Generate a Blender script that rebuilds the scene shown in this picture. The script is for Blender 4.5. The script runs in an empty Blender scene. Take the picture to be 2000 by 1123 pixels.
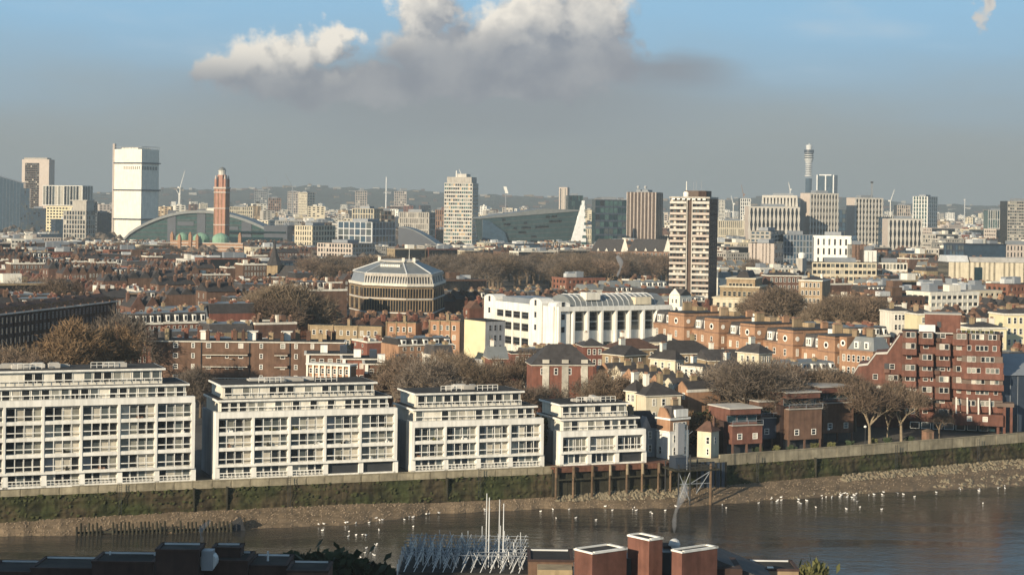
import bpy, math, random
from mathutils import Vector, Matrix
R = math.radians
rng = random.Random(11)
SC = bpy.context.scene
COL = SC.collection

# ------------------------------------------------------------------ camera
F, CX, HY, CAMZ, ROLL = 3600.0, 1000.0, 402.0, 53.0, 0.014
RC, RS = math.cos(ROLL), math.sin(ROLL)
cam_d = bpy.data.cameras.new('camera')
cam_d.sensor_width = 36.0
cam_d.lens = 36.0 * F / 2000.0
cam_d.shift_y = -(561.5 - HY) / 2000.0
cam_d.clip_start, cam_d.clip_end = 1.0, 40000.0
cam = bpy.data.objects.new('camera', cam_d)
COL.objects.link(cam)
cam.matrix_world = Matrix(((RC, -RS, 0, 0), (0, 0, -1, 0), (RS, RC, 0, CAMZ), (0, 0, 0, 1)))
SC.camera = cam

# ------------------------------------------------------------------ light
SUN_AZ, SUN_EL = R(38), R(17)        # the sun stands 38 degrees to the left of straight behind the camera
sdir = Vector((-math.sin(SUN_AZ) * math.cos(SUN_EL), -math.cos(SUN_AZ) * math.cos(SUN_EL), math.sin(SUN_EL)))
sun_d = bpy.data.lights.new('sun', 'SUN')
sun_d.energy, sun_d.angle, sun_d.color = 5.0, R(0.53), (1.0, 0.845, 0.63)
sun = bpy.data.objects.new('sun', sun_d)
COL.objects.link(sun)
sun.rotation_euler = sdir.to_track_quat('Z', 'Y').to_euler()
SKY_STRENGTH = 0.055
HAZE_DENSITY, HAZE_COLOR = 1.1e-4, (0.475, 0.555, 0.605, 1)
SC.view_settings.view_transform = 'Standard'
SC.view_settings.look = 'None'
SC.view_settings.exposure = 0.52
SC.view_settings.gamma = 1.0
SC.view_settings.use_curve_mapping = False
SC.render.engine = 'CYCLES'
SC.cycles.use_denoising = True
SC.cycles.max_bounces = 5
SC.cycles.diffuse_bounces = 2
SC.cycles.glossy_bounces = 2
SC.cycles.transparent_max_bounces = 6
SC.cycles.volume_bounces = 0
SC.cycles.sample_clamp_indirect = 4.0

# ------------------------------------------------------------------ sky
world = bpy.data.worlds.new('World')
SC.world = world
world.cycles.sampling_method = 'MANUAL'
world.cycles.sample_map_resolution = 256
world.use_nodes = True
wt = world.node_tree
wt.nodes.clear()


def nd(t, ty, **kw):
    n = t.nodes.new(ty)
    for k, v in kw.items():
        setattr(n, k, v)
    return n


def mth(t, op, a, b=None, c=None, clamp=False):
    n = t.nodes.new('ShaderNodeMath')
    n.operation = op
    n.use_clamp = clamp
    for i, x in enumerate((a, b, c)):
        if x is None:
            continue
        if isinstance(x, (int, float)):
            n.inputs[i].default_value = x
        else:
            t.links.new(x, n.inputs[i])
    return n.outputs[0]


def mrange(t, v, a, b, c=0.0, d=1.0, smooth=True):
    n = t.nodes.new('ShaderNodeMapRange')
    n.interpolation_type = 'SMOOTHSTEP' if smooth else 'LINEAR'
    t.links.new(v, n.inputs[0])
    for i, x in enumerate((a, b, c, d)):
        n.inputs[i + 1].default_value = x
    return n.outputs[0]


def mixc(t, f, a, b, blend='MIX'):
    n = t.nodes.new('ShaderNodeMix')
    n.data_type = 'RGBA'
    n.blend_type = blend
    for i, x in ((0, f), (6, a), (7, b)):
        if isinstance(x, (int, float)):
            n.inputs[i].default_value = x
        elif isinstance(x, tuple):
            n.inputs[i].default_value = x if len(x) == 4 else (*x, 1)
        else:
            t.links.new(x, n.inputs[i])
    return n.outputs[2]


# cloud bodies as ellipses in the sky: azimuth and elevation in hundredths of the lens's focal length
CLOUD = [(-5.7, 2.50, .70, .42), (-5.0, 2.72, .85, .55), (-4.3, 2.85, .80, .58), (-3.55, 3.15, .62, .46),
         (-1.75, 3.80, .80, .70), (-1.5, 3.0, 1.5, .75), (-.3, 3.15, 1.3, .85), (.5, 3.6, 1.2, .85),
         (1.5, 3.7, 1.15, .90), (1.2, 2.9, 1.7, .75), (-3.6, 2.35, 2.9, .5), (9.05, 3.9, .24, .55), (-.2, 2.45, 2.9, .5)]
grp = bpy.data.node_groups.new('cloud_field', 'ShaderNodeTree')
grp.interface.new_socket('p', in_out='INPUT', socket_type='NodeSocketVector')
grp.interface.new_socket('f', in_out='OUTPUT', socket_type='NodeSocketFloat')
gi, go = nd(grp, 'NodeGroupInput'), nd(grp, 'NodeGroupOutput')
wn = nd(grp, 'ShaderNodeTexNoise')
wn.inputs['Scale'].default_value = 1.25
wn.inputs['Detail'].default_value = 6
wn.inputs['Roughness'].default_value = .55
grp.links.new(gi.outputs[0], wn.inputs['Vector'])
w1 = nd(grp, 'ShaderNodeVectorMath', operation='SUBTRACT')
grp.links.new(wn.outputs['Color'], w1.inputs[0])
w1.inputs[1].default_value = (.5, .5, .5)
w2 = nd(grp, 'ShaderNodeVectorMath', operation='MULTIPLY')
grp.links.new(w1.outputs[0], w2.inputs[0])
w2.inputs[1].default_value = (1.5, 1.1, 0)
w3 = nd(grp, 'ShaderNodeVectorMath', operation='ADD')
grp.links.new(gi.outputs[0], w3.inputs[0])
grp.links.new(w2.outputs[0], w3.inputs[1])
cur = None
for (cx, cy, rx, ry) in CLOUD:
    s = nd(grp, 'ShaderNodeVectorMath', operation='SUBTRACT')
    grp.links.new(w3.outputs[0], s.inputs[0])
    s.inputs[1].default_value = (cx, cy, 0)
    d = nd(grp, 'ShaderNodeVectorMath', operation='MULTIPLY')
    grp.links.new(s.outputs[0], d.inputs[0])
    d.inputs[1].default_value = (1 / rx, 1 / ry, 0)
    l = nd(grp, 'ShaderNodeVectorMath', operation='LENGTH')
    grp.links.new(d.outputs[0], l.inputs[0])
    v = mth(grp, 'SUBTRACT', 1.0, l.outputs['Value'])
    cur = v if cur is None else mth(grp, 'SMOOTH_MAX', cur, v, .18)
nz = nd(grp, 'ShaderNodeTexNoise')
nz.inputs['Scale'].default_value = 3.6
nz.inputs['Detail'].default_value = 9
nz.inputs['Roughness'].default_value = .56
grp.links.new(gi.outputs[0], nz.inputs['Vector'])
nz2 = nd(grp, 'ShaderNodeTexVoronoi', feature='F1')
nz2.inputs['Scale'].default_value = 2.6
nz2.inputs['Detail'].default_value = 1.0
grp.links.new(gi.outputs[0], nz2.inputs['Vector'])
cur = mth(grp, 'ADD', cur, mth(grp, 'MULTIPLY', mth(grp, 'SUBTRACT', nz.outputs[0], .5), .55))
cur = mth(grp, 'SUBTRACT', cur, mth(grp, 'MULTIPLY', nz2.outputs['Distance'], .20))
grp.links.new(mth(grp, 'ADD', cur, .10), go.inputs[0])

tc = nd(wt, 'ShaderNodeTexCoord')
sx = nd(wt, 'ShaderNodeSeparateXYZ')
wt.links.new(tc.outputs['Generated'], sx.inputs[0])
az = mth(wt, 'MULTIPLY', mth(wt, 'ARCTAN2', sx.outputs[0], sx.outputs[1]), 36.0)
el = mth(wt, 'MULTIPLY', mth(wt, 'ARCSINE', sx.outputs[2]), 36.0)
pv = nd(wt, 'ShaderNodeCombineXYZ')
wt.links.new(az, pv.inputs[0])
wt.links.new(el, pv.inputs[1])


def field(off):
    a = nd(wt, 'ShaderNodeVectorMath', operation='ADD')
    wt.links.new(pv.outputs[0], a.inputs[0])
    a.inputs[1].default_value = off
    g = nd(wt, 'ShaderNodeGroup')
    g.node_tree = grp
    wt.links.new(a.outputs[0], g.inputs[0])
    return g.outputs[0]


f0, f1 = field((0, 0, 0)), field((-.30, .38, 0))
mask = mrange(wt, f0, -.06, .38)
lit = mth(wt, 'ADD', mth(wt, 'MULTIPLY', mth(wt, 'SUBTRACT', f0, f1), 1.35), .30, clamp=True)
# the undersides of the cloud face away from the low sun
# the western cloud heads sit lower than the central ones
low = mrange(wt, az, -3.6, -2.2, 2.15, 2.75)
lit = mth(wt, 'MULTIPLY', lit, mrange(wt, mth(wt, 'SUBTRACT', el, low), 0.0, .95))
lit = mth(wt, 'MULTIPLY', lit, mrange(wt, mth(wt, 'MULTIPLY', f0, mrange(wt, az, -3.3, -2.2)), .35, 1.0, 1.0, .45))
sky = nd(wt, 'ShaderNodeTexSky', sky_type='NISHITA')
sky.sun_disc = False
sky.sun_elevation = SUN_EL
sky.sun_rotation = math.pi + SUN_AZ
sky.air_density, sky.dust_density, sky.ozone_density = 1.0, .6, 2.5
S = 0.74 / SKY_STRENGTH


def sc3(c):
    return tuple(x * S for x in c)


# broad veil noise
vn = nd(wt, 'ShaderNodeTexNoise')
vn.inputs['Scale'].default_value = 1.0
vn.inputs['Detail'].default_value = 5
vm = nd(wt, 'ShaderNodeMapping')
vm.inputs['Scale'].default_value = (.22, .9, 1)
wt.links.new(pv.outputs[0], vm.inputs[0])
wt.links.new(vm.outputs[0], vn.inputs['Vector'])
elv = mth(wt, 'ADD', el, mth(wt, 'MULTIPLY', mth(wt, 'SUBTRACT', vn.outputs[0], .5), 1.6))


def soft(cx, cy, rx, ry, e0=1.0, e1=0.0):
    a = mth(wt, 'DIVIDE', mth(wt, 'SUBTRACT', az, cx), rx)
    b = mth(wt, 'DIVIDE', mth(wt, 'SUBTRACT', elv, cy), ry)
    d = mth(wt, 'SQRT', mth(wt, 'ADD', mth(wt, 'MULTIPLY', a, a), mth(wt, 'MULTIPLY', b, b)))
    return mrange(wt, d, e0, e1)


base = mixc(wt, mrange(wt, el, 4.0, 32.0), sc3((.29, .54, .77)), sky.outputs[0])
# haze layer over the city: grey under some four degrees, clear blue above
veil = mrange(wt, elv, 3.95, .9)
base = mixc(wt, veil, base, sc3((.335, .378, .39)))
under = mth(wt, 'MULTIPLY', soft(-1.1, 2.05, 7.2, 1.35, 1.0, .25), .9)
base = mixc(wt, under, base, sc3((.275, .302, .33)))
tail = mth(wt, 'MULTIPLY', soft(3.0, 2.6, 2.1, .48), .9)
base = mixc(wt, tail, base, sc3((.255, .282, .33)))
nzc = nd(wt, 'ShaderNodeTexNoise')
nzc.inputs['Scale'].default_value = .9
nzc.inputs['Detail'].default_value = 6
wt.links.new(pv.outputs[0], nzc.inputs['Vector'])
wisp = mth(wt, 'MULTIPLY', mrange(wt, vn.outputs[0], .52, .8), mrange(wt, el, 1.8, 3.0))
base = mixc(wt, mth(wt, 'MULTIPLY', wisp, .45), base, sc3((.60, .66, .70)))
lit = mth(wt, 'MULTIPLY', lit, mrange(wt, az, 6.0, 8.0, 1.0, .5))
grey = mixc(wt, mrange(wt, nzc.outputs[0], .36, .66), sc3((.255, .275, .325)), sc3((.37, .38, .41)))
ccol = mixc(wt, lit, grey, sc3((1.0, .92, .80)))
col = mixc(wt, mth(wt, 'MULTIPLY', mask, .97), base, ccol)
# scattered fair-weather cloud over the rest of the sky
fn = nd(wt, 'ShaderNodeTexNoise')
fn.inputs['Scale'].default_value = 3.2
fn.inputs['Detail'].default_value = 8
wt.links.new(tc.outputs['Generated'], fn.inputs['Vector'])
far = mth(wt, 'MULTIPLY', mrange(wt, fn.outputs[0], .54, .68), mrange(wt, el, 6.5, 10.0))
col = mixc(wt, mth(wt, 'MULTIPLY', far, .8), col, sc3((.62, .60, .57)))
bg = nd(wt, 'ShaderNodeBackground')
bg.inputs['Strength'].default_value = SKY_STRENGTH
wt.links.new(col, bg.inputs[0])
wo = nd(wt, 'ShaderNodeOutputWorld')
wt.links.new(bg.outputs[0], wo.inputs[0])


# ------------------------------------------------------------------ pixel <-> place
def ray(px, py):
    u, v = px - CX, py - HY
    return (u * RC + v * RS) / F, -(v * RC - u * RS) / F


def at(px, py, D):
    k, e = ray(px, py)
    return Vector((k * D, D, CAMZ + e * D))


def ground(px, py, z=0.0):
    k, e = ray(px, py)
    D = (z - CAMZ) / e
    return Vector((k * D, D, z))


def pix(x, y, z):
    a, b = x / y * F, (CAMZ - z) / y * F      # a = u c + v s ; b = v c - u s
    return CX + a * RC - b * RS, HY + a * RS + b * RC


# ------------------------------------------------------------------ materials
MATS = {}


def mat(name, c, rough=.85, var=.22, sc=.35, tint=.10, spec=.3, metal=0.0, streak=0.0, bump=0.0, hue=0.0):
    m = bpy.data.materials.new(name)
    m.use_nodes = True
    t = m.node_tree
    b = t.nodes['Principled BSDF']
    b.inputs['Roughness'].default_value = rough
    b.inputs['Metallic'].default_value = metal
    b.inputs['Specular IOR Level'].default_value = spec
    g = nd(t, 'ShaderNodeNewGeometry')
    n = nd(t, 'ShaderNodeTexNoise')
    n.inputs['Scale'].default_value = sc
    n.inputs['Detail'].default_value = 7
    n.inputs['Roughness'].default_value = .62
    t.links.new(g.outputs['Position'], n.inputs['Vector'])
    v = mrange(t, n.outputs[0], .3, .7, 1 - var, 1 + var, False)
    if streak:
        mp = nd(t, 'ShaderNodeMapping')
        mp.inputs['Scale'].default_value = (1.3, 1.3, .09)
        t.links.new(g.outputs['Position'], mp.inputs[0])
        n2 = nd(t, 'ShaderNodeTexNoise')
        n2.inputs['Scale'].default_value = 1.0
        n2.inputs['Detail'].default_value = 5
        t.links.new(mp.outputs[0], n2.inputs['Vector'])
        v = mth(t, 'MULTIPLY', v, mrange(t, n2.outputs[0], .35, .7, 1 + streak * .3, 1 - streak))
    oi = nd(t, 'ShaderNodeObjectInfo')
    v = mth(t, 'MULTIPLY', v, mrange(t, oi.outputs['Random'], 0, 1, 1 - tint, 1 + tint, False))
    h = nd(t, 'ShaderNodeHueSaturation')
    h.inputs['Color'].default_value = (*c, 1)
    t.links.new(v, h.inputs['Value'])
    if hue:
        r2 = mth(t, 'FRACT', mth(t, 'MULTIPLY', oi.outputs['Random'], 7.31))
        t.links.new(mrange(t, r2, 0, 1, .5 - hue, .5 + hue, False), h.inputs['Hue'])
    t.links.new(h.outputs[0], b.inputs['Base Color'])
    if bump:
        bp = nd(t, 'ShaderNodeBump')
        bp.inputs['Strength'].default_value = bump
        bp.inputs['Distance'].default_value = .3
        t.links.new(n.outputs[0], bp.inputs['Height'])
        t.links.new(bp.outputs[0], b.inputs['Normal'])
    MATS[name] = m
    return m


M = MATS
mat('white_paint', (.80, .78, .71), .6, .09, .2, .03, streak=.16)
mat('white_render', (.72, .68, .58), .7, .10, .3, .06, streak=.15)
mat('cream_render', (.60, .53, .39), .75, .12, .3, .10, streak=.12)
mat('yellow_render', (.70, .62, .40), .7, .10, .3, .05)
mat('grey_render', (.30, .31, .32), .8, .12, .3, .10, streak=.2)
mat('red_brick', (.175, .077, .052), .9, .25, .5, .22, streak=.2, hue=.008)
mat('brown_brick', (.125, .074, .052), .9, .25, .5, .22, streak=.2, hue=.01)
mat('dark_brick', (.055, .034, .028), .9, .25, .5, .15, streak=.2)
mat('campanile_brick', (.38, .205, .15), .9, .15, .2, .04)
mat('orange_brick', (.345, .20, .12), .9, .18, .5, .10, streak=.15)
mat('stock_brick', (.29, .22, .135), .9, .22, .5, .22, streak=.2, hue=.008)
mat('ziggurat_brick', (.145, .066, .048), .9, .25, .6, .10, streak=.2)
mat('tower_brick', (.10, .07, .055), .9, .2, .5, .06)
mat('terracotta', (.23, .14, .095), .85, .2, .8, .15)
mat('slate', (.054, .050, .049), .75, .3, .8, .25, spec=.25)
mat('clay_tile', (.115, .066, .048), .85, .3, .8, .25)
mat('lead_roof', (.17, .182, .18), .5, .15, .3, .12, spec=.5)
mat('flat_felt', (.05, .048, .045), .95, .35, .25, .3, spec=.1)
mat('pale_roof', (.42, .40, .36), .8, .25, .25, .2)
mat('copper_green', (.20, .34, .24), .7, .2, .3, .08)
mat('concrete', (.42, .39, .34), .85, .12, .2, .08, streak=.2)
mat('pale_concrete', (.56, .53, .47), .85, .10, .2, .05, streak=.15)
mat('pink_panel', (.50, .43, .37), .85, .10, .3, .04)
mat('sheeting', (.80, .75, .64), .75, .10, .15, .02, streak=.12)
mat('brown_panel', (.13, .095, .075), .7, .2, .3, .1)
mat('grey_metal', (.22, .24, .26), .5, .15, .3, .1, spec=.5)
mat('pale_metal', (.55, .56, .55), .45, .15, .4, .12, spec=.5)
mat('dark_metal', (.035, .037, .04), .5, .2, .4, .1, spec=.5)
mat('navy_clad', (.03, .042, .062), .45, .2, .2, .1, spec=.6)
mat('timber', (.14, .095, .06), .9, .3, 1.2, .25, streak=.4)
mat('wet_timber', (.035, .033, .022), .8, .3, 1.2, .25, streak=.3)
mat('rust_timber', (.16, .075, .05), .9, .25, 1.0, .1, streak=.3)
mat('stone', (.285, .25, .175), .9, .3, .5, .16, streak=.18)
mat('algae', (.046, .046, .016), .9, .55, .18, .06, streak=.55, bump=.6)
mat('rock', (.26, .22, .15), .95, .4, .9, .3)
mat('shingle', (.19, .145, .10), .95, .4, .7, .3)
mat('bark', (.15, .115, .08), .95, .3, 1.5, .2)
mat('pale_bark', (.25, .20, .135), .95, .3, 1.5, .1)
mat('twig_brown', (.160, .118, .082), .95, .4, .12, .22, hue=.008)
mat('twig_grey', (.135, .108, .084), .95, .4, .12, .2)
mat('twig_gold', (.165, .108, .060), .95, .4, .15, .15)
mat('leaf_dark', (.022, .035, .014), .8, .45, .5, .2, bump=.2)
mat('leaf_olive', (.085, .085, .03), .85, .4, .4, .2)
mat('feather', (.82, .80, .76), .8, .04, 3, .05)
mat('lamp_white', (.85, .85, .8), .3, .02, 1, .02)


def glass(name, c, rough=.12, tint=.25, spec=.7):
    m = mat(name, c, rough, .25, .25, tint, spec)
    return m


glass('glass_dark', (.018, .021, .024))
glass('glass_grey', (.085, .10, .10))
glass('glass_green', (.06, .115, .11))
glass('glass_teal', (.016, .040, .048))
glass('glass_slate', (.050, .085, .092))
glass('glass_blue', (.05, .085, .12))
mat('curtain', (.46, .43, .36), .5, .25, .6, .2)
mat('curtain_dim', (.22, .22, .19), .4, .3, .6, .25)
mat('curtain_warm', (.42, .30, .17), .5, .25, .6, .2)


_t = M['algae'].node_tree
_n = nd(_t, 'ShaderNodeTexNoise')
_n.inputs['Scale'].default_value = .16
_n.inputs['Detail'].default_value = 6
_g = nd(_t, 'ShaderNodeNewGeometry')
_t.links.new(_g.outputs['Position'], _n.inputs['Vector'])
_h = [x for x in _t.nodes if x.type == 'HUE_SAT'][0]
_t.links.new(mixc(_t, mrange(_t, _n.outputs[0], .38, .62), (.030, .036, .012), (.056, .044, .024)), _h.inputs['Color'])

# ------------------------------------------------------------------ meshes
class MB:
    def __init__(s):
        s.v, s.f, s.m = [], [], []
        s.x = None

    def frame(s, ox=0, oy=0, rot=0, oz=0):
        s.x = (ox, oy, oz, math.cos(rot), math.sin(rot))
        return s

    def add(s, vs, fs, m=0):
        n = len(s.v)
        if s.x:
            ox, oy, oz, c, q = s.x
            vs = [(ox + p[0] * c - p[1] * q, oy + p[0] * q + p[1] * c, oz + p[2]) for p in vs]
        s.v.extend(vs)
        s.f.extend([tuple(i + n for i in f) for f in fs])
        s.m.extend([m] * len(fs))
        return s

    def box(s, x0, x1, y0, y1, z0, z1, m=0):
        return s.add([(x0, y0, z0), (x1, y0, z0), (x1, y1, z0), (x0, y1, z0), (x0, y0, z1), (x1, y0, z1), (x1, y1, z1), (x0, y1, z1)],
                     [(0, 3, 2, 1), (4, 5, 6, 7), (0, 1, 5, 4), (1, 2, 6, 5), (2, 3, 7, 6), (3, 0, 4, 7)], m)

    def quad(s, a, b, c, d, m=0):
        return s.add([a, b, c, d], [(0, 1, 2, 3)], m)

    def prism(s, poly, z0, z1, m=0, ztop=None):
        n = len(poly)
        zt = ztop or [z1] * n
        vs = [(x, y, z0) for x, y in poly] + [(p[0], p[1], zt[i]) for i, p in enumerate(poly)]
        fs = [tuple(reversed(range(n))), tuple(range(n, 2 * n))] + [(i, (i + 1) % n, n + (i + 1) % n, n + i) for i in range(n)]
        return s.add(vs, fs, m)

    def ext(s, poly, y0, y1, m=0):
        """polygon in x,z (counter-clockwise seen from the front) drawn out along y"""
        n = len(poly)
        vs = [(x, y0, z) for x, z in poly] + [(x, y1, z) for x, z in poly]
        fs = [tuple(range(n)), tuple(reversed(range(n, 2 * n)))] + [((i + 1) % n, i, n + i, n + (i + 1) % n) for i in range(n)]
        return s.add(vs, fs, m)

    def extx(s, poly, x0, x1, m=0):
        """polygon in y,z drawn out along x"""
        n = len(poly)
        vs = [(x0, y, z) for y, z in poly] + [(x1, y, z) for y, z in poly]
        fs = [tuple(reversed(range(n))), tuple(range(n, 2 * n))] + [(i, (i + 1) % n, n + (i + 1) % n, n + i) for i in range(n)]
        return s.add(vs, fs, m)

    def tube(s, p, q, r0, r1=None, n=6, m=0, cap=True):
        r1 = r0 if r1 is None else r1
        p, q = Vector(p), Vector(q)
        d = (q - p).normalized()
        a = d.orthogonal().normalized()
        b = d.cross(a)
        vs = []
        for c, r in ((p, r0), (q, r1)):
            for i in range(n):
                t = 2 * math.pi * i / n
                w = c + a * (r * math.cos(t)) + b * (r * math.sin(t))
                vs.append((w.x, w.y, w.z))
        fs = [(i, (i + 1) % n, n + (i + 1) % n, n + i) for i in range(n)]
        if cap:
            fs += [tuple(reversed(range(n))), tuple(range(n, 2 * n))]
        return s.add(vs, fs, m)

    def lathe(s, prof, x=0, y=0, n=12, m=0):
        vs = []
        for r, z in prof:
            for i in range(n):
                t = 2 * math.pi * i / n
                vs.append((x + r * math.cos(t), y + r * math.sin(t), z))
        fs = []
        for k in range(len(prof) - 1):
            for i in range(n):
                fs.append((k * n + i, k * n + (i + 1) % n, (k + 1) * n + (i + 1) % n, (k + 1) * n + i))
        fs.append(tuple(range((len(prof) - 1) * n, len(prof) * n)))
        return s.add(vs, fs, m)

    def hip(s, x0, x1, y0, y1, z, h, ins=None, m=0):
        """hipped roof; ins = how far the ridge stops short of the ends (0: a gable)"""
        ym = (y0 + y1) / 2
        if ins is None:
            ins = min((y1 - y0) / 2, (x1 - x0) / 2)
        vs = [(x0, y0, z), (x1, y0, z), (x1, y1, z), (x0, y1, z), (x0 + ins, ym, z + h), (x1 - ins, ym, z + h)]
        return s.add(vs, [(0, 1, 5, 4), (1, 2, 5), (2, 3, 4, 5), (3, 0, 4), (3, 2, 1, 0)], m)

    def frust(s, x0, x1, y0, y1, z0, z1, i, m=0, j=None):
        j = i if j is None else j
        vs = [(x0, y0, z0), (x1, y0, z0), (x1, y1, z0), (x0, y1, z0), (x0 + i, y0 + j, z1), (x1 - i, y0 + j, z1), (x1 - i, y1 - j, z1), (x0 + i, y1 - j, z1)]
        return s.add(vs, [(0, 3, 2, 1), (4, 5, 6, 7), (0, 1, 5, 4), (1, 2, 6, 5), (2, 3, 7, 6), (3, 0, 4, 7)], m)

    def mesh(s, name, mats):
        me = bpy.data.meshes.new(name)
        me.from_pydata(s.v, [], s.f)
        for k in mats:
            me.materials.append(M[k])
        if len(mats) > 1:
            me.polygons.foreach_set('material_index', s.m)
        me.update()
        return me

    def obj(s, name, mats, parent=None, loc=(0, 0, 0), rot=0, stuff=False):
        if isinstance(mats, str):
            mats = (mats,)
        return put(name, s.mesh(name, mats), parent, loc, rot, stuff)


def put(name, me, parent=None, loc=(0, 0, 0), rot=0, stuff=False):
    o = bpy.data.objects.new(name, me)
    COL.objects.link(o)
    o.parent = parent
    o.location = loc
    if rot:
        o.rotation_euler = (0, 0, rot)
    if stuff:
        o['kind'] = 'stuff'
    return o


def tag(o, label=None, cat=None, group=None, kind=None):
    if label:
        o['label'] = label
    if cat:
        o['category'] = cat
    if group:
        o['group'] = group
    if kind:
        o['kind'] = kind
    return o


def thing(name, label, cat, loc=(0, 0, 0), rot=0, group=None):
    o = put(name, None, None, loc, rot)
    return tag(o, label, cat, group)


KIDS = {}


def copy_tree(root, loc, rot, label=None, scale=None):
    r = root.copy()
    COL.objects.link(r)
    r.location, r.rotation_euler = loc, (0, 0, rot)
    if scale:
        r.scale = scale
    if label:
        r['label'] = label
    if root.name not in KIDS:
        KIDS[root.name] = [(c, list(c.children)) for c in root.children]
    for c, gs in KIDS[root.name]:
        d = c.copy()
        COL.objects.link(d)
        d.parent = r
        for g in gs:
            e = g.copy()
            COL.objects.link(e)
            e.parent = d
    return r


# places already taken, for the infill: footprints and what must stay in view
FOOT = []      # (x, y, radius)
KEEP = []      # (px0, px1, row top, row that must stay visible, D)


class Site:
    """A plot found from the photograph: corner at depth D on the ray of one column, faces turned by th."""

    def __init__(s, pxl, pxm, pxr, pyt, D, th, dep=None, pyb=None, reg=True):
        th = R(th)
        e1, e2 = (math.cos(th), math.sin(th)), (-math.sin(th), math.cos(th))
        pc = pxm if pxm is not None else (pxl if th >= 0 else pxr)
        C = at(pc, pyt, D)

        def solve(px, d):
            k, _ = ray(px, pyt)
            return (k * C.y - C.x) / (d[0] - k * d[1])
        if pxm is None:
            if th >= 0:
                L, o = solve(pxr, e1), (C.x, C.y)
            else:
                L = -solve(pxl, e1)
                o = (C.x - L * e1[0], C.y - L * e1[1])
            d = dep
        elif th < 0:
            L, d = -solve(pxl, e1), solve(pxr, e2)
            o = (C.x - L * e1[0], C.y - L * e1[1])
        else:
            L, d = solve(pxr, e1), solve(pxl, e2)
            o = (C.x, C.y)
        s.x, s.y, s.th, s.L, s.d, s.zt, s.D = o[0], o[1], th, L, (dep or d), C.z, D
        s.ppm = F / D
        if reg:
            c = (o[0] + e1[0] * L / 2 + e2[0] * s.d / 2, o[1] + e1[1] * L / 2 + e2[1] * s.d / 2)
            n = max(1, int(round(L / max(s.d, 4))))
            for i in range(n):
                f = (i + .5) / n
                FOOT.append((o[0] + e1[0] * L * f + e2[0] * s.d / 2, o[1] + e1[1] * L * f + e2[1] * s.d / 2, .6 * math.hypot(L / n, s.d)))
            KEEP.append((pxl, pxr, pyt, pyb if pyb else pyt + 40, D))

    def z(s, py, px=None):
        """height above the street of a row of the photograph at this plot"""
        return at(px if px is not None else pix(s.x, s.y, 0)[0], py, s.D).z

    def root(s, name, label, cat, group=None):
        s.o = thing(name, label, cat, (s.x, s.y, 0), s.th, group)
        return s.o

    def fr(s, face):
        return {'f': (0, 0, 0), 'l': (0, s.d, -math.pi / 2), 'r': (s.L, 0, math.pi / 2), 'b': (s.L, s.d, math.pi)}[face]

    def flen(s, face):
        return s.L if face in 'fb' else s.d


GL = ('glass_dark', 'glass_grey', 'curtain_dim', 'curtain')


def gsel(mix):
    r, a = rng.random(), 0
    for i, p in enumerate(mix):
        a += p
        if r < a:
            return i
    return 0


def grid(w, g, L, z0, z1, floors, bays, pier, band, dep=.35, mix=(.6, .25, .1, .05), wm=0, lastpier=True, bb=None):
    """a window wall in the current frame: bands and piers stand proud of the panes"""
    fh = (z1 - z0) / floors
    bw = (L - (pier if lastpier else 0)) / bays
    for i in range(floors + 1):
        a = z0 + i * fh - (band / 2 if i else 0)
        b = z0 + i * fh + (band / 2 if i < floors else 0)
        if i == 0:
            b = z0 + band * .5
        w.box(0, L, -dep + .04, 0, a, b, wm)
    for i in range(bays + (1 if lastpier else 0)):
        w.box(i * bw, i * bw + pier, -dep, 0, z0, z1, wm)
    if g is not None:
        for i in range(floors):
            for j in range(bays):
                a, b = z0 + i * fh + band * .45, z0 + (i + 1) * fh - band * .45
                g.quad((j * bw + pier * .9, -.03, a), ((j + 1) * bw + pier * .1, -.03, a), ((j + 1) * bw + pier * .1, -.03, b), (j * bw + pier * .9, -.03, b), gsel(mix))


def winbox(mb, x, z, w, h, t=.12, y=0.0, fm=0, gm=1, bar=True, rec=.02, proud=.09):
    """a framed window: frame proud of the wall, pane sunk in the frame"""
    mb.box(x, x + t, y - proud, y, z, z + h, fm)
    mb.box(x + w - t, x + w, y - proud, y, z, z + h, fm)
    mb.box(x + t, x + w - t, y - proud + .01, y, z, z + t, fm)
    mb.box(x + t, x + w - t, y - proud + .01, y, z + h - t, z + h, fm)
    if bar:
        mb.box(x + t, x + w - t, y - proud + .02, y, z + h * .5 - t * .35, z + h * .5 + t * .35, fm)
    mb.quad((x + t, y - rec, z + t), (x + w - t, y - rec, z + t), (x + w - t, y - rec, z + h - t), (x + t, y - rec, z + h - t), gm)


WM = {}


def winmesh(w, h, g, frame='white_paint', bar=True, t=.12, proud=.09):
    k = (round(w, 2), round(h, 2), g, frame, bar, t)
    if k not in WM:
        mb = MB()
        winbox(mb, -w / 2, 0, w, h, t, 0, 0, 1, bar, proud=proud)
        WM[k] = mb.mesh('window', (frame, g))
    return WM[k]


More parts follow.
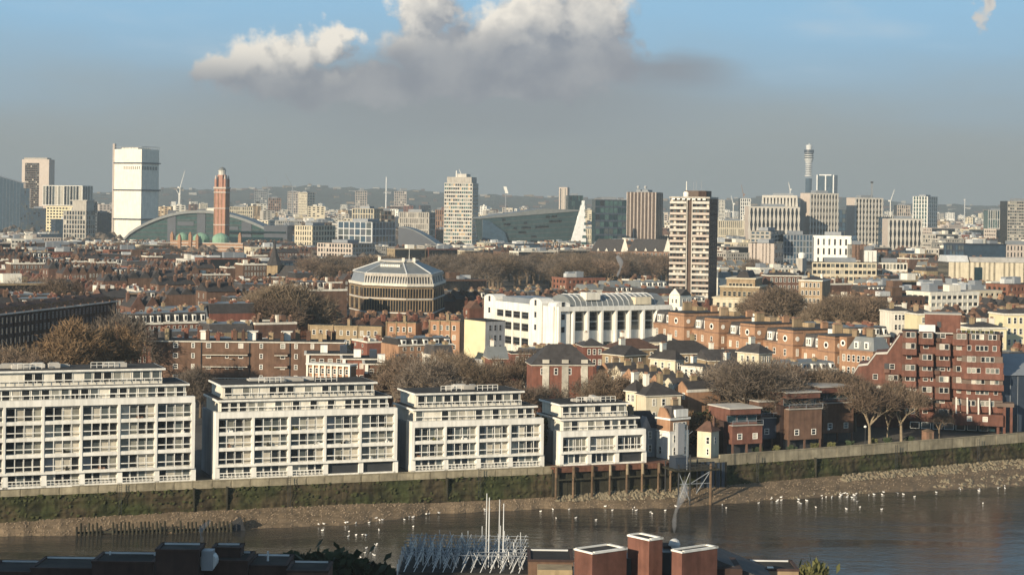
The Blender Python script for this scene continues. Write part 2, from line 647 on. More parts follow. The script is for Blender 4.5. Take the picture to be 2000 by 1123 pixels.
def winrow(S, face, z0, dz, floors, n, w, h, frame='white_paint', mix=(.6, .25, .1, .05), x0=None, x1=None, pick=None, bar=True, t=.12, parent=None, skip=None, y=0.0, into=None):
    """windows over one face of a plot, each an object of its own where they show large enough"""
    ox, oy, rot = S.fr(face)
    L = S.flen(face)
    x0 = .8 if x0 is None else x0
    x1 = L - .8 if x1 is None else x1
    pick = (w * S.ppm >= 8.5) if pick is None else pick
    parent = parent or S.o
    mb = into or MB()
    mb.frame(ox, oy, rot)
    c, q = math.cos(rot), math.sin(rot)
    for i in range(floors):
        for j in range(n):
            if skip and skip(i, j):
                continue
            x = x0 + (j + .5) * (x1 - x0) / n
            z = z0 + i * dz
            k = gsel(mix)
            if pick:
                put('window', winmesh(w, h, GL[k], frame, bar, t), parent, (ox + x * c - y * q, oy + x * q + y * c, z), rot)
            else:
                winbox(mb, x - w / 2, z, w, h, t, y, 0, 1 + k, bar)
    if not pick and into is None and mb.v:
        mb.obj('windows', (frame,) + GL, parent, stuff=True)
    mb.frame()


def chimney(parent, x, y, z, w, d, h, pots, wall='red_brick', rot=0):
    mb = MB()
    mb.box(x - w / 2, x + w / 2, y - d / 2, y + d / 2, z, z + h)
    mb.box(x - w / 2 - .1, x + w / 2 + .1, y - d / 2 - .1, y + d / 2 + .1, z + h, z + h + .18)
    for i in range(pots):
        f = (i + .5) / pots
        px, py = (x - w / 2 + f * w, y) if w > d else (x, y - d / 2 + f * d)
        mb.frame().tube((px, py, z + h + .18), (px, py, z + h + .62), .16, .12, 6, 1)
    return mb.obj('chimney', (wall, 'terracotta'), parent)


def roofplant(parent, x0, x1, y0, y1, z, n=3, m='pale_metal', seed=0, h0=.8, h1=2.4):
    """plant on a flat roof: housings, ducts, rails"""
    r = random.Random(seed)
    for i in range(n):
        w, d, h = r.uniform(.08, .2) * (x1 - x0), r.uniform(.15, .4) * (y1 - y0), r.uniform(h0, h1)
        x, y = r.uniform(x0, x1 - w), r.uniform(y0, y1 - d)
        mb = MB()
        mb.box(x, x + w, y, y + d, z, z + h)
        mb.box(x + .1 * w, x + .9 * w, y + .1 * d, y + .9 * d, z + h, z + h + .15)
        mb.obj('plant_housing', m, parent)
# ------------------------------------------------------------------ setting: river, foreshore, ground
RIV = []
for px, D in ((-900, 300), (-300, 325), (0, 337.5), (375, 350), (773, 364.5), (1058, 375.7), (1257, 384), (1400, 392), (1700, 414), (2000, 440), (2350, 474), (2800, 530)):
    k, _ = ray(px, HY + 53 / D * F)
    RIV.append((k * D, D))


def rivY(x):
    for (a, b), (c, d) in zip(RIV, RIV[1:]):
        if x <= c:
            return b + (d - b) * (x - a) / (c - a)
    return RIV[-1][1]


def rivD(px):
    for (a, b), (c, d) in zip(RIV, RIV[1:]):
        ka, kc = ray(px, 930)[0], 0
        # the ray meets the bank line
        t = (ka * b - a) / ((c - a) - ka * (d - b))
        if t <= 1:
            return b + t * (d - b)
    return 440


def setting(mb, name, m):
    return tag(mb.obj(name, m), kind='structure')


# the city's ground: one sheet from the bank to the horizon, and the near bank
g = MB()
front = [(-6800, 160.0)] + [(x, y) for x, y in RIV] + [(6800, 2600.0)]
n = len(front)
vs = [(x, y, -.02) for x, y in front] + [(x if abs(x) > 700 else x, 11200.0, -.02) for x, y in front]
g.add(vs, [(i, i + 1, n + i + 1, n + i) for i in range(n - 1)])
mat('ground_mix', (.075, .070, .060), .95, .4, .02, 0)
setting(g, 'ground', 'ground_mix')
g = MB().box(-400, 400, -100, 226, -9, 0)
setting(g, 'near_bank_ground', 'ground_mix')

mw = mat('river_water', (.037, .037, .034), .06, .2, .02, 0, spec=.5)
t = mw.node_tree
b = t.nodes['Principled BSDF']
b.inputs['IOR'].default_value = 1.33
ge = nd(t, 'ShaderNodeNewGeometry')
h = None
for sc_, st, wt_ in ((( .55, 1.5, 1), .9, 1.0), ((.12, .30, 1), 1.0, 1.6), ((2.2, 4.5, 1), 1.0, .25)):
    mp = nd(t, 'ShaderNodeMapping')
    mp.inputs['Scale'].default_value = sc_
    mp.inputs['Rotation'].default_value = (0, 0, R(-20))
    t.links.new(ge.outputs['Position'], mp.inputs[0])
    n_ = nd(t, 'ShaderNodeTexNoise')
    n_.inputs['Scale'].default_value = st
    n_.inputs['Detail'].default_value = 3
    n_.inputs['Distortion'].default_value = .4
    t.links.new(mp.outputs[0], n_.inputs['Vector'])
    x = mth(t, 'MULTIPLY', n_.outputs[0], wt_)
    h = x if h is None else mth(t, 'ADD', h, x)
bp = nd(t, 'ShaderNodeBump')
bp.inputs['Strength'].default_value = .5
bp.inputs['Distance'].default_value = .18
t.links.new(h, bp.inputs['Height'])
t.links.new(bp.outputs[0], b.inputs['Normal'])
# smooth slicks and ruffled lanes drawn out along the current
mp = nd(t, 'ShaderNodeMapping')
mp.inputs['Scale'].default_value = (.018, .11, 1)
mp.inputs['Rotation'].default_value = (0, 0, R(-20))
t.links.new(ge.outputs['Position'], mp.inputs[0])
n_ = nd(t, 'ShaderNodeTexNoise')
n_.inputs['Scale'].default_value = 1.0
n_.inputs['Detail'].default_value = 4
t.links.new(mp.outputs[0], n_.inputs['Vector'])
t.links.new(mrange(t, n_.outputs[0], .38, .62, .02, .16), b.inputs['Roughness'])
t.links.new(mrange(t, n_.outputs[0], .38, .62, .22, .62), bp.inputs['Strength'])
wv = MB().quad((-900, 226, -8), (900, 226, -8), (900, 560, -8), (-900, 560, -8))
setting(wv, 'river', 'river_water')

# foreshore
mf = mat('mud', (.15, .112, .072), .75, .35, .25, 0, spec=.4, bump=.6)
EDGE = [(-260, 1052), (0, 1046), (150, 1045), (450, 1036), (560, 1030), (700, 1022), (850, 1004), (1000, 995), (1300, 992), (1400, 986), (1550, 973), (1700, 964), (1850, 956), (2000, 949), (2300, 940)]


def edge_py(px):
    for (a, b_), (c, d) in zip(EDGE, EDGE[1:]):
        if px <= c:
            return b_ + (d - b_) * (px - a) / (c - a)
    return EDGE[-1][1]


bm_v, NR = [], 16
cols = list(range(-250, 2301, 8))
r_ = random.Random(3)
SHORE = []
for px in cols:
    D = rivD(px)
    k, _ = ray(px, 990)
    p0 = Vector((k * D + .3, D - 1.0, -5.2))
    e = ground(px, edge_py(px) + 1.0 * math.sin(px * .021) + .7 * math.sin(px * .057 + 1) + .5 * math.sin(px * .171), -8)
    SHORE.append((px, p0, e))
    for j in range(NR + 1):
        f = j / NR * 1.35
        p = p0.lerp(e, f)
        zz = -5.2 + (-2.8) * (f ** .8 if f < 1 else f * 1.25 - .25)
        if 0 < f < 1.3:
            zz += r_.uniform(-.10, .10)
        bm_v.append((p.x, p.y, zz))
mb = MB()
N1 = NR + 1
mb.add(bm_v, [(i * N1 + j + 1, (i + 1) * N1 + j + 1, (i + 1) * N1 + j, i * N1 + j) for i in range(len(cols) - 1) for j in range(NR)])
setting(mb, 'foreshore', 'mud')


def shore(px, f):
    q = min(max((px + 250) / 8, 0), len(SHORE) - 1.001)
    i = int(q)
    a, e = SHORE[i][1].lerp(SHORE[i + 1][1], q - i), SHORE[i][2].lerp(SHORE[i + 1][2], q - i)
    p = a.lerp(e, f)
    p.z = -5.2 - 2.8 * (f ** .8 if f < 1 else 1)
    return p


def rock(mb, p, s, r, m=0):
    vs = []
    for (x, y, z) in ((1, 0, 0), (.3, .9, .1), (-.8, .55, 0), (-.8, -.5, .05), (.3, -.95, 0), (.2, .1, .75), (-.2, -.15, .7)):
        vs.append((p[0] + x * s * r.uniform(.7, 1.3), p[1] + y * s * r.uniform(.7, 1.3), p[2] + (z - .12) * s * r.uniform(.7, 1.2)))
    mb.add(vs, [(0, 1, 5), (1, 2, 6), (1, 6, 5), (2, 3, 6), (3, 4, 6), (4, 0, 5), (4, 5, 6)], m)


r_ = random.Random(5)
mb = MB()
for (a, b_, n, f0_, f1_, s0, s1) in ((1085, 1335, 620, .0, .5, .25, .8), (1640, 2150, 900, .02, .34, .25, .8), (1820, 2080, 90, .6, .95, .3, .9), (1540, 1720, 60, .85, .97, .15, .4)):
    for i in range(n):
        p = shore(r_.uniform(a, b_), f0_ + (f1_ - f0_) * r_.random() ** 1.3)
        rock(mb, p, r_.uniform(s0, s1), r_)
tag(mb.obj('rubble', 'rock'), 'pale grey rubble heaped at the foot of the river wall', 'rubble', kind='stuff')
mb = MB()
for i in range(7000):
    p = shore(r_.uniform(-200, 2200), r_.random() ** 1.6 * .97)
    rock(mb, p, r_.uniform(.07, .26), r_)
tag(mb.obj('shingle', 'shingle'), 'brown shingle spread over the muddy foreshore', 'shingle', kind='stuff')

# ------------------------------------------------------------------ river wall: coping, stone panels one by one, weedy lower face
wall = thing('river_wall', 'long stone river wall with green weed on its lower face', 'river wall', (0, 0, 0))
r_ = random.Random(8)
pts = RIV[1:-1]
pan = [MB().box(0, 3.5, -.22 - d, .2, -1.42, h).box(.2, 3.3, -.27 - d, -.2 - d, -1.15, h - .3).mesh('stone_panel', ('stone',)) for d, h in ((0, -.06), (.05, -.05), (.02, -.08))]
pan2 = [MB().box(0, 3.5, -.22 - d, .25, -1.5, h).mesh('stone_panel', ('stone',)) for d, h in ((0, .66), (.06, .68), (.03, .62))]
cpm = MB().box(0, 3.56, -.34, .3, 0, .16).mesh('coping_stone', ('stone',))
lower, NRW = [], 7
for (a, b_), (c, d) in zip(pts, pts[1:]):
    ln, an = math.hypot(c - a, d - b_), math.atan2(d - b_, c - a)
    nx, ny = math.sin(an), -math.cos(an)
    n = max(1, round(ln / 3.6))
    s_ = ln / n / 3.6
    for i in range(n):
        x, y = a + (c - a) * i / n + nx * .9, b_ + (d - b_) * i / n + ny * .9
        px = pix(x, y, 0)[0]
        if not -60 < px < 2060:
            continue
        if 1082 < px < 1300:
            continue
        hi = px > 1395
        me = r_.choice(pan2 if hi else pan)
        o = put('stone_panel', me, wall, (x, y, 0), an)
        o.scale = (s_, 1, 1)
        o = put('coping_stone', cpm, wall, (x, y, .69 if hi else -.04), an)
        o.scale = (s_, 1, 1)
    for i in range(int(ln / .8)):
        f = i / int(ln / .8)
        x, y = a + (c - a) * f, b_ + (d - b_) * f
        row = []
        for j in range(NRW + 1):
            q = j / NRW
            o_ = .95 + q * .9 + r_.uniform(-.10, .10) + (.25 if j in (2, 5) else 0)
            row.append((x + nx * o_, y + ny * o_, -1.38 - q * 4.6))
        lower.append(row)
mb = MB()
N1 = NRW + 1
mb.add([p for row in lower for p in row], [(i * N1 + j + 1, (i + 1) * N1 + j + 1, (i + 1) * N1 + j, i * N1 + j) for i in range(len(lower) - 1) for j in range(NRW)])
mb.obj('weedy_face', 'algae', wall)
mb = MB()
for i in range(650):
    px = r_.uniform(-60, 2060)
    if 1082 < px < 1300:
        continue
    D = rivD(px)
    x, q = ray(px, 940)[0] * D, r_.random() ** 1.7
    y, z = rivY(x) - .95 - q * .9 - .25, -1.3 - q * 4.2 + r_.uniform(-.2, .2)
    w_, h_ = r_.uniform(.12, .45), r_.uniform(.15, .5)
    mb.add([(x - w_, y, z), (x + w_, y - .02, z + r_.uniform(-.1, .1)), (x + w_ * .6, y - .12, z - h_), (x - w_ * .4, y - .14, z - h_ * 1.2)], [(0, 3, 2, 1)])
mat('weed', (.036, .040, .014), .9, .5, .5, .1)
mb.obj('weed', 'weed', wall, stuff=True)
# ladders down the wall
for px in (232, 560, 930, 1470, 1740, 1900):
    D = rivD(px)
    x = ray(px, 940)[0] * D
    q = MB().box(-.28, -.22, -2.1, -2.02, -5.4, .4).box(.22, .28, -2.1, -2.02, -5.4, .4)
    for k in range(14):
        q.box(-.22, .22, -2.08, -2.04, -5.2 + k * .4, -5.14 + k * .4)
    put('ladder', q.mesh('ladder', ('dark_metal',)), wall, (x, rivY(x) - .05, 0), R(21))
# timber fenders on the weedy face
fm = MB().box(-.13, .13, -2.05, -1.0, -5.6, -1.2).mesh('fender', ('wet_timber',))
for px in (376, 440, 868, 1585):
    D = rivD(px)
    x = ray(px, 940)[0] * D
    put('fender', fm, wall, (x, rivY(x), 0), R(20))

# ------------------------------------------------------------------ the white river blocks
rail_cache = {}


def railmesh(L, n, balus=False, tall=0):
    k = (round(L, 1), n, balus, round(tall, 1))
    if k not in rail_cache:
        mb = MB()
        mb.box(0, L, -.05, .05, .98, 1.15)
        mb.box(0, L, -.04, .04, .05, .14)
        for i in range(n + 1):
            x = (L - .08) * i / n
            w_ = .06 if i in (0, n) else .13 if tall else .09
            mb.box(x, x + w_, -.035, .035, .14, tall if tall else 1.0)
        if balus:
            mb.box(0, L, -.03, .03, .5, .58)
        rail_cache[k] = mb.mesh('balcony_rail', ('white_paint',))
    return rail_cache[k]


def white_block(pxl, pxr, rows, zt, zp1, zp2, p2, label, bays, seed, p1=(.5, .9), open_bays=(), bal=True):
    rr = random.Random(seed)
    D0, D1 = rivD(pxl), rivD(pxr)
    x0, x1 = ray(pxl, 930)[0] * D0, ray(pxr, 930)[0] * D1
    th = math.degrees(math.atan2(D1 - D0, x1 - x0))
    pyt = pix(x0, D0, zp2)[1]
    S_ = Site(pxl, None, pxr, pyt, D0, th, 14, pyb=940)
    L = S_.L
    o = S_.root('white_apartment_block', label, 'apartment block', 'white apartment blocks along the river wall')
    zb = 2.9
    fh = (zt - 1.15 - zb) / rows
    mix = (.40, .22, .18, .20)
    w = MB()                       # body and side returns
    w.box(.5, L - .5, .02, S_.d, 0, zt - .6)
    w.obj('body_wall', 'grey_render', o)
    w = MB()
    bw = (L - .5) / bays
    w.box(0, L, -1.3, .35, zt - 1.15, zt)              # parapet
    w.box(-.02, L + .02, -1.34, .4, zb - .42, zb)      # bottom beam
    for i in range(1, rows):
        w.box(.3, L - .3, -1.22, .02, zb + i * fh - .34, zb + i * fh + .24)
    for i in range(bays + 1):
        x = i * bw
        e = i in (0, bays)
        w.box(x - (.0 if i == 0 else .08), x + (.36 if not e else .55), -1.30, .3, zb, zt - 1.15)
    w.box(-.01, .5, .36, 2.6, 0, zt)                    # white return on the flank
    w.obj('facade_frame', 'white_paint', o)
    sl = MB()
    sl.box(.5, L - .5, -1.15, 0, zb + .01, zb + .04)
    sl.obj('balcony_slab', 'concrete', o)
    n4 = 4
    ww = (bw - .55) / n4 - .06
    for r in range(rows):
        z = zb + r * fh + (.26 if r else .06)
        tone = [rr.choice(((.7, .1, .1, .1), (.2, .45, .2, .15), (.25, .15, .2, .4), (.5, .25, .1, .15))) for _ in range(bays)]
        for bi in range(bays):
            if rr.random() < .06:
                lo, hi_ = 1, 4
            else:
                lo, hi_ = 0, 4
            for k in range(lo, hi_):
                gk = gsel(tone[bi])
                put('window', winmesh(ww, fh - .62, GL[gk], 'white_paint', False, .055), o, (bi * bw + .52 + (k + .5) * (bw - .55) / n4, 0.0, z))
            put('balcony_rail', railmesh(bw - .4, 4, False, fh - .5), o, (bi * bw + .4, -1.12, z - .08))
            # what stands on the balconies: a chair, a planter
            if rr.random() < .5:
                q = MB()
                x = bi * bw + .8 + rr.random() * (bw - 2)
                q.box(x, x + rr.uniform(.5, 1.2), -.9, -.5, z - .1, z + .35)
                q.box(x + .1, x + .4, -.85, -.55, z + .35, z + rr.uniform(.5, 1.0))
                q.obj('planter', rr.choice(('leaf_olive', 'terracotta', 'wet_timber', 'white_paint')), o)
    # river-level floor, set back under the frame
    gw = MB()
    for i in range(bays + 1):
        gw.box(i * bw, i * bw + .9, -.9, .3, 0, zb - .42)
    gw.box(0, L, -.9, .0, 0, .35)
    gw.obj('ground_floor_piers', 'white_paint', o)
    for bi in range(bays):
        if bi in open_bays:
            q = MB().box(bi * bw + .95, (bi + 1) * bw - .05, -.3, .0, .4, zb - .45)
            q.obj('bay_shade_panel', 'dark_metal', o)  # dark panel put in for the shade inside the open bay
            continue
        for k in range(4):
            put('window', winmesh((bw - .9) / 4 - .08, 1.9, GL[gsel((.6, .2, .1, .1))], 'white_paint', False, .1), o, (bi * bw + .95 + (k + .5) * (bw - .95) / 4, 0, .42))
        if bal:
            put('balcony_rail', railmesh(bw - .95, 8, True), o, (bi * bw + .92, -.86, .2))
    # two set-back floors
    for (z0, z1, a, b_, yy, nm) in ((zt - .6, zp1, p1[0], p1[1], .7, 1), (zp1, zp2, p2[0], p2[1], 2.3, 2)):
        q = MB()
        q.box(a + .5, L - b_ - .5, yy + .02, S_.d - 1.5, z0, z1 - .3)
        q.obj('set_back_wall', 'white_render', o)
        q = MB()
        q.box(a - .1, L - b_ + .1, yy - .75, S_.d - 1.0, z1 - .34, z1)
        q.obj('roof_slab', 'white_paint', o)
        q = MB().box(a + .15, L - b_ - .15, yy - .5, S_.d - 1.25, z1, z1 + .05)
        q.obj('roof_covering', 'flat_felt', o)
        n = int((L - a - b_ - 1.4) / 1.75)
        st = (L - a - b_ - 1.4) / n
        for k in range(n):
            if rr.random() < .14:
                continue
            put('window', winmesh(st - .26, z1 - z0 - .95, GL[gsel((.55, .22, .15, .08))], 'white_paint', False, .09), o, (a + .7 + (k + .5) * st, yy, z0 + .45))
        put('balcony_rail', railmesh(L - a - b_ - 1.0, int(L / 2)), o, (a + .5, yy - .62, z0 - .02 if nm == 2 else z0 + .3))
        # flank panes
    sx0, sx1 = p2[0] + 3, L - p2[1] - 3
    roofplant(o, sx0 + (sx1 - sx0) * .1, sx0 + (sx1 - sx0) * .95, 5, 11, zp2 + .05, 6, 'pale_roof', seed, .3, .85)
    for k in range(2):
        q = MB()
        x = sx0 + (sx1 - sx0) * (.2 + .45 * k)
        for i in range(5):
            q.tube((x + i * 1.1, 4.5, zp2), (x + i * 1.1, 4.5, zp2 + 1.1), .06, None, 4)
        q.tube((x, 4.5, zp2 + 1.1), (x + 4.4, 4.5, zp2 + 1.1), .07, None, 4)
        q.tube((x, 4.5, zp2 + .55), (x + 4.4, 4.5, zp2 + .55), .06, None, 4)
        q.obj('roof_railing', 'white_paint', o)
    return S_


white_block(-70, 379, 4, 16.1, 18.4, 21.3, (1.0, 5.2), 'tallest white apartment block, four gridded balcony rows under two set-back floors', 6, 1)
white_block(420, 773, 3, 12.9, 15.1, 17.8, (1.5, 3.4), 'second white apartment block from the tallest, three balcony rows and dark ground openings', 5, 2, open_bays=(3, 4))
white_block(802, 1058, 2, 10.0, 12.4, 15.3, (1.4, 3.2), 'third white apartment block from the tallest, two balcony rows under two set-back floors', 4, 3)
white_block(1091, 1257, 1, 7.1, 9.5, 12.3, (1.0, 2.4), 'smallest white apartment block, one balcony row, beside the timber wharf', 3, 4, open_bays=(2,), bal=False)
# white box on the smallest block's roof, a thing of its own by its look
# ------------------------------------------------------------------ wharf, jetty, cottage, gabled house
D = rivD(1075)
a = Vector((ray(1075, 930)[0] * D, D - 1.2, 0))
D2 = rivD(1306)
c = Vector((ray(1306, 930)[0] * D2, D2 - 1.2, 0))
an = math.atan2(c.y - a.y, c.x - a.x)
Lw = (c - a).length
wh = thing('timber_wharf', 'dark timber wharf with pale upright piles below the smallest white block', 'wharf', a, an)
MB().box(0, Lw, -1.6, 2, -.35, .05).box(0, Lw, -1.75, -1.6, -1.0, -.25).obj('deck', 'rust_timber', wh)
nb = 16
for i in range(nb):
    MB().box(Lw * i / nb, Lw * (i + 1) / nb - .06, -1.0 - .08 * (i % 2), -.6, -5.8, -.35).obj('plank', 'wet_timber', wh)
for px in (1078, 1111, 1147, 1181, 1214, 1244, 1276, 1300):
    f = (px - 1075) / 231
    m_ = 'timber' if px not in (1181, 1214, 1244) else 'pale_bark'
    MB().tube((Lw * f, -1.95, -6.2), (Lw * f, -1.9, .1 if m_ == 'timber' else .3), .26, .22, 8).obj('pile', 'timber', wh)
    MB().tube((Lw * f, -2.2, -1.9), (Lw * f, -2.2, .25), .3, .28, 8).obj('pile_sleeve', m_, wh)
MB().box(0, Lw, -2.0, -1.78, -2.6, -2.3).obj('waling', 'wet_timber', wh)

D = rivD(1330)
jx, jy = ray(1330, 930)[0] * D, D
jt = thing('jetty', 'dark steel jetty on lattice legs in front of the cream cottage', 'jetty', (jx, jy - 7, 0), R(22))
MB().box(-3.5, 6.5, -3.4, 6, -.9, -.6).obj('deck', 'wet_timber', jt)
for i, (x, y) in enumerate(((-2.8, -3), (-.2, -3), (4.6, -3), (-2.8, 3), (4.6, 3), (1.8, 3))):
    MB().tube((x, y, -8.5), (x, y, .6 if i != 1 else 2.4), .17 if i != 2 else .26, None, 6).obj('leg', 'timber' if i == 2 else 'dark_metal', jt)
for (p, q) in (((-2.8, -3, -7), (-.2, -3, -1)), ((-.2, -3, -7), (-2.8, -3, -1)), ((-2.8, -3, -3.5), (4.6, -3, -3.5)), ((-.2, -3, -3.5), (4.6, -3, -1)), ((1.2, -3.1, -5.5), (4.2, -3.1, -1.4))):
    MB().tube(p, q, .09, None, 5).obj('brace', 'grey_metal', jt)
rl = MB()
for i in range(8):
    rl.tube((-3.4 + i * 1.4, -3.3, -.6), (-3.4 + i * 1.4, -3.3, .55), .05, None, 4)
rl.tube((-3.4, -3.3, .55), (6.4, -3.3, .55), .06, None, 4)
rl.tube((-3.4, -3.3, 0), (6.4, -3.3, 0), .05, None, 4)
rl.obj('railing', 'dark_metal', jt)
MB().box(-2.5, .4, -1, 2, -.6, 1.6).box(-2.6, .5, -1.1, 2.1, 1.6, 1.75).obj('hut', 'navy_clad', jt)
MB().tube((-.9, -2.9, -.6), (-.9, -2.9, 8.5), .09, .06, 5).tube((-.9, -2.9, 6.5), (.3, -2.9, 7.3), .05, None, 4).obj('mast', 'grey_metal', jt)
# sheet piling beside the jetty
D = rivD(1385)
sp = thing('sheet_piling', 'dark sheet piling screening the river wall beside the jetty', 'piling', (ray(1362, 930)[0] * D, D - 3.6, 0), R(24))
for i in range(16):
    MB().box(i * .42, i * .42 + .36, -.12 * (i % 2), .1, -6.2, -.3 - .25 * (i > 8)).obj('sheet_pile', 'navy_clad' if i % 3 else 'wet_timber', sp)

S_ = Site(1283, 1309, 1346, 816, rivD(1309) + 2, -52, pyb=885)
o = S_.root('gabled_house', 'tall house with an orange brick gable over a white lower wall', 'house')
L, d = S_.L, S_.d
zs = S_.z(842)
MB().box(0, L, 0, d, 0, zs).box(-.06, L + .05, -.25, d, zs - .25, zs).obj('lower_wall', 'white_paint', o)
zt = S_.z(818)
MB().box(0, L, 0.02, d, zs, zt).ext([(0, zt), (L, zt), (L - .4, zt + .6), (L * .55, zt + 2.2), (L * .2, zt + 2.2)], .02, .4).obj('upper_wall', 'orange_brick', o)
MB().box(-.3, L + .3, -.3, d + .2, zt - .25, zt + .15).obj('cornice', 'white_paint', o)
MB().frust(0, L, .3, d, zt + .15, zt + 2.5, 1.0).obj('roof', 'slate', o)
MB().box(L - .4, L + .25, d * .25, d * .9, zt + .3, zt + 1.9).obj('dormer', 'white_paint', o)
chimney(o, L * .3, d * .7, zt + 1, .8, 1.6, 2.6, 4, 'stock_brick')
winrow(S_, 'f', .8, 2.8, 1, 1, .9, 1.7, x0=L * .1, x1=L * .5)
winrow(S_, 'r', .8, 2.6, 3, 3, 1.1, 1.7, mix=(.5, .2, .2, .1))
MB().frame(*S_.fr('r')).box(1.5, 3.4, -.9, 0, 1, zt - 1).obj('bay', 'grey_render', o)
S2 = Site(1240, None, 1284, 836, rivD(1250) + 8, 20, 9, pyb=880)
o = S2.root('rendered_house', 'blue-grey rendered house in shade between the smallest white block and the orange gable', 'house')
MB().box(0, S2.L, 0, 9, 0, S2.zt).obj('wall', 'grey_render', o)
MB().hip(-.3, S2.L + .3, -.3, 9.3, S2.zt, 3.2, 0).obj('roof', 'slate', o)
MB().ext([(1.4, S2.zt), (3.6, S2.zt), (2.5, S2.zt + 2.4)], -.4, 2).obj('gable', 'grey_render', o)
winrow(S2, 'f', 1, 2.8, 2, 2, .9, 1.6)
chimney(o, .6, 4, S2.zt + 1, .8, 2, 3, 5, 'stock_brick')

S_ = Site(1362, 1389, 1404, 843, rivD(1385) + .5, -35, pyb=903)
o = S_.root('cream_cottage', 'small cream cottage with a brown pyramid roof beside the jetty', 'cottage')
L, d = S_.L, S_.d
d = max(d, 3.5)
MB().box(0, L, 0, d, -.1, S_.zt).obj('wall', 'cream_render', o)
MB().hip(-.35, L + .35, -.35, d + .35, S_.zt, 2.0, L * .46).obj('roof', 'clay_tile', o)
chimney(o, L - .5, d * .6, S_.zt + .5, .5, .6, 2.0, 2, 'clay_tile')
winrow(S_, 'f', 2.9, 2.4, 1, 1, .9, 1.6, x0=L * .55, x1=L)
winrow(S_, 'f', .6, 2.4, 1, 1, .7, 1.4, x0=L * .55, x1=L)
winrow(S_, 'r', 2.9, 2.4, 1, 1, .8, 1.5)

# ------------------------------------------------------------------ row of small brick houses
lab = ['lowest brown brick house of the riverside row, next to the cream cottage', 'brown brick house second in the riverside row from the cream cottage',
       'brown brick house third in the riverside row from the cream cottage', 'brown brick house at the tree end of the riverside row']
for i, (a_, b_, pt, off) in enumerate(((1426, 1486, 798, 3), (1482, 1529, 784, 9), (1536, 1602, 767, 4), (1602, 1664, 756, 12))):
    S_ = Site(a_, None, b_, pt, rivD(a_) + off, 24, 9, pyb=870)
    o = S_.root('brick_river_house', lab[i], 'house', 'flat roofed brick houses along the river walk')
    L, zt = S_.L, S_.zt
    zm = zt - 2.6
    MB().box(0, L, 1.5, 9, 0, zt - .15).box(0, L, 0, 1.5, zt - 1.35, zt - .15).obj('upper_wall', 'ziggurat_brick' if i != 1 else 'brown_brick', o)
    MB().box(-.25, L + .25, -.25, 9.2, zt - .15, zt + .12).obj('roof_slab', 'pale_roof', o)
    MB().box(.1, L - .1, -.9, 1.4, 2.4, zm - 1.0).obj('bay_wall', 'ziggurat_brick' if i == 0 else 'navy_clad' if i == 1 else 'brown_brick', o)
    MB().box(0, L, -1.2, .3, zm - 1.05, zm - .9).obj('balcony_slab', 'concrete', o)
    put('balcony_rail', MB().box(0, L, -.04, .04, .95, 1.05).box(0, L, -.03, .03, .5, .55).box(0, .08, -.04, .04, 0, 1).box(L - .08, L, -.04, .04, 0, 1).box(L / 2, L / 2 + .08, -.04, .04, 0, 1).mesh('balcony_rail', ('grey_metal',)), o, (0, -1.15, zm - .9))
    for k in range(3):
        put('window', winmesh(L / 3 - .25, 1.5, 'glass_teal', 'grey_metal', False, .08), o, (L * (k + .5) / 3, 1.5, zm - .55))
    for k in range(2):
        put('window', winmesh(1.2, 1.3, GL[gsel((.5, .2, .2, .1))], 'white_paint', True), o, (L * (k + .5) / 2, -.9, 3.4))
    for x in (.35, L / 2, L - .35):
        MB().box(x - .18, x + .18, -.85, -.5, 0, 2.4).obj('column', 'brown_brick', o)
    MB().box(.1, L - .1, 1.2, 1.45, 0, 2.4).obj('undercroft_shade', 'dark_metal', o)  # dark sheet put in for the shade at the back of the undercroft
    MB().box(-.9, 0, 1, 8, 0, zt - 3).box(-1.0, .02, .9, 8, zt - 3, zt - 2.85).obj('stair_wing', 'dark_brick', o)

# ------------------------------------------------------------------ stepped red brick block
S_ = Site(1662, None, 1958, 655, 446, -12, 16, pyb=850)
o = S_.root('stepped_brick_block', 'large red brick apartment block with sloping stepped flank and jutting bays', 'apartment block')
L, zt = S_.L, S_.zt
X = lambda px: (px - 1662) / 296 * L
Zp = lambda px, py: at(px, py, S_.y + X(px) * math.sin(S_.th)).z
prof = [(1660, 744), (1679, 714), (1697, 712), (1713, 691), (1735, 690), (1759, 655)]
pp = [(X(a_), Zp(a_, b_)) for a_, b_ in prof]
MB().ext([(0, 0), (L, 0), (L, zt)] + list(reversed(pp)), 0, 15).obj('wall', 'ziggurat_brick', o)
w = MB()
for (a_, b_), (c_, d_) in zip(pp, pp[1:]):
    w.ext([(a_ - .1, b_ - .15), (c_ - .1, d_ - .15), (c_ - .1, d_ + .35), (a_ - .1, b_ + .35)], -.15, .55)
w.box(pp[-1][0] - .1, L * .94, -.15, .4, zt, zt + .3)
w.obj('coping', 'pale_roof', o)
MB().box(pp[-1][0] + .4, L - .5, .5, 14.5, zt - .1, zt + .06).obj('roof', 'flat_felt', o)
fh = (zt - 3.3) / 7.6
rr = random.Random(21)


def prof_x(z):
    for (a_, b_), (c_, d_) in zip(pp, pp[1:]):
        if z <= d_:
            return a_ + (c_ - a_) * max(0, (z - b_)) / max(d_ - b_, .01)
    return pp[-1][0]


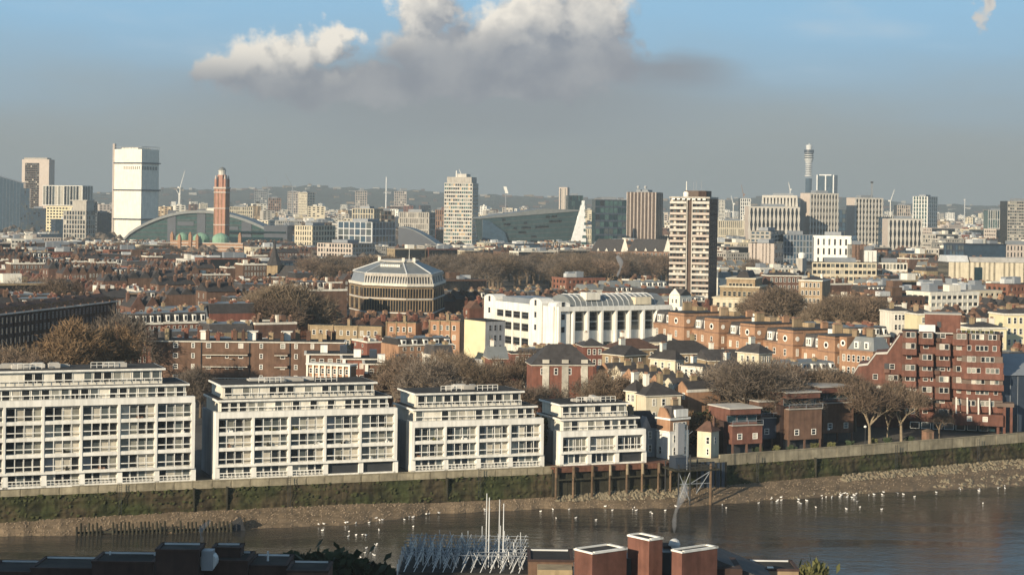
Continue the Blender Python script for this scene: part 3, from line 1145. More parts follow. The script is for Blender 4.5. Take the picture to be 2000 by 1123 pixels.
NB = 9
cw = L / NB
for f in range(8):
    z = 3.2 + f * fh
    for k in range(NB):
        x = k * cw
        if x + .6 < prof_x(z + 2.2):
            continue
        if k >= NB - 2:
            continue
        if (f * 2 + k) % 3 != 1:
            dp = 1.2 + .8 * ((f + k) % 2)
            bmat = ('ziggurat_brick', 'brown_brick', 'ziggurat_brick')[(k + f * 2) % 3]
            MB().prism([(x + .25, -.02), (x + .25, -dp + .9), (x + 1.1, -dp), (x + cw - .2, -dp), (x + cw - .2, -.02)], z - .95, z + .55).obj('bay', bmat, o)
            MB().prism([(x + .25, -.02), (x + .25, -dp + .9), (x + 1.1, -dp), (x + cw - .2, -dp), (x + cw - .2, -.02)], z + 2.0, z + 2.12).obj('bay_roof', bmat, o)
            bwl = MB().prism([(x + .4, -.02), (x + .4, -dp + 1.0), (x + 1.2, -dp + .1), (x + cw - .3, -dp + .1), (x + cw - .3, -.02)], z + .55, z + 2.0).obj('bay_wall', 'brown_panel', o)
            for q in range(2):
                put('window', winmesh(1.05, 1.35, GL[gsel((.5, .2, .15, .15))], 'white_paint', False, .06), bwl, (x + 1.75 + q * 1.15, -dp + .1, z + .6))
        else:
            put('window', winmesh(1.2, 1.3, GL[gsel((.55, .15, .15, .15))], 'white_paint', True, .08), o, (x + cw * .5, 0, z + .6))
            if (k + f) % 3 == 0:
                MB().box(x + .15, x + cw * .34, -.06, 0, z - .3, z + 2.0).obj('balcony_shade_panel', 'dark_metal', o)  # dark panel proud of the wall, standing in for a recess's shade
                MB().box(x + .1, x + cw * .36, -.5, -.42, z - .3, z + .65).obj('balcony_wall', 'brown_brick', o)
            if (k + f) % 2:
                put('window', winmesh(.7, 1.3, GL[gsel((.55, .15, .15, .15))], 'white_paint', False, .08), o, (x + cw * .86, 0, z + .6))
# the tall end wing, with long window bands and a raking frame
wx = X(1878)
for f in range(8):
    z = 3.2 + f * fh
    dp = (2.6, 3.4, 1.6, 3.0, 3.6, 3.0, 2.2, 1.2)[f]
    xr = L + (.3, .3, .1, .3, .3, .2, -.4, -.4)[f]
    MB().prism([(wx, -.02), (wx, -dp + 1), (wx + 1.2, -dp), (xr, -dp), (xr, -.02)], z - .95, z + .5).obj('bay', 'ziggurat_brick', o)
    bwl = MB().prism([(wx + .2, -.02), (wx + .2, -dp + 1.1), (wx + 1.3, -dp + .15), (xr - .2, -dp + .15), (xr - .2, -.02)], z + .5, z + 1.95).obj('bay_wall', 'brown_panel' if f % 2 else 'ziggurat_brick', o)
    n = 7
    for q in range(n):
        if (q + f) % 4 != 3:
            put('window', winmesh(.95, 1.3, GL[gsel((.55, .2, .15, .1))], 'white_paint', False, .06), bwl, (wx + 1.9 + q * (xr - wx - 2.4) / n, -dp + .15, z + .55))
for k in range(4):
    x = X(1868) + k * 2.6
    MB().extx([(-5.4, 4.6), (-5.2, 4.6), (-3.4, 8.4), (-3.6, 8.4)], x, x + .35).obj('raking_strut', 'pale_concrete', o)
MB().box(X(1868) - .3, L + .2, -5.4, -2.5, 1.9, 4.6).obj('podium_wall', 'ziggurat_brick', o)
for x in (X(1895), X(1925)):
    put('window', winmesh(1.2, 1.2, 'curtain', 'white_paint', True), o, (x, -5.4, 2.9))
MB().box(X(1780), X(1945), -2.4, -1.6, .3, 2.0).obj('shopfront', 'glass_teal', o)
for q in range(7):
    put('window', winmesh(2.2, 1.6, GL[q % 2], 'white_paint', False, .1), o, (X(1790) + q * 2.7, -2.45, .35))
for px in (1950, 1962, 1975):
    MB().box(X(px) - .3, X(px) + .3, -4.6, -4.0, 0, 6.5 if px > 1955 else 2).obj('column', 'ziggurat_brick', o)
MB().box(X(1945), X(1980), -4.7, -1, 6.5, 7.4).obj('gallery', 'brown_panel', o)
zz = S_.z(618, 1840)
MB().box(X(1808), X(1878), 5, 12, zt, zz).obj('lift_tower', 'ziggurat_brick', o)
MB().box(X(1806), X(1880), 4.9, 12.1, zz, zz + .3).obj('coping', 'pale_roof', o)
MB().box(X(1832), X(1840), 4.9, 5, zt + 1.2, zt + 2.6).obj('hatch', 'dark_metal', o)
MB().extx([(1.5, zt), (4, zt), (4, zt + 1.9), (3, zt + 1.9)], X(1796), X(1828)).obj('roof_light', 'pale_metal', o)
for k in range(6):
    MB().box(X(1880 + k * 11), X(1886 + k * 11), 3, 4.5, zt, zt + .7 + .3 * (k % 2)).obj('planter', 'leaf_olive', o)
rl = MB()
for k in range(9):
    rl.tube((X(1870) + k * 1.1, 1, zt), (X(1870) + k * 1.1, 1, zt + 1.1), .05, None, 4)
rl.tube((X(1870), 1, zt + 1.1), (X(1870) + 8.8, 1, zt + 1.1), .05, None, 4)
rl.obj('roof_railing', 'pale_metal', o)

S_ = Site(1957, None, 2070, 733, 446, 14, 26, pyb=850)
o = S_.root('metal_shed', 'grey ribbed metal roofed shed with dark blue walls beside the red brick block', 'shed')
L = S_.L
MB().box(0, L, 0, 26, 0, S_.zt).obj('wall', 'navy_clad', o)
MB().hip(-.4, L + .4, -.5, 26.5, S_.zt, 4.2, 0).obj('roof', 'grey_metal', o)
for k in range(7):
    MB().box(k * 2 + .2, k * 2 + .3, -.12, 0, 0, S_.zt - .3).obj('cladding_rib', 'grey_metal', o)
MB().box(1, 4.5, -.1, 0, 0, 4).obj('door', 'dark_metal', o)

# ------------------------------------------------------------------ river walk furniture
for i, (px, py) in enumerate(((1540, 843), (1618, 838), (1690, 833), (1758, 829), (1470, 850))):
    D = rivD(px) + 4.5
    p = at(px, py, D)
    t_ = ('beside the third brick river house', 'by the last brick river house', 'against the larger bare tree', 'between the two bare trees', 'by the first brick river house')[i]
    o = thing('street_lamp', 'white globe lamp on the river walk ' + t_, 'street lamp', (p.x, p.y, 0), 0, 'globe lamps on the river walk')
    MB().tube((0, 0, 0), (0, 0, p.z - .3), .07, .05, 6).obj('post', 'dark_metal', o)
    MB().lathe([(.05, p.z - .3), (.3, p.z - .15), (.36, p.z), (.26, p.z + .2), (.03, p.z + .3)], 0, 0, 10).obj('globe', 'lamp_white', o)
p = at(1812, 855, rivD(1812) + 3)
o = thing('timber_kiosk', 'small orange timber kiosk on the river walk by the red brick block', 'kiosk', (p.x, p.y, 0), R(20))
MB().box(-1, 1, -1, 1, 0, 2.3).obj('wall', 'terracotta', o)
MB().hip(-1.2, 1.2, -1.2, 1.2, 2.3, .5, 1.0).obj('roof', 'timber', o)
MB().box(-.4, .4, -1.05, -1, 0, 2).obj('door', 'timber', o)
r_ = random.Random(9)
for i in range(9):
    px = 1480 + i * 37 + r_.uniform(-8, 8)
    D = rivD(px) + r_.uniform(2, 4)
    k = ray(px, 870)[0]
    mb = MB()
    for j in range(60):
        a_ = r_.uniform(0, 6.28)
        q = Vector((math.cos(a_) * r_.uniform(.1, 1.1), math.sin(a_) * r_.uniform(.1, .8), r_.uniform(.1, 1.2)))
        mb.quad((q.x - .2, q.y, q.z), (q.x + .2, q.y - .1, q.z + .05), (q.x + .15, q.y, q.z + .3), (q.x - .2, q.y + .1, q.z + .25))
    o = thing('garden_shrub', 'low olive shrub in a garden bed along the river walk', 'shrub', (k * D, D, 0), 0, 'shrubs along the river walk')
    mb.obj('foliage', r_.choice(('leaf_olive', 'leaf_dark')), o)
    MB().tube((0, 0, 0), (0, 0, .6), .08, .04, 5).obj('stem', 'bark', o)

# groyne of timber piles standing in the shallows
a, c = ground(150, 1046, -8), ground(452, 1038, -8)
gr = thing('timber_groyne', 'long row of dark stumpy timber piles at the water edge below the white blocks', 'groyne', a, math.atan2(c.y - a.y, c.x - a.x))
Lg = (c - a).length
r_ = random.Random(4)
pm = [MB().tube((0, 0, -1.5), (r_.uniform(-.1, .1), 0, h), .24, .2, 7).mesh('pile', ('wet_timber',)) for h in (1.7, 2.0, 2.3, 1.4)]
for i in range(40):
    if i in (7, 8, 23):
        continue
    put('pile', r_.choice(pm), gr, (Lg * i / 39, r_.uniform(-.15, .15), 0))
MB().box(0, Lg * .97, .25, .45, .3, .7).obj('waling', 'wet_timber', gr)
p = ground(458, 1036, -8)
o = thing('river_stage', 'dark tilted timber stage at the end of the row of piles', 'stage', p, R(18))
MB().add([(-1.2, 0, -.3), (2.2, 0, -.3), (2.2, 3, -.3), (-1.2, 3, -.3), (-.6, 0, .6), (1.4, 0, 2.0), (1.6, 3, 2.1), (-.6, 3, .8)],
         [(0, 3, 2, 1), (4, 5, 6, 7), (0, 1, 5, 4), (1, 2, 6, 5), (2, 3, 7, 6), (3, 0, 4, 7)]).obj('deck', 'dark_metal', o)
MB().tube((1.9, .2, -1), (1.9, .2, 2.4), .12, None, 6).obj('post', 'wet_timber', o)

# gulls
gm = []
for wing in (0, 1):
    mb = MB()
    mb.lathe([(.01, -.30), (.10, -.2), (.14, 0), (.11, .16), (.05, .26), (.015, .3)], 0, 0, 8)
    vs = [(p[2], p[0], p[1] * 1.0 + .14) for p in mb.v]
    mb.v = vs
    mb.lathe([(.02, .20), (.075, .24), (.085, .31), (.05, .37), (.01, .39)], .24, 0, 8)
    mb.add([(.32, -.02, .31), (.32, .02, .31), (.32, 0, .34), (.44, 0, .30)], [(0, 1, 3), (1, 2, 3), (2, 0, 3)], 1)
    mb.add([(-.28, -.05, .16), (-.28, .05, .16), (-.5, .06, .18), (-.5, -.06, .18)], [(0, 1, 2, 3)], 1)
    if wing:
        for s_ in (-1, 1):
            mb.add([(.12, s_ * .1, .2), (-.12, s_ * .1, .2), (-.2, s_ * .6, .42), (.02, s_ * .62, .42)], [(0, 1, 2, 3)], 0)
    gm.append(mb.mesh('gull', ('feather', 'grey_metal')))
r_ = random.Random(6)
spots = []
for i in range(58):
    px = r_.choice((1335 + 650 * r_.random(), r_.gauss(1540, 40), r_.gauss(1660, 35)))
    spots.append((px, edge_py(px) + (r_.gauss(1, 3) if r_.random() < .6 else r_.uniform(-7, 34))))
for px0, px1, n in ((560, 640, 4), (650, 760, 14), (780, 860, 8), (910, 960, 4), (1030, 1200, 9), (1200, 1340, 7)):
    for i in range(n):
        px = r_.uniform(px0, px1)
        spots.append((px, edge_py(px) + (r_.gauss(0, 3) if r_.random() < .5 else r_.uniform(-8, 26))))
for i in range(9):
    spots.append((r_.uniform(700, 735), r_.uniform(1063, 1098)))
for px, py in spots:
    d_ = py - edge_py(px)
    p = ground(px, py, -7.98 if d_ > -1 else -7.75)
    o = put('gull', gm[r_.random() < .15], None, p, r_.uniform(0, 6.28))
    s_ = r_.uniform(.65, 1.05)
    o.scale = (s_, s_, s_)
    where = 'floating near the jetty' if 1200 < px < 1400 else 'floating off the shingle below the white blocks' if px < 1200 else 'at the muddy water edge past the jetty'
    tag(o, 'white gull ' + where, 'gull', 'gulls ' + where)
# ------------------------------------------------------------------ near bank, at the bottom of the view
o = thing('shade_tower_block', 'unseen tall slab of flats beside the viewpoint, added to shade the near brick roofs', 'tower block', (-117, 74, 0), R(-38))  # unseen tower, added to throw shade over the near brick roofs
MB().box(-25, 17, -10, 10, 0, 66).obj('wall', 'tower_brick', o)
sh = MB()
for f in range(21):
    sh.box(-25.3, 17.3, -10.4, -10, f * 3.1 + 1, f * 3.1 + 1.5)
sh.obj('balcony_edge', 'concrete', o)

eo = thing('brick_estate_block', 'shaded dark brick estate roofline with a square stair tower', 'apartment block', at(180, 1100, 186).xy.to_3d(), 0)
bx = eo.location.x


def ebox(nm, pxl, pxr, py, D0, dep, m='dark_brick', cop=True, parent=eo):
    a_, b_ = at(pxl, py, D0), at(pxr, py, D0)
    x0_, x1_, y0_ = a_.x - parent.location.x, b_.x - parent.location.x, D0 - parent.location.y
    z = a_.z
    MB().box(x0_, x1_, y0_, y0_ + dep, 0, z).obj(nm, m, parent)
    if cop:
        q = MB()
        q.box(x0_ - .08, x1_ + .08, y0_ - .08, y0_ + .3, z, z + .22)
        q.box(x0_ - .08, x0_ + .25, y0_ + .3, y0_ + dep, z, z + .22)
        q.box(x1_ - .25, x1_ + .08, y0_ + .3, y0_ + dep, z, z + .22)
        q.box(x0_ - .08, x1_ + .08, y0_ + dep - .3, y0_ + dep + .08, z + .005, z + .22)
        q.obj('coping', 'dark_brick', parent)
        MB().box(x0_ + .25, x1_ - .25, y0_ + .3, y0_ + dep - .3, z, z + .1).obj('roof', 'flat_felt', parent)
        MB().box(x0_ + .3, x1_ - .4, y0_ + dep - .6, y0_ + dep - .48, z + .05, z + .26).obj('roof_upstand', 'pale_metal', parent)
    return x0_, x1_, y0_, z


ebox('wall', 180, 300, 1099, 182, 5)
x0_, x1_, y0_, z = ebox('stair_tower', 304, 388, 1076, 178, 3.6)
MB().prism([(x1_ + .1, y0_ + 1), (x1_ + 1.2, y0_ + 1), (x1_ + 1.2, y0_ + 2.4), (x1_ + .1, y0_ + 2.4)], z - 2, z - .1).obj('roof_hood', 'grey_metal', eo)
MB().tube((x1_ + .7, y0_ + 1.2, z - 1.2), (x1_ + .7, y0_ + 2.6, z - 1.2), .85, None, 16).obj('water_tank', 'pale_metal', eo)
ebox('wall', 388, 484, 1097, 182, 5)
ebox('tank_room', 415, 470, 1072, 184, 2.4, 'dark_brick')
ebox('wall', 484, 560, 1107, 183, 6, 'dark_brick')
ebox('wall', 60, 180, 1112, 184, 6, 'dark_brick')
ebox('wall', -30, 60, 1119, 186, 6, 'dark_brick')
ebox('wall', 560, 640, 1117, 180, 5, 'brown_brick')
r_ = random.Random(2)
for i in range(8):
    p = at(200 + i * 45 + r_.uniform(-8, 8), 1096, 184)
    MB().tube((p.x - bx, -.2, p.z - 1), (p.x - bx, -.2, p.z + r_.uniform(.2, .7)), .14, .1, 6).obj('vent_pipe', 'pale_metal', eo)

lo = thing('brick_estate_block', 'sunlit orange brick estate roofline with three angular towers and white copings', 'apartment block', at(1260, 1100, 176).xy.to_3d(), 0)


def tw(pxl, pxm, pxr, py, D0, nm, cop='white_paint'):
    S_ = Site(pxl, pxm, pxr, py, D0, -52, reg=False)
    q = MB().frame(S_.x - lo.location.x, S_.y - lo.location.y, S_.th)
    q.box(0, S_.L, 0, S_.d, 0, S_.zt)
    q.obj(nm, 'ziggurat_brick', lo)
    q = MB().frame(S_.x - lo.location.x, S_.y - lo.location.y, S_.th)
    q.box(-.06, S_.L + .06, -.06, .14, S_.zt, S_.zt + .16).box(-.06, .14, .14, S_.d, S_.zt, S_.zt + .2)
    q.box(S_.L - .25, S_.L + .06, .25, S_.d, S_.zt, S_.zt + .2).box(-.06, S_.L + .06, S_.d - .3, S_.d + .06, S_.zt + .004, S_.zt + .2)
    q.obj('coping', cop, lo)
    q = MB().frame(S_.x - lo.location.x, S_.y - lo.location.y, S_.th).box(.25, S_.L - .25, .25, S_.d - .3, S_.zt, S_.zt + .08)
    q.obj('roof', 'flat_felt', lo)
    return S_


tw(1122, 1157, 1224, 1082, 176, 'corner_tower')
tw(1226, 1268, 1294, 1056, 179, 'stair_tower')
tw(1312, 1332, 1401, 1080, 174, 'corner_tower')
for (pxl, pxr, py, D0, dp, m_) in ((1222, 1250, 1090, 181, 3, 'dark_metal'), (1288, 1316, 1078, 182, 4, 'dark_metal'), (1296, 1325, 1066, 184, 2, 'dark_brick'), (1398, 1450, 1110, 178, 6, 'dark_brick')):
    ebox('link_wall', pxl, pxr, py, D0, dp, m_, False, lo)
a_, b_ = at(1396, 1082, 182), at(1510, 1128, 182)
MB().ext([(a_.x - lo.location.x, 0), (b_.x - lo.location.x, 0), (b_.x - lo.location.x, b_.z), (a_.x - lo.location.x, a_.z)], 3, 12).obj('sloping_roof', 'slate', lo)
p = at(1318, 1056, 184)
MB().lathe([(.5, p.z - .9), (.6, p.z - .4), (.45, p.z), (.2, p.z + .15)], p.x - lo.location.x, 8.4, 12).obj('flue_cowl', 'pale_metal', lo)
MB().tube((p.x - 1.6 - lo.location.x, 8, p.z - 1), (p.x - 1.6 - lo.location.x, 8, p.z + 1.4), .04, None, 4).obj('aerial', 'dark_metal', lo)
ro = thing('brick_roofline', 'low brown brick parapet between the steel roof frame and the orange brick towers', 'house', at(1040, 1100, 188).xy.to_3d(), 0)
ebox('wall', 1032, 1120, 1096, 188, 6, 'brown_brick', True, ro)
ebox('wall', 1050, 1118, 1112, 184, 3, 'stock_brick', False, ro)
ro2 = thing('brick_roofline', 'low brick roofs with pale chimneys at the bottom edge past the orange towers', 'house', at(1500, 1110, 186).xy.to_3d(), 0)
ebox('wall', 1470, 1560, 1114, 186, 5, 'stock_brick', True, ro2)
ebox('wall', 1500, 1545, 1107, 190, 3, 'red_brick', False, ro2)
for px in (1478, 1504):
    p = at(px, 1106, 187)
    MB().box(p.x - .3 - ro2.location.x, p.x + .3 - ro2.location.x, .5, 1.1, p.z - 1.5, p.z).obj('chimney', 'white_paint', ro2)

# steel roof frame: rows of raking struts, posts and four tall poles on a flat-roofed block
D0 = 190
a_, b_ = at(785, 1114, D0), at(1030, 1108, D0)
so = thing('steel_roof_frame', 'pale steel frame of raking struts and posts with four tall poles at the bottom edge', 'steel frame', (a_.x, D0, 0))
Lx = b_.x - a_.x
zb = a_.z
MB().box(0, Lx, 0, 14, 0, zb - .9).obj('wall', 'brown_brick', so)
MB().box(-.3, Lx + .3, -.3, 14, zb - .35, zb - .1).obj('edge_beam', 'flat_felt', so)
MB().box(-.1, Lx + .1, -.1, 14, zb - .9, zb - .35).obj('clerestory', 'dark_metal', so)
for i in range(7):
    MB().box(Lx * (i + .3) / 7, Lx * (i + .3) / 7 + .5, -.15, -.08, zb - 3, zb - .9).obj('wall_panel', ('concrete', 'terracotta', 'dark_metal')[i % 3], so)
stm = MB().tube((0, 0, 0), (.75, .6, 1.5), .045, .035, 5).mesh('strut', ('pale_metal',))
stm2 = MB().tube((0, 0, 0), (-.5, .9, 1.5), .05, .04, 5).mesh('strut', ('grey_metal',))
pom = MB().tube((0, 0, 0), (0, 0, 1.0), .055, .045, 5).mesh('post', ('pale_metal',))
r_ = random.Random(12)
NX = 13
for row in range(7):
    y = row * 1.9
    for i in range(NX):
        x = Lx * i / NX + .2 + r_.uniform(-.1, .1)
        put('strut', stm, so, (x, y, zb - .1 + row * .05), r_.uniform(-.12, .12))
        if row:
            put('strut', stm2, so, (x + .4, y, zb - .1 + r_.uniform(0, .3)), r_.uniform(-.5, .5))
    MB().tube((-.2, y + .6, zb + 1.55), (Lx + .2, y + .6, zb + 1.55), .045, None, 4).obj('purlin', 'grey_metal', so)
rdm = [MB().tube((0, 0, 0), (r_.uniform(-1.2, 1.2), r_.uniform(-.8, .8), r_.uniform(.6, 1.5)), .05, .035, 5).mesh('rod', (r_.choice(('pale_metal', 'grey_metal', 'white_paint')),)) for _ in range(9)]
for i in range(150):
    put('rod', r_.choice(rdm), so, (r_.uniform(0, Lx - .5), r_.uniform(0, 12), zb + r_.uniform(-.1, .9)), r_.uniform(0, 6.28))
for i in range(15):
    o_ = put('post', pom, so, (Lx * (i + .5) / 15 + r_.uniform(-.3, .3), r_.uniform(3, 12), zb))
    o_.scale = (1, 1, r_.uniform(1.8, 3.4))
for px, py in ((951, 963), (956, 971), (976, 975), (984, 983)):
    p = at(px, py, D0 + 3)
    MB().tube((p.x - a_.x, 3, zb - .1), (p.x - a_.x, 3, p.z), .075, .05, 6).obj('tall_pole', 'pale_metal', so)
for i in range(5):
    MB().tube((-.4 + .1 * i, i * 2.4, zb - 3.5), (-.5, i * 2.4 + .5, zb + .6), .07, None, 5).obj('stay', 'pale_metal', so)

# ------------------------------------------------------------------ brown brick council block and its wings
S_ = Site(296, None, 672, 667, 503, 3, 11, pyb=735)
o = S_.root('council_block', 'long brown brick council block with a white roof edge and white sash windows', 'apartment block')
L, zt = S_.L, S_.zt
MB().box(0, L, 0, 11, 0, zt).obj('wall', 'brown_brick', o)
MB().box(-.3, L + .3, -.35, 11.3, zt, zt + .28).obj('roof_edge', 'white_render', o)
MB().box(.2, L - .2, .2, 10.8, zt + .28, zt + .35).obj('roof', 'flat_felt', o)
X = lambda px: (px - 296) / 376 * L
for py in (672, 692, 713, 734):
    z = S_.z(py + 9, 480)
    for px in (343, 377, 407, 443, 470, 510, 552, 578, 610):
        put('window', winmesh(1.35 if px in (407, 470, 552, 343) else .95, 1.35, GL[gsel((.5, .2, .2, .1))], 'white_paint', True, .14), o, (X(px), 0, z))
for py in (694, 717, 739):
    z = S_.z(py, 440)
    for (a_, b_) in ((396, 484), (536, 562)):
        MB().box(X(a_), X(b_), -1.1, 0, z, z + .18).obj('balcony_slab', 'white_render', o)
        MB().box(X(a_), X(b_), -1.1, -1.0, z + .18, z + .95).obj('balcony_wall', 'brown_brick', o)
for px in (393, 487, 566):
    MB().tube((X(px), -.15, 0), (X(px), -.15, zt), .12, None, 5).obj('downpipe', 'dark_metal', o)
MB().lathe([(.05, 0), (.45, .1), (.5, .2)], X(452), -.6, 10).obj('satellite_dish', 'white_paint', o).location.z = S_.z(702, 452)
for i, px in enumerate((325, 388, 455, 480, 548, 600, 640)):
    if i in (1, 3, 4):
        MB().box(X(px), X(px) + 2.3, 4, 6.5, zt + .3, zt + 2.6).obj('roof_hut', 'white_paint', o)
        MB().box(X(px) - .3, X(px) + 2.9, 3.7, 6.8, zt + 2.6, zt + 2.85).obj('roof_hut_lid', 'white_render', o)
    else:
        chimney(o, X(px), 5.5, zt + .3, 1.1, 2.2, 2.4, 4, 'brown_brick')
rr_ = random.Random(71)
for i in range(15):
    px = 304 + i * 24.5 + rr_.uniform(-6, 6)
    y_ = rr_.choice((2.6, 8.6))
    chimney(o, X(px), y_, zt + .3, rr_.uniform(.8, 1.3), rr_.uniform(1.2, 2.2), rr_.uniform(1.5, 3.4), rr_.randint(3, 6), rr_.choice(('brown_brick', 'red_brick', 'brown_brick', 'stock_brick')))
for i in range(7):
    MB().tube((X(320 + i * 50), 6, zt + .3), (X(320 + i * 50), 6, zt + 3.6), .05, .04, 4).box(X(320 + i * 50) - .7, X(320 + i * 50) + .7, 5.97, 6.03, zt + 3.3, zt + 3.36).obj('aerial', 'dark_metal', o)
WL = ['brick wing with a white roof edge stepping forward from the council block', 'lower brick wing with white porch posts beside the council block', 'lowest brick wing with a white roof edge, beside bare trees']
for i, (a_, b_, py, D0) in enumerate(((597, 693, 693, 472), (668, 746, 702, 462), (712, 800, 712, 452))):
    S_ = Site(a_, None, b_, py, D0, 6, 10, pyb=735)
    o = S_.root('council_wing', WL[i], 'apartment block', 'wings of the council block')
    MB().box(0, S_.L, 0, 10, 0, S_.zt).obj('wall', 'red_brick' if i else 'brown_brick', o)
    MB().box(-.4, S_.L + .4, -.5, 10.4, S_.zt, S_.zt + .25).obj('roof_edge', 'white_render', o)
    MB().box(.2, S_.L - .2, .2, 10, S_.zt + .25, S_.zt + .32).obj('roof', 'flat_felt', o)
    winrow(S_, 'f', S_.zt - 2.3, -2.9, 4, 5, 1.2, 1.35)
    MB().box(.1, .9, -.45, .1, S_.zt - 2.2, S_.zt).obj('porch_pier', 'white_paint', o)
    for k in range(2):
        MB().box(S_.L * (.3 + .4 * k), S_.L * (.3 + .4 * k) + 1.8, 3, 5.5, S_.zt + .3, S_.zt + 2.2).obj('roof_hut', ('white_paint', 'navy_clad')[k], o)
S_ = Site(600, None, 682, 716, 440, -20, 4, pyb=735)
o = S_.root('access_gallery', 'sunlit white gallery with square openings stepping down behind the second white block', 'gallery')
MB().box(0, S_.L, .4, 4, 0, S_.zt).obj('wall', 'orange_brick', o)
q = MB()
for i in range(8):
    q.box(i * S_.L / 7 - .2, i * S_.L / 7 + .2, -.1, .5, 0, S_.zt)
q.box(-.3, S_.L + .3, -.25, 4.1, S_.zt, S_.zt + .4)
q.obj('gallery_frame', 'white_render', o)
for i in range(7):
    put('window', winmesh(.9, 1.3, 'glass_dark', 'white_paint', True), o, ((i + .5) * S_.L / 7, .4, S_.zt - 2))

# ------------------------------------------------------------------ shaded terrace running away at the edge of the view
S_ = Site(-25, None, 226, 615, 548, 78, 11, pyb=690)
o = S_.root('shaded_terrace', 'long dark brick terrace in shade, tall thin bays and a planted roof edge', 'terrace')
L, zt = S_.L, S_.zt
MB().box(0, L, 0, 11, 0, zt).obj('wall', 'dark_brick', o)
KEEP.append((70, 228, 598, 690, 650))
nb = 16
for i in range(nb):
    x = L * i / nb
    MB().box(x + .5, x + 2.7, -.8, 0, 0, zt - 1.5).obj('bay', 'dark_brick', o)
    MB().box(x - .12, x + .22, -.5, 0, 0, zt + .4).obj('party_wall', 'brown_brick', o)
    if i % 2 == 0:
        chimney(o, x, 5, zt, 2.4, .9, 1.8, 5, 'brown_brick')
winrow(S_, 'f', zt - 3.2, -3.2, 5, nb * 2, 1.0, 1.9, 'grey_metal', (.8, .2, 0, 0), pick=False, y=-.85)
MB().box(-.2, L + .2, -.9, .3, zt - .5, zt - .1).obj('cornice', 'pale_roof', o)
MB().hip(-.2, L + .2, .3, 11.2, zt - .1, 2.4, 0).obj('roof', 'clay_tile', o)
mb = MB()
r_ = random.Random(31)
for i in range(700):
    x, y, z = r_.uniform(0, L), r_.uniform(-.3, 3), zt + r_.uniform(0, 1.2)
    mb.quad((x - .3, y, z), (x + .3, y - .1, z), (x + .25, y, z + .35), (x - .25, y, z + .3))
mb.obj('roof_garden', 'twig_gold', o, stuff=True)

# ------------------------------------------------------------------ large pavilion with a grey mansard roof
P = [(684, 556, 790), (711, 554, 766), (795, 557, 757), (845, 560, 760), (868, 556, 800)]
pl = [at(a_, b_, d_) for a_, b_, d_ in P]
ox, oy = pl[0].x, pl[0].y
poly = [(p.x - ox, p.y - oy) for p in pl] + [(pl[4].x - ox - 3, pl[4].y - oy + 16), (pl[0].x - ox + 4, pl[0].y - oy + 24)]
cxm = sum(p[0] for p in poly) / len(poly)
cym = sum(p[1] for p in poly) / len(poly)


def inset(poly, f, c=None):
    c = c or (cxm, cym)
    return [(c[0] + (x - c[0]) * f, c[1] + (y - c[1]) * f) for x, y in poly]


def loft(mb, A, za, B, zb_, m=0, cap=True):
    n = len(A)
    vs = [(x, y, za) for x, y in A] + [(x, y, zb_) for x, y in B]
    fs = [(i, (i + 1) % n, n + (i + 1) % n, n + i) for i in range(n)]
    if cap:
        fs.append(tuple(range(n, 2 * n)))
    return mb.add(vs, fs, m)


o = thing('mansard_pavilion', 'large brown brick pavilion with a pale grey mansard roof of many dormer windows', 'institution', (ox, oy, 0))
FOOT.append((ox + cxm, oy + cym, 26))
KEEP.append((682, 873, 510, 606, 815))
zc = pl[1].z
z1 = zc + 4.2
zr = at(770, 509, 775).z
loft(MB(), poly, 0, poly, zc - .6).obj('wall', 'brown_brick', o)
loft(MB(), inset(poly, 1.03), zc - .6, inset(poly, 1.04), zc + .5).obj('cornice', 'white_render', o)
loft(MB(), inset(poly, .985), zc + .5, inset(poly, .93), z1).obj('mansard', 'grey_metal', o)
loft(MB(), inset(poly, .955), z1, inset(poly, .96), z1 + .4).obj('gutter', 'pale_metal', o)
loft(MB(), inset(poly, .94), z1 + .4, inset(poly, .40), zr - .7).obj('roof', 'lead_roof', o)
loft(MB(), inset(poly, .42), zr - .7, inset(poly, .42), zr).obj('ridge_parapet', 'pale_roof', o)
for k in (0, 2, 3):
    x, y = inset(poly, .42)[k]
    MB().box(x - .6, x + .6, y - .6, y + .6, zr - .5, zr + 1.2).obj('ridge_pier', 'white_render', o)
hm = MB()
for k in range(4):
    a_, b_ = inset(poly, .94)[k], inset(poly, .40)[k]
    MB().tube((*a_, z1 + .5), (*b_, zr - .6), .28, None, 5).obj('hip_roll', 'pale_metal', o)
x, y = inset(poly, .42)[3]
MB().tube((x - 2, y, zr), (x - 2, y, zr + 5), .12, .06, 5).obj('flagpole', 'white_paint', o)
sk = MB()
for k in range(10):
    a_ = Vector(inset(poly, .62)[1] + (0,)).lerp(Vector(inset(poly, .62)[2] + (0,)), .12 + k * .075)
    sk.box(a_.x - .35, a_.x + .35, a_.y - .4, a_.y + .8, zr - 3.4, zr - 1.5)
sk.obj('roof_lights', 'white_paint', o, stuff=True)
rib, arch, glz, strg = MB(), MB(), MB(), MB()
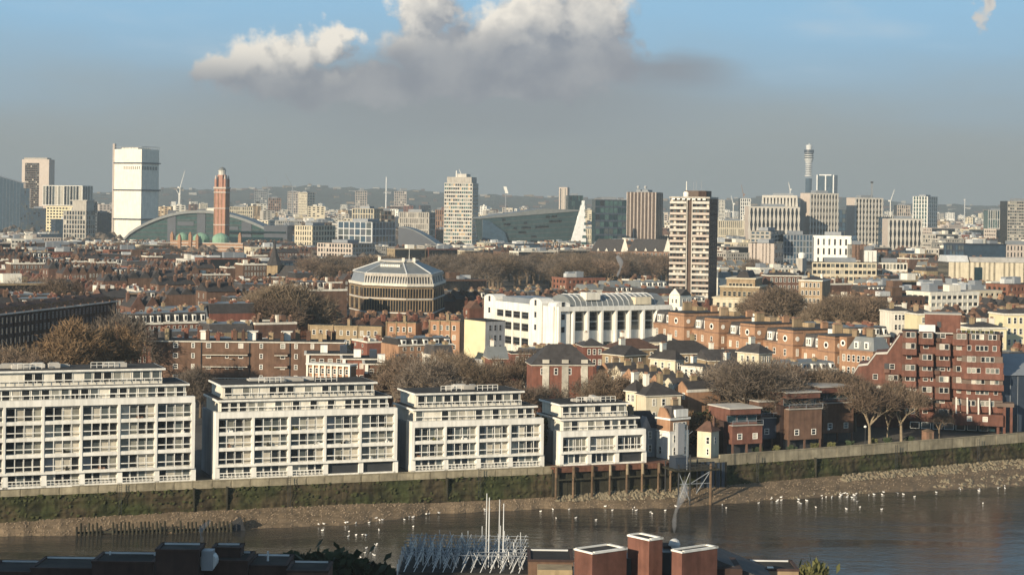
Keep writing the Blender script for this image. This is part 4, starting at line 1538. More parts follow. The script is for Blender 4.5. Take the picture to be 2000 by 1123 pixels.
for k, n in ((0, 3), (1, 16), (2, 9), (3, 5)):
    a_, b_ = Vector(poly[k]), Vector(poly[k + 1])
    ln, an = (b_ - a_).length, math.atan2(b_.y - a_.y, b_.x - a_.x)
    for mbx in (rib, arch, glz, strg):
        mbx.frame(a_.x, a_.y, an)
    w_ = ln / n
    for i in range(n):
        x = (i + .5) * w_
        if k:
            rib.extx([(-.1, zc + .5), (.2, zc + .5), (1.3, z1 + .1), (.55, z1 + .1)], x - w_ * .5, x - w_ * .5 + .35 * w_)
            rib.box(x - w_ * .5, x + w_ * .5, .3, 1.2, z1 - .9, z1 + .2)
        for (h0, hh) in ((zc - 5.2, 3.6), (zc - 10.8, 4.4)):
            glz.quad((x - w_ * .3, -.03, h0), (x + w_ * .3, -.03, h0), (x + w_ * .3, -.03, h0 + hh), (x - w_ * .3, -.03, h0 + hh))
            arch.box(x - w_ * .5, x - w_ * .32, -.35, 0, h0 - .1, h0 + hh + .2)
            arch.box(x - w_ * .5, x + w_ * .5, -.3, 0, h0 + hh, h0 + hh + .5)
    strg.box(0, ln, -.4, 0, zc - 6.0, zc - 5.5)
    strg.box(0, ln, -.4, 0, zc - 11.8, zc - 11.3)
rib.obj('dormer_ribs', 'concrete', o, stuff=True)
arch.obj('arcade', 'stock_brick', o, stuff=True)
glz.obj('windows', 'glass_dark', o, stuff=True)
strg.obj('string_course', 'pale_roof', o)

# ------------------------------------------------------------------ white studio building: lit end with round-topped towers, long glazed flank
S_ = Site(949, 1083, 1305, 599, 640, -60, pyb=668)
o = S_.root('white_studio_building', 'long white building with round topped towers and a flank of tall piers', 'office building')
L, d, zt = S_.L, S_.d, S_.zt
MB().box(0, L, 0, d, 0, zt - 1.2).obj('wall', 'white_render', o)


def domed(x0_, x1_, face, zt_, nm='end_tower'):
    ox_, oy_, rot = S_.fr(face)
    mb = MB().frame(ox_, oy_, rot)
    n, r_x = 8, (x1_ - x0_) / 2
    pts_ = [(x0_, 0), (x1_, 0)] + [((x0_ + x1_) / 2 + r_x * math.cos(math.pi * i / n), zt_ + r_x * .4 * math.sin(math.pi * i / n)) for i in range(n + 1)]
    mb.ext(pts_, -.8, 4.5)
    mb.obj(nm, 'white_paint', o)
    w_ = MB().frame(ox_, oy_, rot)
    for z in (zt_ - 1.0, zt_ - 5.2, zt_ - 9.6):
        winbox(w_, (x0_ + x1_) / 2 - .7, z, 1.4, 2.0, .1, -.82)
    w_.obj('tower_window', ('grey_metal', 'glass_dark'), o)


domed(0, L * .17, 'f', zt + .6)
domed(L * .68, L * .85, 'f', zt + .8)
domed(.2, d * .06 + 3, 'r', zt + .6)
b = MB()
b.box(L * .17, L * .66, -.5, 0, zt - 3.0, zt).box(L * .86, L, -.5, 0, 0, zt)
for i in range(5):
    x = L * (.17 + .49 * i / 4)
    b.box(x - .4, x + .4, -.4, 0, 0, zt - .5)
b.obj('buttress', 'white_paint', o)
for i in range(4):
    for z in (zt - 5.4, zt - 9.8, zt - 15):
        put('window', winmesh(4.9, 2.7, 'glass_dark', 'grey_metal', True, .1), o, (L * (.17 + .49 * (i + .5) / 4), -.12, z))
MB().box(L * .2, L * .62, 1.5, 14, zt - .2, zt + 1.8).obj('roof_hall', 'grey_metal', o)
ox_, oy_, rot = S_.fr('r')
pr = MB().frame(ox_, oy_, rot)
npier = 8
pw = (d - 1) / npier
for i in range(npier + 1):
    pr.box(1 + i * pw - .4, 1 + i * pw + .4, -2.0, 0, 0, zt)
pr.box(1, d, -2.02, -1.2, zt - 1.6, zt)
pr.box(1, d, -1.2, 0, zt - .4, zt)
pr.obj('pier_frame', 'white_paint', o)
for i in range(npier):
    q = MB().frame(ox_, oy_, rot)
    q.box(1 + i * pw + .5, 1 + (i + 1) * pw - .5, -.25, 0, zt - 12.6, zt - 8.6)
    q.box(1 + i * pw + .5, 1 + (i + 1) * pw - .5, -.25, 0, zt - 16.5, zt - 14.6)
    q.obj('spandrel', 'white_paint', o)
    c_, s_ = math.cos(rot), math.sin(rot)
    x = 1 + (i + .5) * pw
    for z, h in ((zt - 5.3, 3.2), (zt - 8.5, 2.9), (zt - 14.5, 1.9)):
        put('window', winmesh(pw - 2.2, h, 'glass_dark' if z > zt - 6 else GL[i % 2], 'grey_metal', True, .12), o, (ox_ + x * c_ + .05 * s_, oy_ + x * s_ - .05 * c_, z), rot)
q = MB().frame(ox_, oy_, rot)
n = 7
arc = [(2.0 + 9 * (1 - math.cos(math.pi * i / n)) / 2 * 1.6, zt - .4 + 4.2 * math.sin(math.pi * i / n)) for i in range(n + 1)]
q.extx(arc, 8, d)
q.obj('barrel_roof', 'lead_roof', o)
q = MB().frame(ox_, oy_, rot)
for i in range(16):
    x = 10 + i * (d - 12) / 16
    q.extx([(y, z + .3) for y, z in arc] + [(y, z - .2) for y, z in reversed(arc)], x, x + .25)
q.obj('roof_rib', 'pale_metal', o, stuff=True)
q = MB().frame(ox_, oy_, rot)
q.box(d * .3, d * .42, 2, 6, zt + 2, zt + 4.6)
q.obj('roof_plant', 'white_render', o)
q = MB().frame(ox_, oy_, rot)
q.box(d * .72, d * .86, 1, 4, zt + .2, zt + 2.8)
q.obj('roof_plant', 'cream_render', o)

S_ = Site(907, 948, 986, 628, 585, -58, pyb=688)
o = S_.root('blank_gabled_house', 'house with a blank pale yellow wall and a flank greyed for shade', 'house')
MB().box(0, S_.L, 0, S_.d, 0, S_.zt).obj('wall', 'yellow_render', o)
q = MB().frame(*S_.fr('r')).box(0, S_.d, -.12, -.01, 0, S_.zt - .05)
q.obj('flank_wall', 'grey_render', o)  # grey sheet puts the flank's shade into the wall colour
MB().box(-.2, S_.L + .2, -.2, S_.d + .2, S_.zt, S_.zt + .2).obj('roof', 'flat_felt', o)
winrow(S_, 'r', S_.zt - 3, -3.2, 4, 3, 1, 1.9, 'grey_metal', y=-.13)
for i, (a_, b_, py, t_) in enumerate(((754, 812, 632, 'yellow brick house pair with a parapet, before the mansard pavilion'), (838, 898, 629, 'yellow brick house group beside the blank pale yellow wall'), (602, 745, 640, 'dull grey brick houses between bare trees before the mansard pavilion'))):
    S_ = Site(a_, None, b_, py, 600, -10, 9, pyb=650)
    o = S_.root('yellow_brick_house', t_, 'house')
    MB().box(0, S_.L, 0, 9, 0, S_.zt).obj('wall', 'orange_brick' if i < 2 else 'stock_brick', o)
    MB().box(-.1, S_.L + .1, -.15, .4, S_.zt, S_.zt + .35).obj('parapet', 'stock_brick', o)
    MB().box(.1, S_.L - .1, .4, 9, S_.zt, S_.zt + .1).obj('roof', 'flat_felt', o)
    winrow(S_, 'f', S_.zt - 2.8, -3.1, 4, int(S_.L / 2.4), 1.1, 1.6)
    for k in range(3):
        MB().box(S_.L * k / 3, S_.L * k / 3 + .3, -.3, 0, 0, S_.zt + .6).obj('party_pier', 'stock_brick', o)
    chimney(o, S_.L * .5, 6, S_.zt, .9, 2.4, 2, 5, 'stock_brick')

# ------------------------------------------------------------------ orange brick mansion terrace, one house per projecting gable
e1 = (math.cos(R(-60)), math.sin(R(-60)))
C = at(1648, 655, 524)
edges_px = [1276, 1352, 1420, 1491, 1566, 1648]
zq = [19.6, 19.0, 18.4, 17.8, 17.2]


def tsolve(px):
    k, _ = ray(px, 650)
    return (k * C.y - C.x) / (e1[0] - k * e1[1])


ords = ['farthest from the end house', 'second farthest from the end house', 'in the middle of its row', 'second nearest the end house', 'nearest the end house']
for i in range(5):
    t0_, t1_ = tsolve(edges_px[i]), tsolve(edges_px[i + 1])
    x, y = C.x + e1[0] * t0_, C.y + e1[1] * t0_
    L = t1_ - t0_
    o = thing('mansion_house', 'orange brick mansion house, white dormers, round window, ' + ords[i], 'house', (x, y, 0), R(-60), 'orange brick mansion terrace')
    FOOT.append((x + e1[0] * L / 2 + 5, y + e1[1] * L / 2 + 4, L * .7))
    KEEP.append((edges_px[i], edges_px[i + 1], 615 + i * 8, 690, y))
    S_ = type('S', (), {})()
    zt = zq[i]
    gx = L * .60
    MB().box(0, gx, 0, 12, 0, zt - 4.2).obj('wall', 'orange_brick', o)
    MB().box(gx, L, -3.2, 12, 0, zt).obj('projecting_gable', 'orange_brick', o)
    q = MB()
    for z in (zt - 4.6, zt - 9.0, zt - .9):
        if z < zt - 2:
            q.box(0, gx, -.25, 0, z, z + .35)
        q.box(gx - .15, L + .15, -3.4, -3.2, z, z + .35)
        q.box(L, L + .2, -3.2, 0, z, z + .35)
    q.obj('string_course', 'terracotta', o)
    MB().box(gx - .2, L + .3, -3.5, 12, zt, zt + .3).obj('gable_roof', 'slate', o)
    MB().extx([(.3, zt - 4.2), (11.5, zt - 4.2), (10, zt - .4), (1.6, zt - .4)], 0, gx - .02).obj('mansard_roof', 'slate', o)
    for k in range(2):
        xx = gx * (.16 + .40 * k)
        q = MB()
        q.box(xx, xx + 2.4, .1, 3, zt - 3.9, zt - 1.4)
        q = q.obj('dormer', 'white_paint', o)
        put('window', winmesh(.75, 1.6, 'glass_dark', 'white_paint', True), q, (xx + .65, .08, zt - 3.4))
        put('window', winmesh(.75, 1.6, 'glass_dark', 'white_paint', True), q, (xx + 1.75, .08, zt - 3.4))
    for fl in range(4):
        z = zt - 8.0 - fl * 3.6
        for k in range(3):
            put('window', winmesh(1.2, 2.0, GL[gsel((.25, .15, .2, .4))], 'white_paint', True, .14), o, (gx * (k + .5) / 3, 0, z))
        put('window', winmesh(1.1, 2.0, GL[gsel((.3, .2, .2, .3))], 'white_paint', True, .14), o, ((gx + L) / 2, -3.2, z + .3))
        put('window', winmesh(.9, 2.2, 'curtain', 'white_paint', True, .16), o, (L, -1.6, z + .3), math.pi / 2)
    q = MB()
    q.tube(((gx + L) / 2, -3.3, zt - 2.6), ((gx + L) / 2, -3.15, zt - 2.6), 1.0, None, 14, 0)
    q.tube(((gx + L) / 2, -3.36, zt - 2.6), ((gx + L) / 2, -3.25, zt - 2.6), .6, None, 14, 1)
    q.obj('round_window', ('white_paint', 'glass_dark'), o)
    q = MB()
    q.tube((L + .1, -1.6, zt - 2.6), (L - .05, -1.6, zt - 2.6), .7, None, 12, 0)
    q.obj('round_window', ('white_paint',), o)
    MB().box(gx - .5, gx + 2.2, 6.5, 9, zt, zt + 1.6).obj('stair_hut', 'stock_brick', o)
    chimney(o, gx - 1.2, 5, zt - .6, 1.0, 3.0, 3.2, 6, 'stock_brick')
    chimney(o, L - .7, 9, zt, .9, 2.2, 1.9, 4, 'orange_brick')
    if i % 2 == 0:
        MB().box(gx * .3, gx * .3 + 2, 7, 9, zt - .4, zt + 1).obj('water_tank', 'white_paint', o)
S_ = Site(1640, 1706, 1742, 661, 512, -52, pyb=712)
o = S_.root('mansion_end_house', 'orange brick end house with a grey mansard, before the stepped brick block', 'house')
L, d, zt = S_.L, S_.d, S_.zt
MB().box(0, L, 0, d, 0, zt - 3.6).box(0, L * .22, -.05, d, zt - 3.6, zt - .3).obj('wall', 'orange_brick', o)
MB().frust(L * .22 + .01, L, .3, d, zt - 3.6, zt, 1.6).obj('mansard_roof', 'lead_roof', o)
MB().box(-.15, L + .15, -.25, d + .15, zt - 4.0, zt - 3.6).obj('cornice', 'terracotta', o)
for k in range(2):
    q = MB().box(L * (.42 + .3 * k), L * (.42 + .3 * k) + 1.6, .2, 2.4, zt - 3.2, zt - 1.2)
    q.obj('dormer', 'white_paint', o)
    put('window', winmesh(1.1, 1.5, 'glass_grey', 'white_paint', True), o, (L * (.42 + .3 * k) + .8, .19, zt - 3))
q = MB().tube((L * .11, -.16, zt - 2), (L * .11, -.04, zt - 2), .9, None, 14, 0).tube((L * .11, -.2, zt - 2), (L * .11, -.1, zt - 2), .5, None, 14, 1)
q.obj('round_window', ('white_paint', 'glass_dark'), o)
winrow(S_, 'f', zt - 7, -3.4, 3, 6, 1.1, 1.9)
chimney(o, L * .6, d * .6, zt - .2, 2.2, 1.2, 2.2, 5, 'stock_brick')
chimney(o, L * .2, d * .5, zt - .4, 1.8, 1.0, 1.8, 4, 'stock_brick')

# ------------------------------------------------------------------ the brick and concrete tower block
S_ = Site(1309, 1386, 1402, 385, 950, -15, pyb=575)
o = S_.root('residential_tower', 'lone tower block of brown brick with pale balcony bands in the middle distance', 'tower block')
L, d, zt = S_.L, S_.d, S_.zt
MB().box(0, L, .6, d, 0, zt).box(L, L + .02, 0, d, 0, zt).obj('wall', 'tower_brick', o)
nf = 20
fh = (zt - 2.0) / nf
pm1 = MB().box(0, L * .42, -.75, .55, 0, fh * .42).mesh('balcony_panel', ('pink_panel',))
pm2 = MB().box(0, L * .42, -.75, .55, 0, fh * .42).box(.1, L * .42 - .1, -.70, .5, fh * .42, fh * .46).mesh('balcony_panel', ('pale_concrete',))
gw = MB()
for f in range(nf):
    z = 1.2 + f * fh
    put('balcony_panel', (pm1, pm2)[(f // 2) % 2], o, (0, 0, z))
    put('balcony_panel', (pm1, pm2)[(f // 2) % 2], o, (L * .58, 0, z))
    for k in range(12):
        if 5 <= k <= 6:
            continue
        x = L * (k + .15) / 12
        gw.quad((x, .57, z + fh * .45), (x + L * .055, .57, z + fh * .45), (x + L * .055, .57, z + fh * .92), (x, .57, z + fh * .92), gsel((.5, .2, .15, .15)))
    ox_, oy_, rot = S_.fr('r')
    gw.frame(ox_, oy_, rot)
    for k in range(4):
        winbox(gw, 1.5 + k * (d - 3) / 4, z + fh * .35, 1.4, fh * .5, .1, -.03, 1, 0)
    gw.frame()
gw.obj('windows', GL, o, stuff=True)
q = MB()
q.box(L * .425, L * .445, -.4, .6, 0, zt).box(L * .555, L * .575, -.4, .6, 0, zt)
q.obj('stair_fin', 'pale_concrete', o)
MB().box(-.3, L + .3, -.9, d + .3, zt - .9, zt).obj('parapet', 'concrete', o)
MB().box(L * .35, L * .85, 3, d - 2, zt, zt + 3.2).obj('plant_room', 'brown_panel', o)
MB().box(L * .7, L * .9, 2, 6, zt, zt + 3.0).obj('tank_room', 'dark_brick', o)
MB().lathe([(1.6, zt), (1.7, zt + 2), (1.2, zt + 2.6)], L * .38, 4, 12).obj('water_tank', 'white_paint', o)
MB().tube((L * .38, 4, zt + 2), (L * .38, 4, zt + 8), .35, .2, 6).obj('flue', 'white_paint', o)
for k in (.55, .62, .75):
    MB().tube((L * k, 5, zt + 3), (L * k, 5, zt + 8), .09, None, 4).obj('aerial', 'grey_metal', o)
sl_ = MB()
for k in range(7):
    sl_.box(L * (.05 + .13 * k), L * (.05 + .13 * k) + 1.6, -.93, -.9, zt - 1.6, zt - .95)
sl_.obj('top_windows', 'lamp_white', o, stuff=True)

# stepped tan building and the small gabled white house beside it
S_ = Site(1393, 1484, 1500, 545, 800, -16, pyb=606)
o = S_.root('stepped_tan_building', 'tan stone building in three stepped tiers to the side of the lone tower block', 'apartment block')
L, d, zt = S_.L, S_.d, S_.zt
for i, (a_, b_, py0, py1) in enumerate(((0, 1, 606, 584), (.14, .98, 584, 562), (.27, .88, 562, 546))):
    z0, z1 = S_.z(py0, 1440), S_.z(py1, 1440)
    MB().box(L * a_, L * b_, i * 1.2, d, 0 if i == 0 else z0, z1).obj('wall', 'stock_brick' if i else 'cream_render', o)
    MB().box(L * a_ - .4, L * b_ + .4, i * 1.2 - .5, d, z1, z1 + .5).obj('cornice', 'cream_render', o)
    winrow(S_, 'f', z1 - 4, -3.6, 1 if i else 3, 7, 1.5, 2.2, 'cream_render', x0=L * a_ + 1, x1=L * b_ - 1, y=i * 1.2)
MB().frust(L * .45, L * .75, 5, d, zt, zt + 3, 1.5).obj('roof', 'slate', o)
S_ = Site(1307, 1328, 1350, 577, 690, -45, pyb=600)
o = S_.root('white_gabled_house', 'small white house with a gable at the foot of the lone tower block', 'house')
MB().box(0, S_.L, 0, S_.d, 0, S_.zt).ext([(0, S_.zt), (S_.L, S_.zt), (S_.L / 2, S_.zt + 2.5)], 0, .5).obj('wall', 'white_render', o)
MB().hip(-.2, S_.L + .2, -.1, S_.d, S_.zt, 2.3, 0).obj('roof', 'slate', o)
winrow(S_, 'f', S_.zt - 3, -3, 3, 2, 1, 1.6)
winrow(S_, 'r', S_.zt - 3, -3, 3, 2, 1, 1.6)

# ------------------------------------------------------------------ villas and hall between the river blocks and the mansions
def villa(pxl, pxm, pxr, py, D, th, label, wall='cream_render', roof='slate', rh=2.2, pyb=None, nm='villa', ov=.5, nf=2, wf=3, wr=2, ins=None, ch=1):
    S_ = Site(pxl, pxm, pxr, py, D, th, 9 if pxm is None else None, pyb=pyb or py + 22)
    o = S_.root(nm, label, 'house', 'houses between the river blocks and the mansion terrace')
    L, d, zt = S_.L, S_.d, S_.zt
    MB().box(0, L, 0, d, 0, zt).obj('wall', wall, o)
    MB().hip(-ov, L + ov, -ov, d + ov, zt, rh, ins).obj('roof', roof, o)
    MB().box(-ov + .1, L + ov - .1, -ov + .1, d + ov - .1, zt - .22, zt).obj('eaves', 'white_render', o)
    winrow(S_, 'f', zt - 2.4, -2.9, nf, wf, .95, 1.6, mix=(.4, .2, .2, .2))
    if pxm:
        winrow(S_, 'r', zt - 2.4, -2.9, nf, wr, .95, 1.6, mix=(.4, .2, .2, .2))
    for i in range(ch):
        chimney(o, L * (.3 + .4 * i), d * .6, zt + rh * .4, .8, 1.7, rh * .6 + 1.4, 4, 'white_render' if i % 2 == 0 else 'stock_brick')
    return S_, o


villa(1176, 1219, 1262, 694, 470, -50, 'cream fronted villa with a dark hipped roof behind the bare trees', 'stock_brick', pyb=715, ins=2.0)
villa(1205, None, 1290, 682, 500, 20, 'brown brick villa with white sashes beyond the cream fronted villa', 'stock_brick', 'clay_tile', 2.6)
villa(1270, 1319, 1336, 703, 458, -45, 'pale yellow villa end with a slate roof, before the long slate roofed house', 'cream_render', ins=1.8)
villa(1285, None, 1397, 690, 500, 12, 'long cream house under one broad dark slate hipped roof', 'stock_brick', 'slate', 3.2, wf=9, ch=2)
villa(1440, 1482, 1508, 690, 470, -50, 'tall yellow villa with a wide black hipped roof before the mansion terrace', 'cream_render', ins=2.5)
villa(1268, None, 1330, 668, 545, 10, 'low cream house with a black pyramid roof beside the first mansion house', 'cream_render')
villa(1385, None, 1446, 704, 478, 15, 'brown house with pitched slate roofs beside the tall yellow villa', 'stock_brick', rh=2.6, ins=0)
villa(1330, 1372, 1392, 716, 452, -40, 'white rear-wing house with stacked flat roofs before the long slate roofed house', 'white_render', rh=.6)
villa(1395, 1428, 1452, 722, 446, -40, 'stock brick house behind the bare trees and below the tall yellow villa', 'stock_brick', ins=1.0)
villa(1222, 1243, 1262, 764, 408, -45, 'small pale house behind the smallest white block', 'cream_render', rh=2.4, ch=1)
villa(1262, None, 1330, 772, 404, 22, 'dark slate roofed house behind the orange gabled house', 'cream_render', rh=2.6, ch=2)
# terrace with parallel gabled roofs and white party walls
C2 = at(1345, 764, 412)
for i in range(7):
    t_ = -5.4 * (i + 1)
    x, y = C2.x + e1[0] * t_, C2.y + e1[1] * t_
    o = thing('gabled_terrace_house', 'yellow brick house, narrow gabled roof between pale party walls, ' + ('nearest the river', 'second from the river', 'third from the river', 'fourth from the river', 'fifth from the river', 'sixth from the river', 'farthest from the river')[i], 'house', (x, y, 0), R(-60), 'narrow gabled terrace above the cream cottage')
    zt = at(1345, 764, 412).z + .25 * i
    MB().box(0, 5.2, 0, 9, 0, zt).ext([(0, zt), (5.2, zt), (2.6, zt + 2)], 0, .3).obj('wall', 'cream_render' if i % 2 else 'orange_brick', o)
    MB().ext([(-.02, zt), (5.22, zt), (2.6, zt + 2.0)], .3, 9).obj('roof', 'slate', o)
    MB().box(-.16, .14, -.2, 9.2, zt - .3, zt + 1.1).obj('party_wall', 'pale_roof', o)
    MB().box(5.0, 5.3, -.3, 9.3, zt - .3, zt + .3).obj('gutter_wall', 'white_render', o)
    put('window', winmesh(.9, 1.5, 'glass_dark', 'white_paint'), o, (1.6, 0, zt - 2))
    put('window', winmesh(.9, 1.5, 'curtain', 'white_paint'), o, (3.6, 0, zt - 2))
    MB().box(.6, 2.2, -3, 0, 0, zt - 2.4).obj('rear_wing', 'cream_render', o)
    chimney(o, .2, 5, zt + .8, .7, 1.6, 1.9, 4, 'stock_brick')
    FOOT.append((x + 4, y - 2, 7))
KEEP.append((1240, 1350, 730, 770, 412))
S_, o = villa(1040, None, 1158, 712, 436, 8, 'red brick hall with a black hipped roof and tall white windows among bare trees', 'red_brick', 'slate', 4.6, 760, 'brick_hall', .5, 1, 4, ch=0)
for k in range(3):
    q = MB().box(S_.L * (.22 + .32 * k) - .8, S_.L * (.22 + .32 * k) + .8, -.15, .02, S_.zt - 8.5, S_.zt + 1.2)
    q.obj('tall_window', 'curtain', o)
villa(1140, None, 1182, 676, 520, 10, 'plain red brick house beside the white studio building', 'red_brick', rh=2.0)
villa(957, None, 990, 700, 500, 10, 'small red brick gable with a grey sloping roof among bare trees', 'red_brick', 'lead_roof', 3.0, ins=0)
villa(1000, None, 1040, 690, 530, 10, 'red brick house with a flat roof beyond the brick hall', 'red_brick', 'flat_felt', .4)

# ------------------------------------------------------------------ right-hand middle distance
for (pxl, pxm, pxr, py, D, th, lab_, wl, nf, n, pyb) in (
        (1742, None, 1787, 608, 620, 12, 'white stuccoed house with two rows of arched windows beyond the mansion terrace', 'white_render', 3, 5, 640),
        (1792, None, 1830, 613, 600, 12, 'blank pale yellow house behind the lift tower of the stepped block', 'yellow_render', 2, 2, 640),
        (1961, None, 2060, 613, 560, 12, 'tall pale yellow house at the edge of the view above the metal shed', 'yellow_render', 3, 8, 650),
        (1895, None, 1966, 640, 550, 12, 'lower pale yellow house with a dark roof behind the stepped block', 'yellow_render', 3, 7, 672),
        (1700, None, 1760, 596, 700, 12, 'grey slate roofed house with red end wall beyond the white stuccoed house', 'red_brick', 3, 5, 606),
        (1560, 1606, 1622, 548, 780, -20, 'brown brick flats with a lit orange end beyond the bare trees', 'stock_brick', 5, 5, 600),
        (1500, None, 1566, 538, 830, 8, 'brown brick flats with pale roof huts beside the stepped tan building', 'brown_brick', 4, 7, 560)):
    S_ = Site(pxl, pxm, pxr, py, D, th, 10 if pxm is None else None, pyb=pyb)
    o = S_.root('town_house', lab_, 'house')
    MB().box(0, S_.L, 0, S_.d, 0, S_.zt).obj('wall', wl, o)
    MB().box(-.25, S_.L + .25, -.3, S_.d + .2, S_.zt - .4, S_.zt + .1).obj('cornice', 'white_render', o)
    MB().hip(.2, S_.L - .2, .2, S_.d - .2, S_.zt + .1, 1.4).obj('roof', 'slate', o)
    winrow(S_, 'f', S_.zt - 3, -3.3, nf, n, 1.1, 1.9)
    chimney(o, S_.L * .25, S_.d * .5, S_.zt, .9, 2, 2.6, 4, 'stock_brick')
    chimney(o, S_.L * .8, S_.d * .5, S_.zt, .9, 2, 2.4, 4, 'white_render')

# small smoke plumes over the chimneys of the near bank and one far flue
mv = bpy.data.materials.new('smoke')
mv.use_nodes = True
t = mv.node_tree
t.nodes.clear()
pvn = nd(t, 'ShaderNodeVolumePrincipled')
pvn.inputs['Color'].default_value = (.9, .92, .95, 1)
pvn.inputs['Density'].default_value = .6
ov_ = nd(t, 'ShaderNodeOutputMaterial')
t.links.new(pvn.outputs[0], ov_.inputs['Volume'])
M['smoke'] = mv
for (px, py, D, h, w, lb) in ((1317, 1040, 184, 5.2, .38, 'thin white smoke rising over the orange brick towers'), (392, 1062, 184, 2.4, .3, 'thin smoke rising behind the shaded brick stair tower'), (1206, 541, 760, 9, 1.0, 'wisp of smoke over the roofs before the winter park')):
    p = at(px, py, D)
    mb = MB()
    r_ = random.Random(px)
    prof_ = []
    n = 10
    vs = []
    for i in range(n):
        f = i / (n - 1)
        cx_, cy_ = w * 1.5 * math.sin(f * 5 + px) * f + w * 1.5 * f, .3 * math.sin(f * 7)
        rr_ = w * (.25 + 1.1 * f + .25 * math.sin(f * 11)) * (1 if i < n - 1 else .4)
        for j in range(8):
            a_ = j / 8 * 2 * math.pi
            vs.append((cx_ + rr_ * math.cos(a_), cy_ + rr_ * math.sin(a_), f * h))
    fs = [(i * 8 + j, i * 8 + (j + 1) % 8, (i + 1) * 8 + (j + 1) % 8, (i + 1) * 8 + j) for i in range(n - 1) for j in range(8)]
    fs += [tuple(reversed(range(8))), tuple(range((n - 1) * 8, n * 8))]
    mb.add(vs, fs)
    o = mb.obj('smoke', 'smoke', None, p, 0)
    tag(o, lb, 'smoke', kind='stuff')
# ------------------------------------------------------------------ skyline
def block(name, label, cat, px, pyt, D, th, pyb, nf, nb, sb=3, wall='concrete', pier=.8, band=1.0, dep=.4, mix=(.6, .25, .1, .05), top=0.0, roof='flat_felt', plant=True, d=None, sidewall=None, glassm=GL, ph=3.0, zbot=0, group=None):
    """an office or tower with a real window wall on the faces in view"""
    S_ = Site(px[0], px[1], px[2], pyt, D, th, d, pyb=pyb)
    o = S_.root(name, label, cat, group)
    L, dd, zt = S_.L, S_.d, S_.zt
    MB().box(0, L, 0, dd, zbot, zt - top).obj('core', glassm[0] if sidewall is None else sidewall, o)
    w, g = MB(), MB()
    z0 = max(zbot, 0)
    for face, n in (('f', nb), ('r' if th < 0 else 'l', sb)):
        ln = S_.flen(face)
        if ln < 1 or n == 0:
            continue
        w.frame(*S_.fr(face))
        g.frame(*S_.fr(face))
        grid(w, g, ln, z0, zt - top, nf, n, pier, band, dep, mix)
    w.frame()
    w.box(-dep, L + dep, -dep, dd + dep, zt - top, zt)
    w.obj('facade', wall, o)
    if g.v:
        g.obj('windows', glassm, o, stuff=True)
    MB().box(.3, L - .3, .3, dd - .3, zt, zt + .1).obj('roof', roof, o)
    if plant:
        MB().box(L * .25, L * .7, dd * .25, dd * .75, zt + .1, zt + ph).obj('plant_room', 'grey_metal', o)
    return S_, o


GG = ('glass_green', 'glass_grey', 'glass_teal', 'curtain_dim')
GT = ('glass_teal', 'glass_green', 'glass_dark', 'glass_grey')
GB = ('glass_blue', 'glass_grey', 'navy_clad', 'glass_dark')

# far end of the view: slanted slab, dark blocks, framed tower
S_ = Site(-60, None, 46, 357, 3000, 8, 30, pyb=455)
o = S_.root('slanted_glass_block', 'big grey glass block with a slanting top at the edge of the view', 'office building')
L, zt = S_.L, S_.zt
zl = at(0, 336, 3000).z
MB().ext([(0, 0), (L, 0), (L, zt), (0, zl + 6)], 0, 30).obj('wall', 'glass_blue', o)
q = MB()
for i in range(17):
    x = L * i / 16
    q.box(x - .15, x + .15, -.5, 0, 0, zl + 6 + (zt - zl - 6) * i / 16)
q.obj('fin', 'grey_metal', o, stuff=True)
MB().ext([(0, zl + 6), (L, zt), (L, zt + .8), (0, zl + 6.8)], -.5, 30.2).obj('roof', 'grey_metal', o)
S_, o = block('dark_glass_block', 'narrow dark navy block against the slanted glass block', 'office building', (41, None, 58), 368, 2960, 10, 455, 18, 5, 0, 'navy_clad', .4, .6, glassm=GB, d=20, plant=False)
S_, o = block('dark_glass_block', 'low dark navy block below the cream framed tower', 'office building', (56, None, 93), 407, 2900, 10, 455, 12, 8, 0, 'navy_clad', .4, .6, glassm=GB, d=20)
S_ = Site(43, 96, 107, 312, 3150, -20, pyb=405)
o = S_.root('cream_framed_tower', 'cream framed tower with a tall brown window panel down its face', 'tower block')
L, d, zt = S_.L, S_.d, S_.zt
MB().box(0, L, 0, d, 0, zt).obj('wall', 'pink_panel', o)
w, g = MB().frame(L * .12, 0, 0), MB().frame(L * .12, 0, 0)
grid(w, g, L * .52, 0, zt - 6, 30, 8, .5, 1.2, .4, (.7, .2, .07, .03))
w.obj('window_panel', 'brown_panel', o)
g.obj('windows', GL, o, stuff=True)
MB().box(L * .05, L * .9, 2, d - 2, zt, zt + 3).obj('plant_room', 'concrete', o)
for k in range(4):
    MB().tube((L * (.2 + .18 * k), 5, zt + 3), (L * (.2 + .18 * k), 5, zt + 5.5), .3, None, 5).obj('aerial', 'grey_metal', o)
S_, o = block('white_finned_block', 'white block with tall fins over a recessed cream base, before the cream framed tower', 'office building', (84, 161, 181), 363, 2680, -18, 392, 1, 13, 4, 'white_paint', .7, 1.6, mix=(.2, .3, .3, .2), zbot=44, plant=False, sidewall='grey_metal')
MB().box(S_.L * .08, S_.L * .95, 1.5, S_.d, 0, 44).obj('base_wall', 'cream_render', o)
w, g = MB().frame(S_.L * .08, 1.5, 0), MB().frame(S_.L * .08, 1.5, 0)
grid(w, g, S_.L * .8, 0, 42, 10, 10, 1.5, 1.8, .5, (.8, .1, .05, .05))
w.obj('base_facade', 'yellow_render', o)
g.obj('windows', GL, o, stuff=True)
S_, o = block('stepped_grey_block', 'grey brown stepped block before the white finned block', 'office building', (124, 168, 186), 412, 2250, -20, 470, 7, 8, 4, 'concrete', 1.2, 1.2)
MB().box(S_.L * .35, S_.L * .95, 3, S_.d, S_.zt, S_.zt + 12).obj('upper_storey', 'concrete', o)
